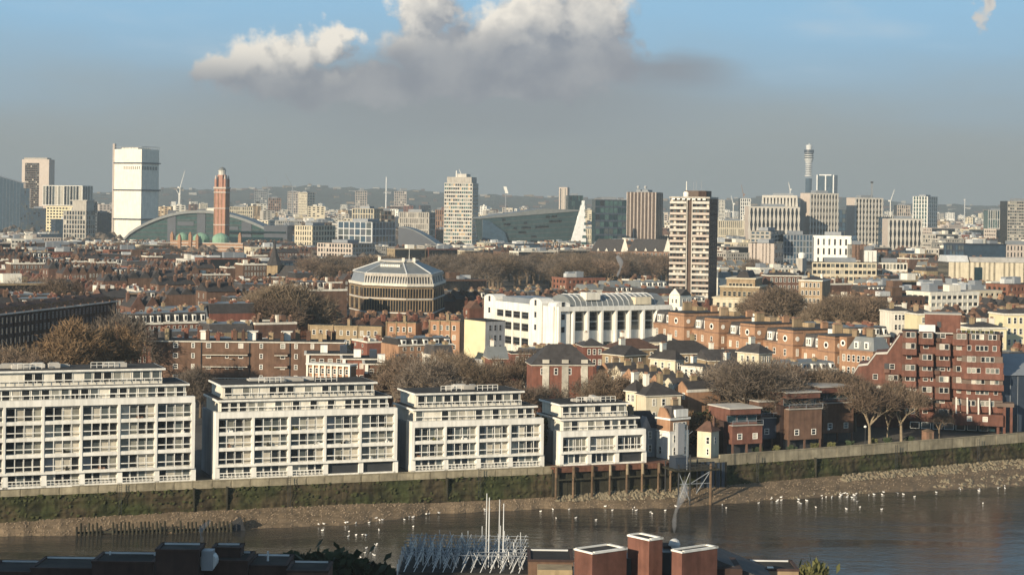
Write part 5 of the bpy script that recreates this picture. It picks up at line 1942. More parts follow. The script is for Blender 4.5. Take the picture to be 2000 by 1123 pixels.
MB().box(S_.L * .25, S_.L, 2, S_.d, S_.zt + 12, S_.zt + 13).obj('roof_slab', 'pale_concrete', o)
S_, o = block('dark_glass_block', 'dark blue block between the stepped grey block and the sheeted white tower', 'office building', (180, None, 222), 416, 2750, 12, 470, 11, 9, 0, 'navy_clad', .4, .8, glassm=GB, d=24)
S_, o = block('dark_glass_block', 'brown glass block with a flat top behind the stepped grey block', 'office building', (168, None, 190), 394, 2700, 12, 420, 11, 7, 0, 'grey_metal', .4, .8, glassm=GL, d=24)

# the sheeted white tower
S_ = Site(224, 277, 311, 291, 2400, -33, pyb=468)
o = S_.root('sheeted_white_tower', 'tall white sheeted tower with dark ledges and a pink hoist mast up one edge', 'tower block')
L, d, zt = S_.L, S_.d, S_.zt
lv = [0, S_.z(429, 260), S_.z(372, 260), S_.z(319, 260), zt]
for i in range(4):
    a_ = .0 if i else .5
    MB().box(a_ * 1, L - a_, a_, d - a_, lv[i] + (1.2 if i else 0), lv[i + 1] - .4).obj('sheeting', 'sheeting', o)
    if i:
        MB().box(-1.0, L + 1.8, -1.2, d + 1.8, lv[i] - .4, lv[i] + 1.2).obj('ledge', 'navy_clad', o)
q = MB()
for (z, x0_, x1_) in ((lv[3] - 6, .35, .98), (lv[3] - 4.2, .35, .98)):
    for k in range(9):
        q.box(L * x0_ + k * L * .07, L * x0_ + k * L * .07 + 1.3, -.2, 0, z - 1.6, z)
q.frame(*S_.fr('r'))
for k in range(10):
    q.box(1 + k * d * .09, 1 + k * d * .09 + 1.4, -.2, 0, lv[3] - 8.5, lv[3] - 4)
q.frame()
q.obj('open_bays', 'dark_metal', o, stuff=True)
q = MB()
for k in range(9):
    q.box(L * k / 8 - .2, L * k / 8 + .2, -.3, .1, zt - .4, zt + 2.6)
q.box(-.3, L + .3, -.3, .1, zt + 2.6, zt + 3.0)
q.frame(*S_.fr('r'))
for k in range(9):
    q.box(d * k / 8 - .2, d * k / 8 + .2, -.3, .1, zt - .4, zt + 2.6)
q.box(-.3, d + .3, -.3, .1, zt + 2.6, zt + 3.0)
q.frame()
q.obj('crown_frame', 'grey_metal', o)
MB().box(L * .2, L * .8, 3, d * .8, zt - .4, zt + 1.8).obj('plant_room', 'white_render', o)
for k, (z0, z1) in enumerate(((0, zt + 7),)):
    MB().box(-4.5, -1.2, 1, 4, z0, z1).box(-3.2, -2.6, .6, 1, z0, z1).obj('hoist_mast', 'pink_panel', o)
q = MB()
for z in range(5, int(zt), 6):
    q.box(-1.2, 0, 1.5, 3.5, z, z + .6)
q.obj('mast_tie', 'grey_metal', o, stuff=True)

# arched glass building
S_ = Site(240, None, 562, 412, 2150, -6, 40, pyb=470)
o = S_.root('arched_glass_building', 'long low arched green glass building behind the red brick campanile', 'office building')
L = S_.L
za = S_.zt
n = 24
arc = [(L * i / n, 4 + (za - 8) * (math.sin(math.pi * (i / n) ** .92)) ** .8) for i in range(n + 1)]
MB().ext([(0, 0), (L, 0)] + [(x, z) for x, z in reversed(arc)], 3, 40).obj('glass_wall', 'glass_green', o)
MB().ext([(x, z + 3.2) for x, z in arc][::-1] + [(x, z) for x, z in arc], 0, 40.5).obj('arched_roof', 'lead_roof', o)
w, dk = MB(), MB()
for f in range(1, 9):
    z = f * 5.0
    xs = [x for x, zz in arc if zz > z + 2]
    if len(xs) > 2:
        w.box(xs[0], xs[-1], 2.4, 3, z, z + 1.4)
w.obj('floor_edge', 'glass_grey', o, stuff=True)
for (a_, b_, z0, z1) in ((.27, .32, 0, 42), (.45, .50, 0, 44), (.72, .78, 0, 30), (.30, .44, 8, 12), (.55, .7, 8, 11), (.56, .70, 20, 24), (.33, .43, 24, 29)):
    dk.box(L * a_, L * b_, 2.2, 3.1, z0, z1)
dk.obj('dark_slot', 'navy_clad', o, stuff=True)
MB().box(L * .86, L * 1.0, -1, 25, 0, 26).obj('end_block', 'navy_clad', o)
q = MB()
q.box(L * .6, L * .99, -2, 3, 17, 19)
q.box(L * .6, L * .97, -2.5, 2, 0, 12)
q.obj('lower_wing', 'glass_teal', o)
MB().box(L * .5, L * .6, 8, 20, za - 5, za + 2).obj('roof_plant', 'white_render', o)

# red brick campanile and the domed cathedral
p = at(432, 480, 2000)
o = thing('campanile', 'tall slender red brick campanile with a domed pale lantern', 'tower', (p.x, 2000, 0), R(-12))
FOOT.append((p.x, 2000, 12))
KEEP.append((416, 448, 327, 485, 2000))
hz = lambda py: at(432, py, 2000).z
w = hz(352) and 13.0
z1 = hz(369)
MB().box(-6.2, 6.2, -6.2, 6.2, 0, z1).obj('shaft', 'campanile_brick', o)
q = MB()
for rot in (0, math.pi / 2):
    q.frame(0, 0, rot)
    for k in range(4):
        x = -6.4 + k * 4.0
        q.box(x, x + .9, -6.7, -6.2, 0, z1)
q.frame()
q.obj('pilaster', 'orange_brick', o)
q = MB()
for rot in (0, math.pi / 2):
    q.frame(0, 0, rot)
    for z in range(14, int(z1) - 6, 9):
        for x in (-2.9, 1.2):
            q.quad((x, -6.25, z), (x + 1.6, -6.25, z), (x + 1.6, -6.25, z + 4.5), (x, -6.25, z + 4.5))
q.frame()
q.obj('slit_windows', 'brown_panel', o, stuff=True)
MB().box(-7.2, 7.2, -7.2, 7.2, z1, z1 + 1.8).box(-6.9, 6.9, -6.9, 6.9, hz(377), hz(377) + 1.2).box(-6.8, 6.8, -6.8, 6.8, hz(408), hz(408) + 1).box(-6.8, 6.8, -6.8, 6.8, hz(440), hz(440) + 1).obj('cornice', 'pink_panel', o)
q = MB()
for x in (-5.2, 5.2):
    for y in (-5.2, 5.2):
        q.box(x - 1.1, x + 1.1, y - 1.1, y + 1.1, z1 + 1.8, hz(350))
q.box(-2.2, 2.2, -4.6, 4.6, z1 + 1.8, hz(342))
q.box(-4.6, 4.6, -2.2, 2.2, z1 + 1.8, hz(342))
q.obj('belfry', 'campanile_brick', o)
for x in (-5.2, 5.2):
    for y in (-5.2, 5.2):
        MB().lathe([(1.2, hz(350)), (1.0, hz(350) + 2), (.2, hz(350) + 4)], x, y, 8).obj('turret', 'pink_panel', o)
MB().lathe([(4.0, hz(342)), (3.9, hz(335)), (4.4, hz(334.6)), (4.4, hz(333.6)), (3.9, hz(333))], 0, 0, 12).obj('lantern', 'pale_concrete', o)
MB().lathe([(4.0, hz(333)), (3.5, hz(330)), (2.2, hz(328)), (.4, hz(327)), (.3, hz(326))], 0, 0, 12).obj('dome', 'lead_roof', o)

p = at(400, 480, 1950)
o = thing('domed_cathedral', 'red brick cathedral with pale green copper domes and striped turrets below the campanile', 'church', (p.x, 1950, 0), R(-10))
FOOT.append((p.x, 1950, 45))
KEEP.append((332, 480, 450, 492, 1950))
hz = lambda py: at(400, py, 1950).z
MB().box(-36, 42, 0, 40, 0, hz(474)).obj('nave_wall', 'orange_brick', o)
MB().box(-36, -8, -6, 0, 0, hz(470)).obj('apse_wall', 'orange_brick', o)
for k, (x, y, r) in enumerate(((-9, 14, 9), (-29, 12, 7), (12, 16, 9))):
    MB().lathe([(r, hz(474)), (r, hz(467)), (r * .95, hz(463)), (r * .7, hz(459)), (r * .3, hz(456)), (.4, hz(455))], x, y, 16).obj('dome', 'copper_green', o)
for k, (x, y) in enumerate(((-35, -4), (-26, -6), (-14, -6), (-7, -4), (38, 2))):
    MB().box(x - 1.6, x + 1.6, y - 1.6, y + 1.6, 0, hz(459 + (k % 2) * 4)).lathe([(1.8, hz(459 + (k % 2) * 4)), (1.6, hz(457 + (k % 2) * 4)), (.2, hz(453 + (k % 2) * 4))], x, y, 8).obj('turret', 'orange_brick', o)
q = MB()
for k in range(8):
    q.box(-33 + k * 3.2, -31.8 + k * 3.2, -6.2, -6, hz(490), hz(479))
q.obj('dark_arches', 'dark_brick', o, stuff=True)
q = MB()
for z in (hz(474), hz(480), hz(486)):
    q.box(-36.2, -7.8, -6.3, -5.9, z - .8, z)
    q.box(-8, 42.2, -.3, .1, z - .8, z)
q.obj('pale_band', 'pale_concrete', o)

# spire and church
p = at(536, 510, 1100)
o = thing('church_spire', 'dark slate church with a sharp spire among bare trees', 'church', (p.x, 1100, 0), R(-20))
FOOT.append((p.x + 10, 1105, 16))
KEEP.append((522, 552, 468, 535, 1100))
hz = lambda py: at(536, py, 1100).z
MB().box(-4.3, 4.3, -4.3, 4.3, 0, hz(518)).obj('tower_wall', 'stock_brick', o)
MB().lathe([(5.6, hz(518)), (3.4, hz(508)), (1.4, hz(490)), (.1, hz(468))], 0, 0, 8).obj('spire', 'slate', o)
MB().box(4.3, 32, -5, 9, 0, hz(541)).obj('nave_wall', 'dark_brick', o)
MB().hip(4.3, 32.5, -5.5, 9.5, hz(541), hz(518) - hz(541), 0).obj('nave_roof', 'slate', o)
q = MB()
for k in range(6):
    q.box(7 + k * 4, 8.6 + k * 4, -5.2, -5, hz(556), hz(545))
q.obj('lancet_windows', 'glass_grey', o, stuff=True)

# middle offices
block('cream_office', 'cream office with balconied front beyond the winter park', 'office building', (576, 610, 655), 441, 2000, -30, 478, 5, 7, 8, 'cream_render', 1.6, 1.8)
block('cream_office', 'long low cream hotel-like block with arcaded front before the pale framed glass office', 'office building', (620, 688, 732), 476, 1650, -28, 500, 4, 12, 8, 'pink_panel', 1.2, 1.4, roof='clay_tile')
block('framed_glass_office', 'grey glass office in a pale frame grid', 'office building', (660, 727, 772), 434, 1850, -25, 478, 5, 6, 7, 'pale_metal', .9, .9, glassm=GB)
block('cream_office', 'cream upper block with bowed windows above the pale framed glass office', 'office building', (688, 730, 748), 408, 2300, -20, 432, 7, 8, 4, 'cream_render', .9, 1.2)
block('brown_glass_tower', 'dark brown slab beside the cream bowed upper block', 'office building', (744, None, 771), 412, 2150, 8, 470, 9, 4, 0, 'brown_panel', .6, .8, d=20)
block('grey_grid_office', 'grey brown grid office before a black curved roof', 'office building', (780, 838, 850), 415, 2000, -14, 470, 7, 14, 4, 'concrete', 1.3, 1.3, mix=(.6, .1, .2, .1))
S_ = Site(778, None, 862, 446, 1800, -10, 25, pyb=472)
o = S_.root('curved_black_roof', 'black glazed building with a curved falling roofline below the grey grid office', 'office building')
L = S_.L
n = 10
MB().ext([(0, 0), (L, 0)] + [(L * (1 - i / n), S_.zt * (.35 + .65 * math.sin(math.pi / 2 * i / n))) for i in range(n + 1)], 0, 25).obj('wall', 'navy_clad', o)
q = MB()
for i in range(n):
    a_, b_ = i / n, (i + 1) / n
    za_, zb2 = S_.zt * (.35 + .65 * math.sin(math.pi / 2 * a_)), S_.zt * (.35 + .65 * math.sin(math.pi / 2 * b_))
    q.ext([(L * (1 - b_), zb2), (L * (1 - a_), za_), (L * (1 - a_), za_ + .9), (L * (1 - b_), zb2 + .9)], -.5, 25)
q.obj('roof_edge', 'lead_roof', o)

S_, o = block('cream_office_tower', 'cream office tower with greenish window bands and a grey crown', 'office building', (868, 923, 934), 358, 2300, -12, 478, 17, 13, 4, 'pale_concrete', .55, 2.0, .35, (.35, .35, .15, .15), glassm=('glass_dark', 'glass_green', 'curtain_dim', 'curtain_warm'), plant=False)
L, d, zt = S_.L, S_.d, S_.zt
MB().box(L * .08, L * .95, 2, d - 1, zt, S_.z(346, 900)).obj('crown', 'concrete', o)
zc = S_.z(346, 900)
MB().box(L * .4, L * .75, 4, d - 4, zc, zc + 4).obj('plant_room', 'pale_concrete', o)
MB().tube((L * .4, 4, zc), (L * .4, 4, zc + 8), 1.0, .8, 8).obj('flue', 'white_paint', o)
MB().tube((L * .55, 5, zc + 4), (L * .48, 5, zc + 10), .35, .2, 5).obj('jib', 'white_paint', o)

# glass wedge
S_ = Site(942, None, 1132, 417, 2100, 12, 45, pyb=470)
o = S_.root('glass_wedge_building', 'long green glass building rising to a sharp pale prow', 'office building')
L = S_.L
z0, z1 = S_.z(428, 960), S_.z(412, 1100)
MB().ext([(6, 0), (L * .88, 0), (L, z1), (0, z0)], 0, 45).obj('glass_wall', 'glass_slate', o)
q = MB()
for k in range(1, 8):
    f = k / 8
    q.ext([(5, z0 * f - .3), (L * (.88 + .12 * f), z1 * f - .3), (L * (.88 + .12 * f), z1 * f + .5), (5, z0 * f + .5)], -.4, 0)
q.obj('floor_edge', 'glass_grey', o, stuff=True)
q = MB()
r_ = random.Random(8)
for k in range(26):
    x, f = r_.uniform(.18, .8) * L, r_.choice((2, 3, 4, 5, 6, 7)) / 8
    z = f * (z0 + (z1 - z0) * x / L)
    q.box(x, x + r_.uniform(3, 9), -.25, 0, z + .8, z + 3.2)
q.obj('dark_windows', 'glass_dark', o, stuff=True)
MB().ext([(-2, z0), (L + 1, z1), (L + 1, z1 + 1.2), (L * .62, z1 + 2.2), (-2, z0 + 1.5)], -1, 45).obj('roof', 'lead_roof', o)
q = MB()
q.add([(L * .88, -.6, 0), (L * 1.02, -1.5, z1 + 12), (L * 1.06, -8, 0), (L * 1.04, -5, z1 + 12)], [(0, 2, 3, 1)])
q.add([(L * .88, 0, 0), (L * 1.06, -7.8, 0), (L * 1.04, -4.8, z1 + 12), (L * 1.02, -1.2, z1 + 12)], [(0, 1, 2, 3)])
q.obj('prow', 'pale_metal', o)  # pale colour and turned face stand in for the glass prow's reflection
q = MB()
for k in range(8):
    f = k / 8 + .03
    a_, b_ = Vector((L * .88, -.7, 0)).lerp(Vector((L * 1.02, -1.6, z1 + 12)), f), Vector((L * 1.06, -8.1, 0)).lerp(Vector((L * 1.04, -5.1, z1 + 12)), f)
    c_, d_ = Vector((L * .88, -.7, 0)).lerp(Vector((L * 1.02, -1.6, z1 + 12)), f + .055), Vector((L * 1.06, -8.1, 0)).lerp(Vector((L * 1.04, -5.1, z1 + 12)), f + .055)
    q.quad((a_.x, a_.y - .1, a_.z), (b_.x, b_.y - .1, b_.z), (d_.x, d_.y - .1, d_.z), (c_.x, c_.y - .1, c_.z))
q.obj('prow_bands', 'glass_green', o, stuff=True)
MB().ext([(0, 0), (34, 0), (26, z0 * .6), (8, z0 - 2), (0, z0 - 1)], -3, -.5).obj('glass_facet', 'glass_blue', o)
block('orange_lit_slab', 'pale orange slab tower rising behind the glass wedge', 'tower block', (1092, 1108, 1112), 366, 3200, -14, 404, 1, 3, 1, 'pink_panel', 2.2, 4, mix=(0, .3, .4, .3), plant=False)
block('dark_glass_block', 'teal glass block behind the prow of the glass wedge', 'office building', (1110, None, 1139), 382, 2700, 8, 405, 9, 9, 0, 'glass_teal', .4, .7, glassm=GT, d=20)
block('dark_teal_office', 'dark teal glass office box with pale floor strips beside the brown ribbed tower', 'office building', (1163, None, 1224), 390, 2000, 6, 466, 8, 7, 0, 'navy_clad', .25, 1.9, .5, (.35, .45, .1, .1), glassm=GT, d=26)
S_, o = block('brown_ribbed_tower', 'brown office tower with pale vertical ribs', 'office building', (1225, 1281, 1294), 376, 2200, -14, 466, 1, 15, 4, 'brown_panel', 1.6, 2.5, .7, (.8, .15, .05, 0), plant=True, sidewall='brown_panel')
q = MB()
for k in range(9):
    x = S_.L * k / 8
    q.box(x - .5, x + .5, -1.1, -.6, 0, S_.zt)
q.obj('rib', 'pink_panel', o, stuff=True)
for k in (.35, .6):
    MB().lathe([(.2, S_.zt + 3), (2.0, S_.zt + 7), (.2, S_.zt + 8)], S_.L * k, 6, 10).obj('dish_aerial', 'pale_metal', o)

# long brick range with slate roof and white gables
for i, (a_, b_, D) in enumerate(((1154, 1228, 1650), (1226, 1312, 1640))):
    S_ = Site(a_, None, b_, 492, D, -8, 16, pyb=505)
    o = S_.root('barrack_range', ('red brick range with slate roof and white end gable, before the dark teal office', 'red brick range with slate roof and white end gable, before the brown ribbed tower')[i], 'barracks')
    MB().box(0, S_.L, 0, 16, 0, S_.zt).obj('wall', 'terracotta', o)
    MB().hip(-.5, S_.L + .5, -.6, 16.6, S_.zt, 11, 6).obj('roof', 'slate', o)
    winrow(S_, 'f', S_.zt - 4, -4.5, 3, 10, 1.6, 2.6)
    for k in range(4):
        MB().ext([(S_.L * (.15 + .22 * k), S_.zt), (S_.L * (.15 + .22 * k) + 3, S_.zt), (S_.L * (.15 + .22 * k) + 1.5, S_.zt + 3)], -.3, 3).obj('dormer', 'white_render', o)
    MB().ext([(S_.L - 7, S_.zt), (S_.L, S_.zt), (S_.L - 3.5, S_.zt + 13)], -.9, -.3).obj('end_gable', 'white_render', o)


# lattice-fronted group
def lattice(px, pyt, D, th, pyb, rows, bays, label, dark=None, wallm='pale_concrete'):
    S_ = Site(px[0], px[1], px[2], pyt, D, th, None if px[1] else 26, pyb=pyb)
    o = S_.root('lattice_office', label, 'office building', 'concrete lattice offices')
    L, d, zt = S_.L, S_.d, S_.zt
    MB().box(0, L, 0, d, 0, zt).obj('core', 'glass_dark', o)
    MB().box(-.5, -.01, -.4, d, 0, zt + .4).obj('flank_wall', 'pink_panel', o)
    w = MB()
    for face, n in (('f', bays),):
        if not n:
            continue
        w.frame(*S_.fr(face))
        ln = S_.flen(face)
        bw, fh = ln / n, zt / rows
        for i in range(n + 1):
            for r in range(rows):
                x = i * bw
                z = r * fh
                # a pier that swells at every floor line, so the openings read as long hexagons
                for s_ in ((0, .5), (.5, 1)):
                    wa, wb_ = (.34, .13) if s_[0] == 0 else (.13, .34)
                    a_, b_ = bw * wa, bw * wb_
                    z0, z1 = z + fh * s_[0], z + fh * s_[1]
                    w.ext([(x - a_, z0), (x + a_, z0), (x + b_, z1), (x - b_, z1)], -.9, 0)
        w.box(-.4, ln + .4, -.95, 0, zt - 1.2, zt + .5)
    w.frame()
    w.obj('lattice_front', wallm, o)
    MB().box(-.3, L + .3, 0, d, zt, zt + .6).obj('roof', 'flat_felt', o)
    MB().box(L * .3, L * .75, d * .3, d * .8, zt + .6, zt + 3.6).obj('plant_room', 'grey_metal', o)
    return S_, o


lattice((1464, None, 1560), 404, 2150, 4, 452, 4, 12, 'broad lattice office in two tiers, first of the concrete lattice group')
S_ = Site(1490, None, 1556, 383, 2190, -8, 24, pyb=402)
o = S_.root('lattice_office', 'upper tier of the broad lattice office, set back behind a roof terrace', 'office building', 'concrete lattice offices')
z0 = S_.z(404, 1520)
MB().box(0, S_.L, .9, 24, 0, S_.zt).obj('core', 'glass_dark', o)
w = MB()
for i in range(11):
    x = S_.L * i / 10
    w.ext([(x - 1.6, z0), (x + 1.6, z0), (x + .8, S_.zt), (x - .8, S_.zt)], 0, .9)
w.box(-.5, S_.L + .5, -.1, .9, S_.zt - 2.5, S_.zt + .5)
w.obj('lattice_front', 'pale_concrete', o)
MB().box(S_.L * .3, S_.L * .9, 4, 18, S_.zt, S_.zt + 3).obj('plant_room', 'grey_metal', o)
lattice((1564, 1583, 1636), 378, 2200, 20, 450, 9, 9, 'tall lattice office below the round broadcast tower')
lattice((1654, 1671, 1723), 387, 2250, 20, 478, 10, 8, 'tall lattice office with a dark mast on its roof')
lattice((1736, None, 1800), 428, 2100, 4, 482, 4, 8, 'lower lattice office at the far side of the concrete lattice group')
for (a_, b_, py, D, t_) in ((1556, 1572, 388, 2300, 'first'), (1632, 1658, 410, 2350, 'second'), (1720, 1740, 424, 2250, 'third')):
    block('dark_glass_link', 'dark glass link, %s between the concrete lattice offices' % t_, 'office building', (a_, None, b_), py, D, 5, 470, 10, 4, 0, 'navy_clad', .3, .6, glassm=GB, d=18, plant=False)
p = at(1701, 380, 2270)
o = thing('roof_mast', 'dark lattice mast standing on the tall lattice office', 'mast', (p.x, 2265, 0))
MB().box(-.9, .9, -.9, .9, at(1701, 388, 2265).z, at(1701, 357, 2265).z).obj('mast_shaft', 'grey_metal', o)
MB().box(-1.5, 1.5, -1.5, 1.5, at(1701, 358, 2265).z, at(1701, 355, 2265).z).obj('mast_head', 'dark_metal', o)

# round broadcast tower
p = at(1579, 380, 4300)
o = thing('broadcast_tower', 'slender round broadcast tower with stacked drum galleries', 'tower', (p.x, 4300, 0))
KEEP.append((1568, 1590, 283, 378, 4300))
hz = lambda py: at(1579, py, 4300).z
MB().lathe([(7.5, 0), (7.5, hz(349))], 0, 0, 20).obj('shaft', 'glass_blue', o)
MB().lathe([(9.5, hz(345)), (9.5, hz(342))], 0, 0, 20).obj('ring_floor', 'pale_metal', o)
MB().lathe([(5.0, hz(345)), (5.0, hz(300))], 0, 0, 16).obj('core', 'grey_metal', o)
for k in range(6):
    MB().lathe([(7.6, hz(340 - k * 4.2)), (8.0, hz(338.6 - k * 4.2)), (7.6, hz(337.6 - k * 4.2))], 0, 0, 16).obj('aerial_gallery', 'pale_metal', o)
MB().lathe([(7.5, hz(318)), (10.3, hz(312)), (10.3, hz(299))], 0, 0, 24).obj('upper_drum', 'pale_metal', o)
q = MB()
for k in range(3):
    q.lathe([(10.45, hz(310 - k * 4)), (10.45, hz(308 - k * 4))], 0, 0, 24)
q.obj('window_bands', 'glass_dark', o, stuff=True)
MB().lathe([(11.6, hz(299)), (11.6, hz(293))], 0, 0, 24).obj('gallery_ring', 'navy_clad', o)
MB().lathe([(7.0, hz(293)), (7.0, hz(288)), (7.6, hz(288)), (7.6, hz(283.5))], 0, 0, 20).obj('top_drum', 'pale_metal', o)
MB().tube((0, 0, hz(283.5)), (0, 0, hz(280)), 1.2, .5, 6).obj('mast', 'pale_metal', o)
S_ = Site(1596, 1628, 1637, 342, 3600, -24, pyb=376)
o = S_.root('round_cornered_glass_tower', 'pale blue glass tower with rounded corners beside the round broadcast tower', 'office building')
L, d, zt = S_.L, S_.d, S_.zt
c_ = 4.0
MB().prism([(c_, 0), (L - c_, 0), (L - 1, 1), (L, c_), (L, d - c_), (L - c_, d), (c_, d), (0, d - c_), (0, c_), (1, 1)], 0, zt).obj('glass_wall', 'glass_blue', o)
q = MB()
for x in (0, L * .52, L):
    q.box(x - 1.2, x + 1.2, -.6, .8, 0, zt)
q.box(c_, L - c_, -.5, .5, zt - 1.5, zt + .8)
q.obj('frame', 'pale_metal', o)
q = MB()
for k in range(1, 24):
    q.box(1, L - 1, -.35, 0, zt * k / 24, zt * k / 24 + .5)
q.obj('floor_edge', 'glass_grey', o, stuff=True)

S_, o = block('white_twin_tower', 'white framed tower with green glass and a curved white foot on the far skyline', 'office building', (1783, 1812, 1831), 384, 3200, -28, 420, 12, 5, 5, 'white_paint', 1.5, .8, glassm=GG, mix=(.6, .3, .1, 0))
block('brown_slab_tower', 'small brown slab tower beside the white framed tower with a curved foot', 'tower block', (1752, None, 1778), 401, 3300, 6, 422, 10, 6, 0, 'pink_panel', 1.4, 1.2, d=18)
block('grey_banded_tower', 'grey banded tower at the edge of the view beyond the low cream building', 'tower block', (1968, None, 2030), 393, 2000, 6, 470, 20, 14, 0, 'concrete', .3, 1.4, mix=(.4, .4, .1, .1), d=22)
block('stone_office', 'pinkish stone office with square windows at the edge of the view', 'office building', (1957, None, 2040), 478, 1500, 8, 508, 5, 12, 0, 'pink_panel', 1.6, 1.8, d=20)
block('dark_framed_office', 'white framed dark glass office far away beside the grey banded tower', 'office building', (1930, None, 1975), 411, 2900, 6, 432, 4, 10, 0, 'white_paint', .5, .6, d=20, glassm=GG)

# nearer offices below the lattice group
block('white_square_window_office', 'bright white office with rows of square windows below the lattice group', 'office building', (1590, 1662, 1672), 461, 1500, -25, 508, 4, 6, 2, 'white_paint', 3.0, 2.6, .5, (.75, .2, .05, 0), top=1.5)
block('grey_panel_office', 'grey concrete office with a blank lower wall below the broad lattice office', 'office building', (1465, 1505, 1532), 452, 1550, -20, 515, 3, 4, 4, 'concrete', 1.4, 1.4, .4, glassm=GB, zbot=25)
block('grey_stone_office', 'pale grey stone office with a few square windows beneath the grey panel office', 'office building', (1462, 1512, 1530), 476, 1480, -18, 515, 4, 6, 3, 'pink_panel', 4.0, 2.8, .3)
block('glass_grid_office', 'grey glass grid office between the stone office and the bright white office', 'office building', (1530, None, 1588), 458, 1580, 4, 505, 6, 9, 0, 'grey_metal', .9, 1.0, glassm=GB, d=20)
block('red_panel_office', 'small office with a red wall panel beside the bright white office', 'office building', (1664, None, 1692), 478, 1470, 4, 508, 3, 3, 0, 'terracotta', 4.0, 3.4, mix=(.5, .3, .2, 0), d=14)
block('white_office', 'small white office with one dark window beside the red wall panel', 'office building', (1688, None, 1712), 489, 1450, 4, 508, 2, 2, 0, 'white_paint', 3.0, 2.0, d=14)
block('cream_banded_office', 'long cream office with horizontal window bands under the bright white office', 'office building', (1586, None, 1712), 512, 1250, 4, 540, 4, 14, 0, 'cream_render', .6, 2.0, .5, (.5, .2, .2, .1), d=16)
block('cream_banded_office', 'low white banded office at the end of the long cream office', 'office building', (1716, None, 1772), 513, 1300, 4, 530, 3, 8, 0, 'white_render', .6, 2.0, .5, (.4, .2, .3, .1), d=16)
S_, o = block('cream_square_window_building', 'long low cream building with square windows and a dark tall door', 'office building', (1853, None, 2060), 512, 1150, 3, 542, 1, 20, 0, 'cream_render', 4.4, 10.0, .4, (.9, .1, 0, 0), zbot=8, d=24, plant=False)
MB().box(0, S_.L, .5, 24, 0, 8.2).obj('base_wall', 'red_brick', o)
MB().box(S_.L * .24, S_.L * .31, -1, 0, 0, S_.zt - 3).obj('tall_door', 'glass_teal', o)
MB().extx([(2, S_.zt), (24, S_.zt), (20, S_.zt + 4), (6, S_.zt + 4)], 0, S_.L * .2).obj('roof_hall', 'pale_metal', o)
MB().extx([(2, S_.zt), (24, S_.zt), (20, S_.zt + 3), (6, S_.zt + 3)], S_.L * .22, S_.L * .99).obj('roof_hall', 'pale_roof', o)
S_ = Site(1555, 1586, 1592, 505, 1350, -20, pyb=525)
o = S_.root('white_funnel_house', 'grey blank slab with a white round tank on its top, below the glass grid office', 'tower')
MB().box(0, S_.L * .4, 0, S_.d + 4, 0, S_.zt).obj('wall', 'concrete', o)
MB().lathe([(2.4, S_.zt), (2.8, S_.zt + 3), (1.5, S_.zt + 4.2)], S_.L * .3, 3, 12).obj('tank', 'white_paint', o)

# small towers far off
FAR = [(583, 600, 615, 376, 4600, 'cream_render', 'bright cream slab tower far beyond the winter park'), (497, None, 522, 372, 5200, 'grey_render', 'pair-like grey slab tower far beyond the campanile'),
       (524, None, 549, 387, 4300, 'terracotta', 'reddish ribbed flats far beyond the campanile'), (562, None, 586, 374, 5000, 'pink_panel', 'dusty pink slab tower beside the bright cream slab tower'),
       (694, None, 717, 373, 5200, 'pink_panel', 'hazy pinkish slab tower before the hills'), (770, None, 794, 374, 5200, 'pink_panel', 'hazy pinkish slab tower beside the thin mast'),
       (1446, None, 1466, 388, 3900, 'white_paint', 'white slab with a red crown far beyond the lone tower block'), (444, None, 494, 404, 3200, 'cream_render', 'low cream block behind the arched glass building'),
       (1404, None, 1416, 391, 4600, 'white_render', 'narrow white tower far beyond the lone tower block'), (1402, None, 1466, 431, 2800, 'cream_render', 'long low cream hall beyond the lone tower block'),
       (1139, None, 1163, 447, 2500, 'cream_render', 'cream stone building between the glass wedge and the dark teal office'), (935, None, 1010, 420, 2700, 'cream_render', 'long pale range behind the glass wedge'),
       (850, None, 868, 410, 2600, 'terracotta', 'small pinkish block beside the cream office tower'), (1672, None, 1760, 420, 3600, 'pale_concrete', 'pale far block beyond the dark mast')]
for (a_, m_, b_, py, D, wl, lb) in FAR:
    block('far_tower', lb, 'tower block', (a_, m_, b_), py, D, -25 if m_ else 4, py + 30, max(3, int((440 - py) / 5)), max(4, int((b_ - a_) / 4)), 3 if m_ else 0, wl, 1.6, 1.8, .4, d=None if m_ else 20)


def crane(px, py0, py1, D, px1, py2, label, m='white_paint'):
    p = at(px, py0, D)
    o = thing('tower_crane', label, 'crane', (p.x, D, 0))
    KEEP.append((px - 2, px + 2, py1, py0, D))
    z1 = at(px, py1, D).z
    s_ = D / 3600.0
    q = MB()
    q.box(-.7 * s_, .7 * s_, -.7 * s_, .7 * s_, 0, z1)
    q.obj('mast', m, o)
    e = at(px1, py2, D)
    MB().tube((0, 0, z1), (e.x - p.x, 0, e.z), .75 * s_, .45 * s_, 5).obj('jib', m, o)
    e2 = Vector((-(e.x - p.x) * .35, 0, z1 + 2 * s_))
    MB().tube((0, 0, z1), e2, .7 * s_, None, 5).box(e2.x - 1.5 * s_, e2.x + 1.5 * s_, -1, 1, e2.z - 2 * s_, e2.z + 1 * s_).obj('counter_jib', m, o)


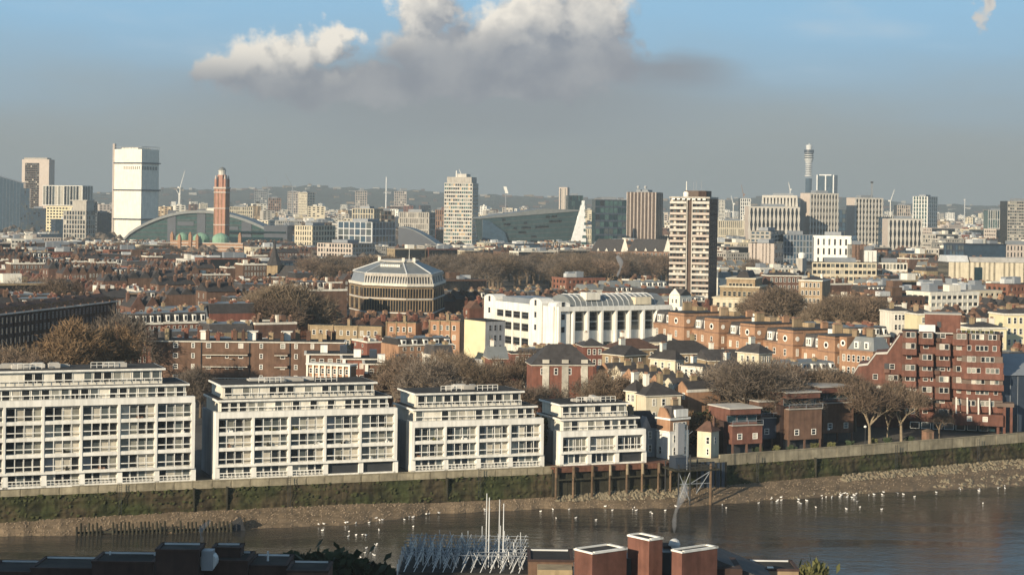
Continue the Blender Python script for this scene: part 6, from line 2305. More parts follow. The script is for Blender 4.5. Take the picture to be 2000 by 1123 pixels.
crane(351, 405, 368, 3200, 361, 334, 'white luffing crane beside the sheeted white tower')
crane(349, 405, 380, 3300, 345, 372, 'stubby pale crane at the foot of the white luffing crane')
crane(524, 400, 372, 4600, 519, 346, 'thin grey crane far beyond the campanile', 'grey_metal')
crane(571, 400, 366, 4600, 557, 340, 'thin grey crane raking over the dusty pink slab tower', 'grey_metal')
crane(1739, 400, 394, 3300, 1747, 371, 'white luffing crane behind the lattice group')
crane(1543, 385, 372, 4000, 1540, 356, 'pale crane between the broad lattice office and the broadcast tower')
crane(1452, 395, 382, 4200, 1448, 361, 'thin red crane over the white slab with a red crown', 'terracotta')
crane(1432, 410, 400, 3800, 1428, 382, 'pale crane beyond the lone tower block')
crane(1884, 405, 392, 3800, 1885, 396, 'stub crane on the far skyline beyond the low cream building', 'pale_metal')
p = at(754, 400, 3000)
o = thing('radio_mast', 'slim white mast standing alone on the skyline over the park', 'mast', (p.x, 3000, 0))
KEEP.append((752, 756, 346, 405, 3000))
MB().tube((0, 0, 0), (0, 0, at(754, 346, 3000).z), 1.7, .9, 6).obj('pole', 'pale_metal', o)
p = at(988, 380, 3600)
o = thing('sign_pylon', 'bright white leaning sign pylon on the far skyline', 'pylon', (p.x, 3600, 0))
MB().tube((0, 0, 0), (0, 0, at(988, 377, 3600).z), 1.0, .8, 6).obj('pole', 'grey_metal', o)
z = at(988, 378, 3600).z
MB().add([(-1, -1, z), (5, -1, z), (1, -1, z + 13), (-5, -1, z + 13), (-1, 1, z), (5, 1, z), (1, 1, z + 13), (-5, 1, z + 13)], [(0, 1, 2, 3), (7, 6, 5, 4), (1, 0, 4, 5), (2, 1, 5, 6), (3, 2, 6, 7), (0, 3, 7, 4)]).obj('panel', 'white_paint', o)
# ------------------------------------------------------------------ trees
def tree_proto(seed, kind='twig_brown', bark='bark', h=16.0, spread=6.0, depth=5, fork=3, slim=.040, up=.30, leaf=False, low=.22, stout=1.0):
    r = random.Random(seed)
    br, tw = MB(), MB()
    ends = []

    def grow(p, d, ln, rad, k):
        q = p + d * ln
        br.tube(p, q, rad, rad * .66, 6 if k < 2 else 4 if k < 3 else 3, 0, k == 0)
        if k >= 2:
            ends.append((q, d, k))
        if k == depth - 1:
            return
        n = fork + (1 if k == 0 else 0)
        for i in range(n):
            a = 2 * math.pi * (i + r.random() * .7) / n
            t = r.uniform(.35, .95)
            o_ = d.orthogonal().normalized()
            o_.rotate(Matrix.Rotation(a, 3, d))
            nd_ = (d * (1 - t * .55) + o_ * t * .8 + Vector((0, 0, up * .5))).normalized()
            grow(q if i else p.lerp(q, .9), nd_, ln * r.uniform(.58, .82), rad * .6, k + 1)
    grow(Vector((0, 0, 0)), Vector((r.uniform(-.04, .04), r.uniform(-.04, .04), 1)).normalized(), h * low, (h * .018 + .08) * stout, 0)
    zs = max(e[0].z for e in ends)
    for q, d, k in ends:
        n = (30 if k == depth - 1 else 10) * (3 if leaf else 1)
        for i in range(n):
            v = Vector((r.gauss(0, 1), r.gauss(0, 1), r.gauss(.15, .8))).normalized()
            v = (v + d * .8).normalized()
            ln = r.uniform(.5, 1.35) * h / 16
            a = q + v * r.uniform(-.2, .5) + Vector((r.gauss(0, .35), r.gauss(0, .35), r.gauss(0, .35)))
            b = a + v * ln
            s = v.cross(Vector((r.gauss(0, 1), r.gauss(0, 1), r.gauss(0, 1)))).normalized() * slim
            if leaf:
                s2 = s * r.uniform(2.5, 5)
                m_ = a.lerp(b, .35)
                tw.add([(a.x, a.y, a.z), (m_.x + s2.x, m_.y + s2.y, m_.z + s2.z), (m_.x + v.x * .3, m_.y + v.y * .3, m_.z + v.z * .3), (m_.x - s2.x, m_.y - s2.y, m_.z - s2.z)], [(0, 1, 2, 3)])
            else:
                tw.add([(a.x - s.x, a.y - s.y, a.z - s.z), (a.x + s.x, a.y + s.y, a.z + s.z), (b.x, b.y, b.z)], [(0, 1, 2)])
    return br.mesh('trunk', (bark,)), tw.mesh('crown', (kind,)), zs + .8 * h / 16


PROTO = [tree_proto(1), tree_proto(2, 'twig_grey'), tree_proto(3, up=.5), tree_proto(4, 'twig_grey', up=.15), tree_proto(7, 'twig_brown', up=.35, low=.18)]
GOLD = tree_proto(5, 'twig_gold', slim=.06)
PALE = tree_proto(6, 'twig_brown', 'pale_bark', up=.5, slim=.05, low=.19, stout=.72)
EVER = tree_proto(8, 'leaf_dark', slim=.055, leaf=True, low=.14, up=.1)
OLIV = tree_proto(9, 'leaf_olive', slim=.05, leaf=True, low=.14, up=.2)


def tree(px, D, h, label, proto=None, group=None, wide=1.0, rot=None, z=0.0):
    P_ = proto or rng.choice(PROTO)
    k, _ = ray(px, HY + 53 / D * F * .8)
    o = thing('bare_tree' if P_ not in (EVER, OLIV) else 'evergreen_tree', label, 'tree', (k * D, D, z), rng.uniform(0, 6.28) if rot is None else rot, group)
    s = h / P_[2]
    o.scale = (s * wide, s * wide, s)
    put('trunk', P_[0], o)
    put('crown', P_[1], o)
    return o


tree(1700, 416, 14.6, 'bare tree with a pale lit trunk beside the last river house', PALE, wide=1.0)
tree(1762, 421, 14.4, 'bare twiggy tree before the middle of the red brick block', PALE, rot=2.0, wide=1.0)
tree(1735, 424, 11.5, 'smaller bare tree between the two larger ones before the red brick block', PALE, rot=4.0, wide=.9)
tree(1990, 480, 14, 'rounded bare tree beside the metal shed at the edge of the view', PROTO[0], wide=1.4)
tree(1835, 428, 7, 'small bare garden tree by the timber kiosk', PROTO[1])
tree(1062, 388, 8.5, 'green leafy tree between the third white block and the smallest one', OLIV)
tree(1078, 392, 7, 'dark evergreen bush-like tree beside the smallest white block', EVER, wide=1.3)
tree(1345, 400, 9, 'russet leaved tree behind the cream cottage', GOLD, wide=1.2)
tree(1375, 404, 8, 'dark evergreen tree behind the cream cottage', EVER, wide=1.1)
tree(1215, 400, 5, 'bare shrub-like tree on the smallest white block flank', PROTO[1])
for (px, D, h, pr, wd) in ((165, 462, 23, GOLD, 1.05), (122, 450, 19.5, GOLD, .95), (208, 470, 21, GOLD, .95), (242, 500, 23, PROTO[3], 1.0)):
    tree(px, D, h, {165: 'largest golden brown tree before the shaded terrace', 122: 'golden brown tree nearest the tallest white block roof', 208: 'golden brown tree beside a grey bare tree', 242: 'grey bare tree at the end of the shaded terrace'}[px], pr, None, wd)
for i, (px, D, h) in enumerate(((20, 440, 17.5), (66, 448, 17), (-15, 446, 17.5))):
    tree(px, D, h, 'brown bare tree close behind the tallest white block', None, 'trees behind the tallest white block', 1.1)
for i in range(7):
    tree(-30 + i * 24, 730 + 25 * (i % 3), 22 - (i % 3) * 1.5, 'tall bare plane tree rising above the roof of the shaded terrace', None, 'plane trees above the shaded terrace', 1.15)
for i, (px, D, h) in enumerate(((498, 645, 22), (528, 636, 24.5), (552, 628, 26), (580, 640, 25), (606, 652, 21), (515, 660, 22), (566, 664, 24), (540, 618, 21))):
    tree(px, D, h, 'big bare plane tree in the clump before the slate church', PROTO[(0, 2, 4)[i % 3]], 'plane trees before the slate church', 1.1)
for i, (px, D, h) in enumerate(((320, 430, 10), (345, 440, 12), (372, 436, 13), (392, 452, 13), (512, 440, 10), (545, 446, 11), (272, 470, 12), (300, 452, 10))):
    tree(px, D, h, 'thin bare tree before the brown council block', PROTO[1] if i % 2 else PROTO[3], 'thin trees before the council block', .8)
for i in range(14):
    px = 770 + i * 24 + rng.uniform(-8, 8)
    D = rng.uniform(408, 470)
    zt = at(px, rng.choice((684, 690, 700, 722, 738, 750)) + rng.uniform(-4, 6), D).z
    tree(px, D, zt, 'bare brown tree in the belt behind the third white block', None, 'tree belt behind the third white block', .95)
for i in range(9):
    px = 1085 + i * 22 + rng.uniform(-6, 6)
    D = rng.uniform(415, 450)
    tree(px, D, at(px, rng.uniform(715, 750), D).z, 'bare tree around the red brick hall', None, 'bare trees around the brick hall', 1.05)
for i in range(20):
    px = 1392 + i * 14.5 + rng.uniform(-6, 6)
    D = rng.uniform(412, 448)
    tree(px, D, at(px, rng.choice((704, 715, 735, 750, 765)) + rng.uniform(-5, 5), D).z, 'bare tree crowding the gardens behind the brick river houses', PROTO[i % 5], 'garden trees behind the brick river houses', 1.15)
for i, (px, D, h) in enumerate(((1478, 735, 19), (1500, 725, 22), (1525, 720, 23), (1548, 726, 21), (1512, 742, 22), (1466, 742, 16))):
    tree(px, D, h, 'big bare tree before the stepped tan building', PROTO[(0, 2, 4)[i % 3]], 'trees before the stepped tan building', 1.1)
for i in range(12):
    px = 1606 + i * 11
    D = rng.uniform(640, 700)
    tree(px, D, at(px, 568 + abs(i - 5) * 4 + rng.uniform(0, 8), D).z, 'broad bare tree in the clump beyond the mansion terrace', PROTO[(0, 2, 4)[i % 3]], 'trees beyond the mansion terrace', 1.15)
n = 0
while n < 165:
    px = rng.uniform(596, 1312)
    D = rng.uniform(1050, 1440)
    top = rng.uniform(490, 512) if px > 870 else rng.uniform(496, 524)
    h = at(px, top, D).z
    if not 11 < h < 23:
        continue
    if D < 1150 and 850 < px:
        pass
    n += 1
    tree(px, D, h, 'grey-brown bare tree massed with others in the winter park', PROTO[n % 5], 'trees of the winter park', 1.35)
for i in range(26):
    px = rng.uniform(1398, 1470) if i % 2 else rng.uniform(225, 335)
    D = rng.uniform(1100, 1350) if i % 2 else rng.uniform(1450, 1600)
    tree(px, D, rng.uniform(13, 18), 'bare street tree far off ' + ('beyond the lone tower block' if i % 2 else 'before the domed cathedral'), PROTO[i % 5], 'far street trees ' + ('by the tower' if i % 2 else 'by the cathedral'), 1.3)
# near bank evergreens
for i, (px, py, D, w) in enumerate(((612, 1097, 200, 1.2), (648, 1090, 203, 1.1), (722, 1104, 205, 1.2), (1578, 1112, 205, .6))):
    tree(px, D, at(px, py, D).z, ('dark rounded evergreen beside the shaded brick roofs', 'dark rounded evergreen, taller of the pair by the shaded brick roofs', 'dark evergreen crown beside the steel roof frame', 'olive evergreen tip beside the low roofs past the orange towers')[i], EVER if i < 3 else OLIV, None, w)
# ------------------------------------------------------------------ the rest of the city: houses, mansion blocks, flats, offices
def fill_house(name, L, d, h, wall, roof, style, seed, nf=3):
    r = random.Random(seed)
    o = thing(name, None, 'house' if 'house' in name else 'apartment block')
    S_ = Site.__new__(Site)
    S_.L, S_.d, S_.zt, S_.o, S_.ppm, S_.th, S_.x, S_.y, S_.D = L, d, h, o, 5, 0, 0, 0, 700
    MB().box(0, L, 0, d, 0, h).obj('wall', wall, o)
    n = max(2, int(L / 2.7))
    fr = 'white_paint'
    if style == 'pitch':
        MB().hip(-.1, L + .1, -.35, d + .35, h, 3.0, 0).obj('roof', roof, o)
        MB().box(-.15, .2, -.3, d + .3, h - 1, h + .5).extx([(-.3, h + .5), (d + .3, h + .5), (d / 2, h + 3.5)], -.15, .2).obj('party_wall', wall, o)
    elif style == 'mansard':
        MB().frust(.15, L - .15, .2, d - .2, h, h + 2.9, .15, j=1.3).obj('mansard_roof', roof, o)
        MB().box(.3, L - .3, 1.6, d - 1.6, h + 2.9, h + 3.0).obj('roof_top', 'lead_roof', o)
        MB().box(-.1, L + .1, -.35, .2, h - .25, h + .35).obj('cornice', 'white_render', o)
        k = max(2, int(L / 3.4))
        q = MB()
        for i in range(k):
            x = L * (i + .5) / k
            q.box(x - .75, x + .75, .15, 1.8, h + .45, h + 2.4)
            q.box(x - .45, x + .45, .1, .15, h + .7, h + 2.1, 1)
        q.obj('dormers', ('white_paint', 'glass_dark'), o, stuff=True)
    elif style == 'gable':
        k = max(1, int(L / 6))
        for i in range(k):
            a, b = L * i / k, L * (i + 1) / k
            MB().ext([(a, h), (b, h), ((a + b) / 2, h + (b - a) * .55)], 0, .35).obj('gable', wall, o)
            MB().ext([(a, h), (b, h), ((a + b) / 2, h + (b - a) * .5)], .36, d).obj('roof', roof, o)
    else:
        MB().box(-.2, L + .2, -.25, .25, h - .2, h + .6).box(-.1, .25, .25, d, h - .1, h + .6).box(L - .25, L + .1, .25, d, h - .1, h + .6).box(-.1, L + .1, d - .25, d + .1, h - .11, h + .6).obj('parapet', 'white_render' if style == 'white' else wall, o)
        MB().box(.25, L - .25, .25, d - .25, h - .1, h + .05).obj('roof', roof, o)
        for i in range(r.randint(1, 3)):
            x, y = r.uniform(.1, .7) * L, r.uniform(.2, .6) * d
            MB().box(x, x + r.uniform(1.6, 3), y, y + 2.2, h, h + r.uniform(1.4, 2.6)).obj('roof_hut', r.choice(('white_paint', 'white_render', 'grey_metal', wall)), o)
    winrow(S_, 'f', h - 2.5, -3.0, nf, n, 1.1, 1.7, fr, (.6, .2, .12, .08), pick=False, t=.085)
    winrow(S_, 'r', h - 2.5, -3.0, nf, 2, 1.0, 1.6, fr, (.6, .2, .12, .08), pick=False, t=.085)
    nc = 2 if L < 9 else int(L / 3.2)
    for i in range(nc):
        chimney(o, L * (i + (.06 if nc == 1 else .5)) / nc, d * (r.uniform(.25, .45) if i % 2 else r.uniform(.6, .85)), h, r.uniform(.9, 1.5), r.uniform(1.2, 2.8), (3.0 if style in ('pitch', 'gable', 'mansard') else 1.6) + r.uniform(0, 1.2), r.randint(4, 7), wall if 'render' not in wall else 'stock_brick')
    return o


WN = {'red_brick': 'red brick', 'brown_brick': 'brown brick', 'stock_brick': 'yellowish brick', 'white_render': 'white stuccoed', 'cream_render': 'cream', 'orange_brick': 'orange brick', 'terracotta': 'terracotta', 'grey_render': 'grey', 'concrete': 'grey concrete', 'pink_panel': 'pinkish stone', 'brown_panel': 'dark brown', 'navy_clad': 'dark blue glass', 'glass_teal': 'teal glass', 'pale_concrete': 'pale concrete', 'white_paint': 'white'}
RN = {'slate': 'slate', 'clay_tile': 'brown tiled', 'flat_felt': 'flat dark', 'lead_roof': 'grey lead', 'pale_roof': 'flat pale'}
SN = {'pitch': 'pitched roof', 'mansard': 'dormered mansard', 'gable': 'pointed gables', 'flat': 'dark parapet', 'white': 'white parapet'}
HP, MP, AP, OP = [], [], [], []
for i, (w, rf, st) in enumerate((('red_brick', 'slate', 'pitch'), ('brown_brick', 'slate', 'pitch'), ('stock_brick', 'slate', 'mansard'), ('white_render', 'slate', 'mansard'), ('red_brick', 'clay_tile', 'gable'), ('brown_brick', 'flat_felt', 'flat'), ('white_render', 'pale_roof', 'white'), ('stock_brick', 'slate', 'pitch'), ('orange_brick', 'slate', 'gable'), ('cream_render', 'slate', 'white'))):
    HP.append((fill_house('terraced_house', 6.4, 9, 9.5 + (i % 3) * .8, w, rf, st, i), w, rf, st))
for i, (w, rf, st) in enumerate((('red_brick', 'slate', 'mansard'), ('brown_brick', 'slate', 'gable'), ('brown_brick', 'flat_felt', 'white'), ('red_brick', 'pale_roof', 'white'), ('stock_brick', 'slate', 'mansard'), ('brown_brick', 'slate', 'pitch'), ('white_render', 'lead_roof', 'mansard'), ('orange_brick', 'slate', 'mansard'))):
    MP.append((fill_house('mansion_block', 19, 13, 14.5 + (i % 3) * 1.2, w, rf, st, 50 + i, 5), w, rf, st))


def fill_flats(name, L, d, h, wall, roof, nf, nb, pier, band, gl, seed, cat):
    r = random.Random(seed)
    o = thing(name, None, cat)
    S_ = Site.__new__(Site)
    S_.L, S_.d, S_.zt = L, d, h
    MB().box(0, L, 0, d, 0, h).obj('core', gl[0], o)
    w, g = MB(), MB()
    for f, n in (('f', nb), ('r', max(2, nb // 2)), ('l', max(2, nb // 2))):
        w.frame(*S_.fr(f))
        g.frame(*S_.fr(f))
        grid(w, g, S_.flen(f), 0, h, nf, n, pier, band, .4, (.55, .2, .15, .1))
    w.frame()
    w.box(-.4, L + .4, -.4, d + .4, h, h + .8)
    w.obj('facade', wall, o)
    g.obj('windows', gl, o, stuff=True)
    MB().box(.4, L - .4, .4, d - .4, h + .8, h + .85).obj('roof', roof, o)
    for i in range(3):
        x, y = r.uniform(.05, .7) * L, r.uniform(.15, .55) * d
        MB().box(x, x + r.uniform(.1, .25) * L, y, y + r.uniform(.2, .35) * d, h + .8, h + r.uniform(2.4, 4.5)).obj('plant_room', r.choice(('white_render', 'grey_metal', 'pale_metal', wall)), o)
    return o


for i, (w, rf, nf, nb, p, b, g) in enumerate((('stock_brick', 'pale_roof', 6, 10, 1.6, 1.5, GL), ('red_brick', 'flat_felt', 6, 9, 1.6, 1.6, GL), ('white_render', 'pale_roof', 6, 9, .7, 1.6, GL), ('brown_brick', 'flat_felt', 5, 9, 1.5, 1.5, GL), ('cream_render', 'pale_roof', 6, 10, 1.4, 1.6, GL), ('concrete', 'flat_felt', 7, 10, .9, 1.4, GL))):
    AP.append((fill_flats('apartment_block', 30, 15, nf * 3.1, w, rf, nf, nb, p, b, g, 80 + i, 'apartment block'), w, rf, 'flats'))
for i, (w, rf, nf, nb, p, b, g) in enumerate((('pale_concrete', 'pale_roof', 6, 12, .9, 1.4, GL), ('pink_panel', 'flat_felt', 7, 12, 1.4, 1.5, GL), ('navy_clad', 'flat_felt', 7, 14, .3, .9, GB), ('white_paint', 'pale_roof', 5, 10, 1.0, 1.9, GL), ('cream_render', 'lead_roof', 6, 12, 1.5, 1.5, GL), ('brown_panel', 'flat_felt', 6, 12, .8, 1.3, GL), ('concrete', 'lead_roof', 6, 11, 1.3, 1.5, GL), ('grey_render', 'slate', 5, 10, 1.6, 1.5, GL))):
    OP.append((fill_flats('office_building', 38, 22, nf * 3.7, w, rf, nf, nb, p, b, g, 90 + i, 'office building'), w, rf, 'offices'))

# candidates on a street grid turned like the streets in view
TH = R(28)
c28, s28 = math.cos(TH), math.sin(TH)
fr_ = random.Random(77)
cand = []
BU, BV, ST = 104, 40, 11
used_first = set()
for bi in range(-40, 60):
    for bj in range(-2, 100):
        cu, cv = bi * (BU + ST), 300 + bj * (BV + ST)
        mx, my = (cu + BU / 2) * c28 - (cv + BV / 2) * s28, (cu + BU / 2) * s28 + (cv + BV / 2) * c28
        if my < 420 or my > 3300 or abs(mx) > .32 * my + 60:
            continue
        px_, _ = pix(mx, my, 10)
        u = fr_.random()
        if my < 900:
            kind = 'h' if u < (.55 if px_ > 700 else .34) else 'm' if u < .93 else 'a'
        elif my < 1500:
            kind = 'h' if u < .16 else 'm' if u < .62 else 'a' if u < .88 else 'o'
        else:
            kind = 'm' if u < .3 else 'a' if u < .6 else 'o'
        wid = {'h': 6.4, 'm': 19.4, 'a': 32, 'o': 40}[kind]
        dep = {'h': 9, 'm': 13, 'a': 15, 'o': 22}[kind]
        pool = {'h': HP, 'm': MP, 'a': AP, 'o': OP}[kind]
        if px_ < 760 and my < 1300:
            wts = [3 if p[1] in ('red_brick', 'brown_brick') else .7 for p in pool]
        elif px_ > 1350 and my < 1300:
            wts = [3 if p[1] in ('white_render', 'cream_render') else 1.6 if p[1] == 'red_brick' else .8 for p in pool]
        else:
            wts = [1] * len(pool)
        base_i = fr_.choices(range(len(pool)), wts)[0]
        for row in (0, 1):
            if fr_.random() < .07:
                continue
            x = fr_.uniform(0, 3)
            while x + wid < BU:
                if fr_.random() < .06:
                    x += wid * .8
                    continue
                pi_ = base_i if fr_.random() < (.72 if kind == 'h' else .4) else fr_.choices(range(len(pool)), wts)[0]
                sx = fr_.uniform(.94, 1.06) if kind == 'h' else fr_.uniform(.5, 1.0) if kind == 'm' else fr_.uniform(.7, 1.15)
                sz = fr_.uniform(.9, 1.08) if kind == 'h' else fr_.uniform(.78, 1.12)
                if kind == 'o' and my > 1500:
                    sz = fr_.uniform(.6, 1.25)
                w2 = wid * sx
                if row == 0:
                    lu, lv, rt = cu + x, cv, TH
                else:
                    lu, lv, rt = cu + x + w2, cv + BV, TH + math.pi
                wx_, wy_ = lu * c28 - lv * s28, lu * s28 + lv * c28
                cand.append((wy_, wx_, rt, kind, pi_, (sx, 1, sz), w2, dep))
                x += w2 * (1.0 if kind in 'hm' else 1.06)
cand.sort(key=lambda t: t[0])
sky_row = [2000.0] * 2100
marks = sorted(KEEP, key=lambda k: k[4])
mi = 0
LIMIT = {'h': 290, 'm': 290, 'a': 280, 'o': 280}
count = {k: 0 for k in LIMIT}
placed, rest = [], []
for (wy_, wx_, rt, kind, pi_, sc_, w2, dep) in cand:
    while mi < len(marks) and marks[mi][4] < wy_:
        a_, b_, top_, bot_, D_ = marks[mi]
        for c in range(max(0, int(a_)), min(2000, int(b_))):
            sky_row[c] = min(sky_row[c], top_ + 2)
        mi += 1
    cx_, cy_ = wx_ + math.cos(rt) * w2 / 2 - math.sin(rt) * dep / 2, wy_ + math.sin(rt) * w2 / 2 + math.cos(rt) * dep / 2
    if cy_ < rivY(cx_) + 42:
        continue
    rad = math.hypot(w2, dep) * .5
    if any((cx_ - fx) ** 2 + (cy_ - fy) ** 2 < (fr0 + rad * .9) ** 2 for fx, fy, fr0 in FOOT):
        continue
    pool = {'h': HP, 'm': MP, 'a': AP, 'o': OP}[kind]
    proto, wl, rf, st = pool[pi_]
    base_h = max(c.bound_box[1][2] if c.type == 'MESH' else 0 for c in proto.children) * sc_[2]
    pc, top = pix(cx_, cy_, base_h)
    hw = max(w2, dep) * .5 / cy_ * F
    p0, p1 = int(pc - hw), int(pc + hw)
    if p1 < 0 or p0 > 1999:
        continue
    # nothing may rise in front of what the photograph shows clear
    for sq in (1, .8, .62, .5):
        top = pix(cx_, cy_, base_h * sq)[1]
        hid = any(D_ > cy_ and p1 > a_ and p0 < b_ and top < bt_ - 2 for (a_, b_, t_, bt_, D_) in KEEP)
        if not hid or kind in 'hm' and sq < .7:
            break
    sc_ = (sc_[0], 1, sc_[2] * sq)
    base_h *= sq
    # the park stays open, and so do the tree belts near the river
    if 590 < pc < 1320 and (1000 < cy_ < 1480 or 690 < cy_ <= 1000 and top < 529):
        hid = True
    if 1385 < pc < 1665 and cy_ < 470 or 760 < pc < 1090 and cy_ < 474 or 1170 < pc < 1520 and cy_ < 505:
        hid = True
    if pc < 260 and 420 < cy_ < 540:
        hid = True
    if hid:
        continue
    cols_ = [c for c in range(max(0, p0), min(2000, p1 + 1))]
    vis = sum(1 for c in cols_ if top < sky_row[c] - 1.2)
    if vis < .35 * len(cols_) or vis < 3:
        continue
    for c in cols_:
        sky_row[c] = min(sky_row[c], top + 1.0)
    if count[kind] < LIMIT[kind]:
        count[kind] += 1
        placed.append((wx_, wy_, rt, kind, pi_, sc_, pc, cy_, top))
    else:
        rest.append((wx_, wy_, rt, kind, pi_, sc_, w2, dep, base_h))

# each gets a label from its look and from the landmark it stands nearest to
PLACES = [(80, 640, 'the shaded terrace'), (240, 700, 'the shaded terrace end'), (470, 540, 'the brown council block'), (380, 800, 'the plane tree clump'), (560, 800, 'the slate church'), (120, 1000, 'the tall plane trees'), (350, 1250, 'the domed cathedral'),
          (650, 760, 'the mansard pavilion'), (770, 900, 'the mansard pavilion roof'), (720, 560, 'the yellow brick houses'), (920, 720, 'the white studio building'), (1120, 780, 'the studio building roof'), (1250, 800, 'the lone tower block'), (1340, 620, 'the mansion terrace'),
          (1450, 900, 'the stepped tan building'), (1560, 650, 'the mansion terrace end'), (1650, 820, 'the clump of bare trees'), (1780, 700, 'the white stuccoed house'), (1900, 640, 'the pale yellow houses'), (1900, 900, 'the low cream building'), (1640, 1100, 'the long cream office'),
          (100, 1900, 'the slanted glass block'), (200, 1700, 'the sheeted white tower'), (300, 2300, 'the white luffing crane'), (430, 1700, 'the campanile'), (500, 2600, 'the arched glass building'), (680, 1700, 'the pale framed glass office'), (800, 1700, 'the grey grid office'), (900, 1900, 'the cream office tower'),
          (1020, 1800, 'the glass wedge'), (1200, 2400, 'the dark teal office'), (1260, 2500, 'the brown ribbed tower'), (1380, 1900, 'the lone tower block top'), (1500, 1900, 'the broad lattice office'), (1600, 1700, 'the bright white office'), (1690, 1900, 'the dark mast'), (1800, 1700, 'the lower lattice office'), (1900, 1800, 'the grey banded tower'), (1850, 2600, 'the white framed tower'), (700, 2800, 'the slim white mast'), (1420, 2600, 'the long low cream hall')]
lab_of = {}
info = []
for i, t_ in enumerate(placed):
    pc, cy_ = t_[6], t_[7]
    proto, wl, rf, st = {'h': HP, 'm': MP, 'a': AP, 'o': OP}[t_[3]][t_[4]]
    bx_ = min(PLACES, key=lambda q: ((q[0] - pc) / 60) ** 2 + (math.log(q[1] / cy_) * 9) ** 2)
    rel = 'beyond' if cy_ > bx_[1] * 1.06 else 'before' if cy_ < bx_[1] * .94 else 'beside'
    nm_ = {'h': 'terraced house', 'm': 'mansion block', 'a': 'flats', 'o': 'office'}[t_[3]]
    feat = SN.get(st)
    lb = '%s %s%s %s %s' % (WN[wl], nm_, (' with ' + feat) if feat else ' with ' + RN[rf] + ' roof', rel, bx_[2])
    if len(lb.split()) > 16:
        lb = lb.replace('mansard with white dormers', 'dormered mansard')
    info.append(lb)
    lab_of.setdefault(lb, []).append(i)
ORD = ['first', 'second', 'third', 'fourth', 'fifth', 'sixth', 'seventh', 'eighth', 'ninth', 'tenth', 'eleventh', 'twelfth', 'thirteenth', 'fourteenth', 'fifteenth', 'sixteenth', 'seventeenth', 'eighteenth', 'nineteenth', 'twentieth']
for lb, ids in lab_of.items():
    if len(ids) > 1:
        ids.sort(key=lambda i: placed[i][6])
        for k, i in enumerate(ids):
            w_ = ORD[k % 20] + ' from left, ' if k < 20 else 'farther along, '
            s_ = w_ + lb
            ws = s_.split()
            info[i] = s_ if len(ws) <= 16 else ' '.join(s_.replace(' with flat dark', ' with flat').replace('roof behind a parapet', 'parapeted roof').replace('mansard with white dormers', 'dormered mansard').split()[:16])
grpn = {'h': 'terraced houses of the city', 'm': 'mansion blocks of the city', 'a': 'flats of the city', 'o': 'offices of the city'}
seen_first = set()
for i, (wx_, wy_, rt, kind, pi_, sc_, pc, cy_, top) in enumerate(placed):
    proto = {'h': HP, 'm': MP, 'a': AP, 'o': OP}[kind][pi_][0]
    if (kind, pi_) not in seen_first:
        seen_first.add((kind, pi_))
        o = proto
        o.location, o.rotation_euler, o.scale = (wx_, wy_, 0), (0, 0, rt), sc_
        KIDS[o.name] = [(c, list(c.children)) for c in o.children]
        o['label'] = info[i]
    else:
        o = copy_tree(proto, (wx_, wy_, 0), rt, info[i], sc_)
    o['group'] = grpn[kind]
for kind, pool in (('h', HP), ('m', MP), ('a', AP), ('o', OP)):
    for pi_, (proto, *_x) in enumerate(pool):
        if (kind, pi_) not in seen_first:
            for c in list(proto.children):
                bpy.data.objects.remove(c)
            bpy.data.objects.remove(proto)

# what lies past the count: one mass of plain blocks with roofs, nearer ones by their own size, then the far city to the hills
FM = ['red_brick', 'brown_brick', 'stock_brick', 'white_render', 'cream_render', 'concrete', 'pink_panel', 'slate', 'flat_felt', 'pale_roof', 'glass_dark', 'white_paint', 'clay_tile']
mb = MB()
r_ = random.Random(99)


def far_block(x, y, rt, L, d, h, wall):
    mb.frame(x, y, rt)
    mb.box(0, L, 0, d, 0, h, wall)
    if h < 17 and wall in (0, 1, 2, 3) and r_.random() < .6:
        mb.frust(0, L, 0, d, h, h + 2.6, 1.5, r_.choice((7, 7, 12)))
        for i in range(max(1, int(L / 8))):
            xx = L * (i + .5) / max(1, int(L / 8))
            mb.box(xx, xx + 1, d * .4, d * .4 + 2.4, h + 1, h + 5.0, wall if wall < 3 else 2)
    else:
        mb.box(.5, L - .5, .5, d - .5, h, h + .3, r_.choice((8, 9, 9, 7)))
        mb.box(L * .3, L * .3 + r_.uniform(3, 8), d * .3, d * .7, h + .3, h + r_.uniform(1.5, 4), r_.choice((11, 5, 3, 8)))
    nf = max(1, int(h / 3.6))
    for f in range(nf):
        z = h - 3.2 - f * 3.6
        if z < 0 or f > 4:
            break
        n = max(2, int(L / 6))
        for i in range(n):
            mb.quad((L * (i + .2) / n, -.05, z), (L * (i + .75) / n, -.05, z), (L * (i + .75) / n, -.05, z + 1.9), (L * (i + .2) / n, -.05, z + 1.9), 10 if r_.random() < .85 else 4)


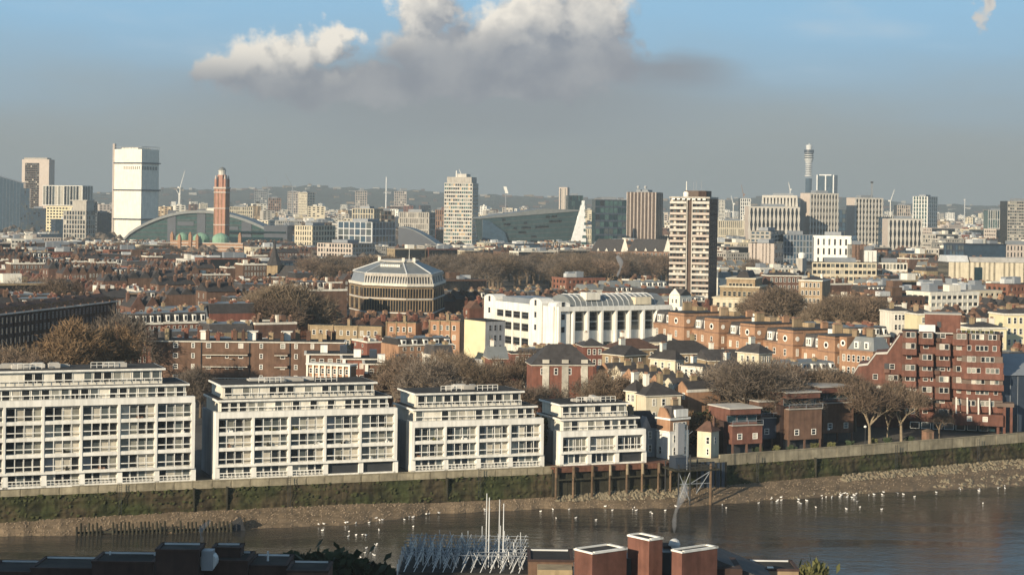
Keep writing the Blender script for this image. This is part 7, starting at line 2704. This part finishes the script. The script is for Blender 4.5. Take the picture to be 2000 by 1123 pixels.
for (wx_, wy_, rt, kind, pi_, sc_, w2, dep, bh) in rest:
    far_block(wx_, wy_, rt, w2, dep, bh * .8, r_.choice({'h': (0, 1, 2, 3), 'm': (0, 1, 2, 3), 'a': (2, 3, 4, 5), 'o': (3, 4, 5, 6, 11)}[kind]))
ring = 0
for i in range(15000):
    y = 3100 + 6200 * r_.random() ** 1.25
    x = r_.uniform(-.31, .31) * y
    z = 0
    L, d = r_.uniform(18, 60) * (y / 3600) ** .3, r_.uniform(12, 24)
    h = r_.choice((9, 10, 12, 12, 14, 16, 19, 23)) * r_.uniform(.85, 1.2)
    if r_.random() < .02:
        h = r_.uniform(30, 52)
        L, d = r_.uniform(16, 30), 18
    pc, top = pix(x, y, h)
    c0, c1 = int(pc - L * .5 / y * F), int(pc + L * .5 / y * F)
    if c1 < 0 or c0 > 1999:
        continue
    if any(D_ > y and c1 > a_ and c0 < b_ and top < bt_ - 6 for (a_, b_, t_, bt_, D_) in KEEP):
        continue
    far_block(x, y, r_.choice((.1, -.2, .4, -.5)), L, d, h, r_.choice((0, 1, 2, 3, 3, 4, 4, 5, 5, 6, 11)))
mb.frame()
o = mb.obj('distant_buildings', FM)
tag(o, 'mass of small distant buildings between the skyline towers and the hills', 'buildings', kind='stuff')

# low green and bare trees scattered through the distance, one mass
mb = MB()
for i in range(5200):
    y = 1500 + 7000 * r_.random() ** 1.4
    x = r_.uniform(-.3, .3) * y
    s = r_.uniform(4, 9) * (y / 3000) ** .5
    rock(mb, (x, y, r_.uniform(2, 8)), s, r_)
tag(mb.obj('distant_trees', 'twig_grey'), 'distant bare tree tops between the far roofs', 'trees', kind='stuff')

# ------------------------------------------------------------------ hills
HP_ = [(-400, 372), (0, 372), (180, 378), (320, 368), (420, 372), (560, 366), (600, 362), (640, 366), (760, 370), (870, 376), (960, 381), (1100, 386), (1200, 390), (1300, 392), (1420, 390), (1500, 384), (1640, 385), (1740, 393), (1800, 400), (1870, 400), (1960, 404), (2000, 403), (2400, 404)]


def hill_py(px):
    for (a_, b_), (c_, d_) in zip(HP_, HP_[1:]):
        if px <= c_:
            return b_ + (d_ - b_) * (px - a_) / (c_ - a_)
    return HP_[-1][1]


vs, nx, ny = [], 240, 14
r_ = random.Random(41)
for i in range(nx):
    px = -600 + 3200 * i / (nx - 1)
    k = ray(px, 390)[0]
    zt = at(px, hill_py(px) + 1.2 * math.sin(px * .09) + .8 * math.sin(px * .31) + r_.uniform(-.5, .5), 10000).z
    for j in range(ny):
        f = j / (ny - 1)
        y = 7600 + 3300 * f
        g_ = math.sin(min(f / .73, 1) * math.pi / 2) ** 1.4 if f < .73 else 1 - (f - .73) * 1.5
        vs.append((k * y, y, max(-1, zt * g_ + r_.uniform(-2, 2) * (f > .1))))
mat('hill_wood', (.060, .062, .045), .95, .6, .006, 0)
mb = MB().add(vs, [(i * ny + j, (i + 1) * ny + j, (i + 1) * ny + j + 1, i * ny + j + 1) for i in range(nx - 1) for j in range(ny - 1)])
setting(mb, 'hills', 'hill_wood')
mb = MB()
for i in range(420):
    f = r_.random() ** .8 * .7
    px = r_.uniform(-50, 2050)
    y = 7600 + 3300 * f
    k = ray(px, 390)[0]
    zt = at(px, hill_py(px), 10000).z * math.sin(min(f / .73, 1) * math.pi / 2) ** 1.4
    L = r_.uniform(12, 45)
    mb.frame(k * y, y, r_.uniform(-.6, .6)).box(0, L, 0, 14, zt - 3, zt + r_.uniform(5, 11), r_.choice((0, 0, 1, 2, 3)))
mb.frame()
tag(mb.obj('hillside_houses', ('brown_brick', 'pale_roof', 'stock_brick', 'slate')), 'tiny houses scattered over the far wooded hills', 'houses', kind='stuff')

# ------------------------------------------------------------------ haze
hz_ = bpy.data.materials.new('haze')
hz_.use_nodes = True
t = hz_.node_tree
t.nodes.clear()
v = nd(t, 'ShaderNodeVolumePrincipled')
v.inputs['Color'].default_value = HAZE_COLOR
v.inputs['Density'].default_value = HAZE_DENSITY
v.inputs['Anisotropy'].default_value = 0.0
ho = nd(t, 'ShaderNodeOutputMaterial')
t.links.new(v.outputs[0], ho.inputs['Volume'])
M['haze'] = hz_
tag(MB().box(-7200, 7200, -140, 11600, -14, 330).obj('haze', 'haze'), kind='stuff')

print('FILL', count, len(rest))
for o in COL.objects:
    if o.parent is None and len(str(o.get('label', '')).split()) > 16:
        print('LONG', o.name, o['label'])
# labels that several trees of one clump share are told apart by their order along the clump
by_ = {}
for o in list(COL.objects):
    if o.parent is None and o.get('category') == 'tree' and o.get('group'):
        by_.setdefault(o['label'], []).append(o)
for lb, os_ in by_.items():
    if 1 < len(os_) <= 26:
        os_.sort(key=lambda o: pix(o.location.x, o.location.y, 5)[0])
        for k, o in enumerate(os_):
            o['label'] = lb + ', ' + (ORD[k] if k < 20 else ORD[len(os_) - 1 - k] + ' last') + ' from the left'
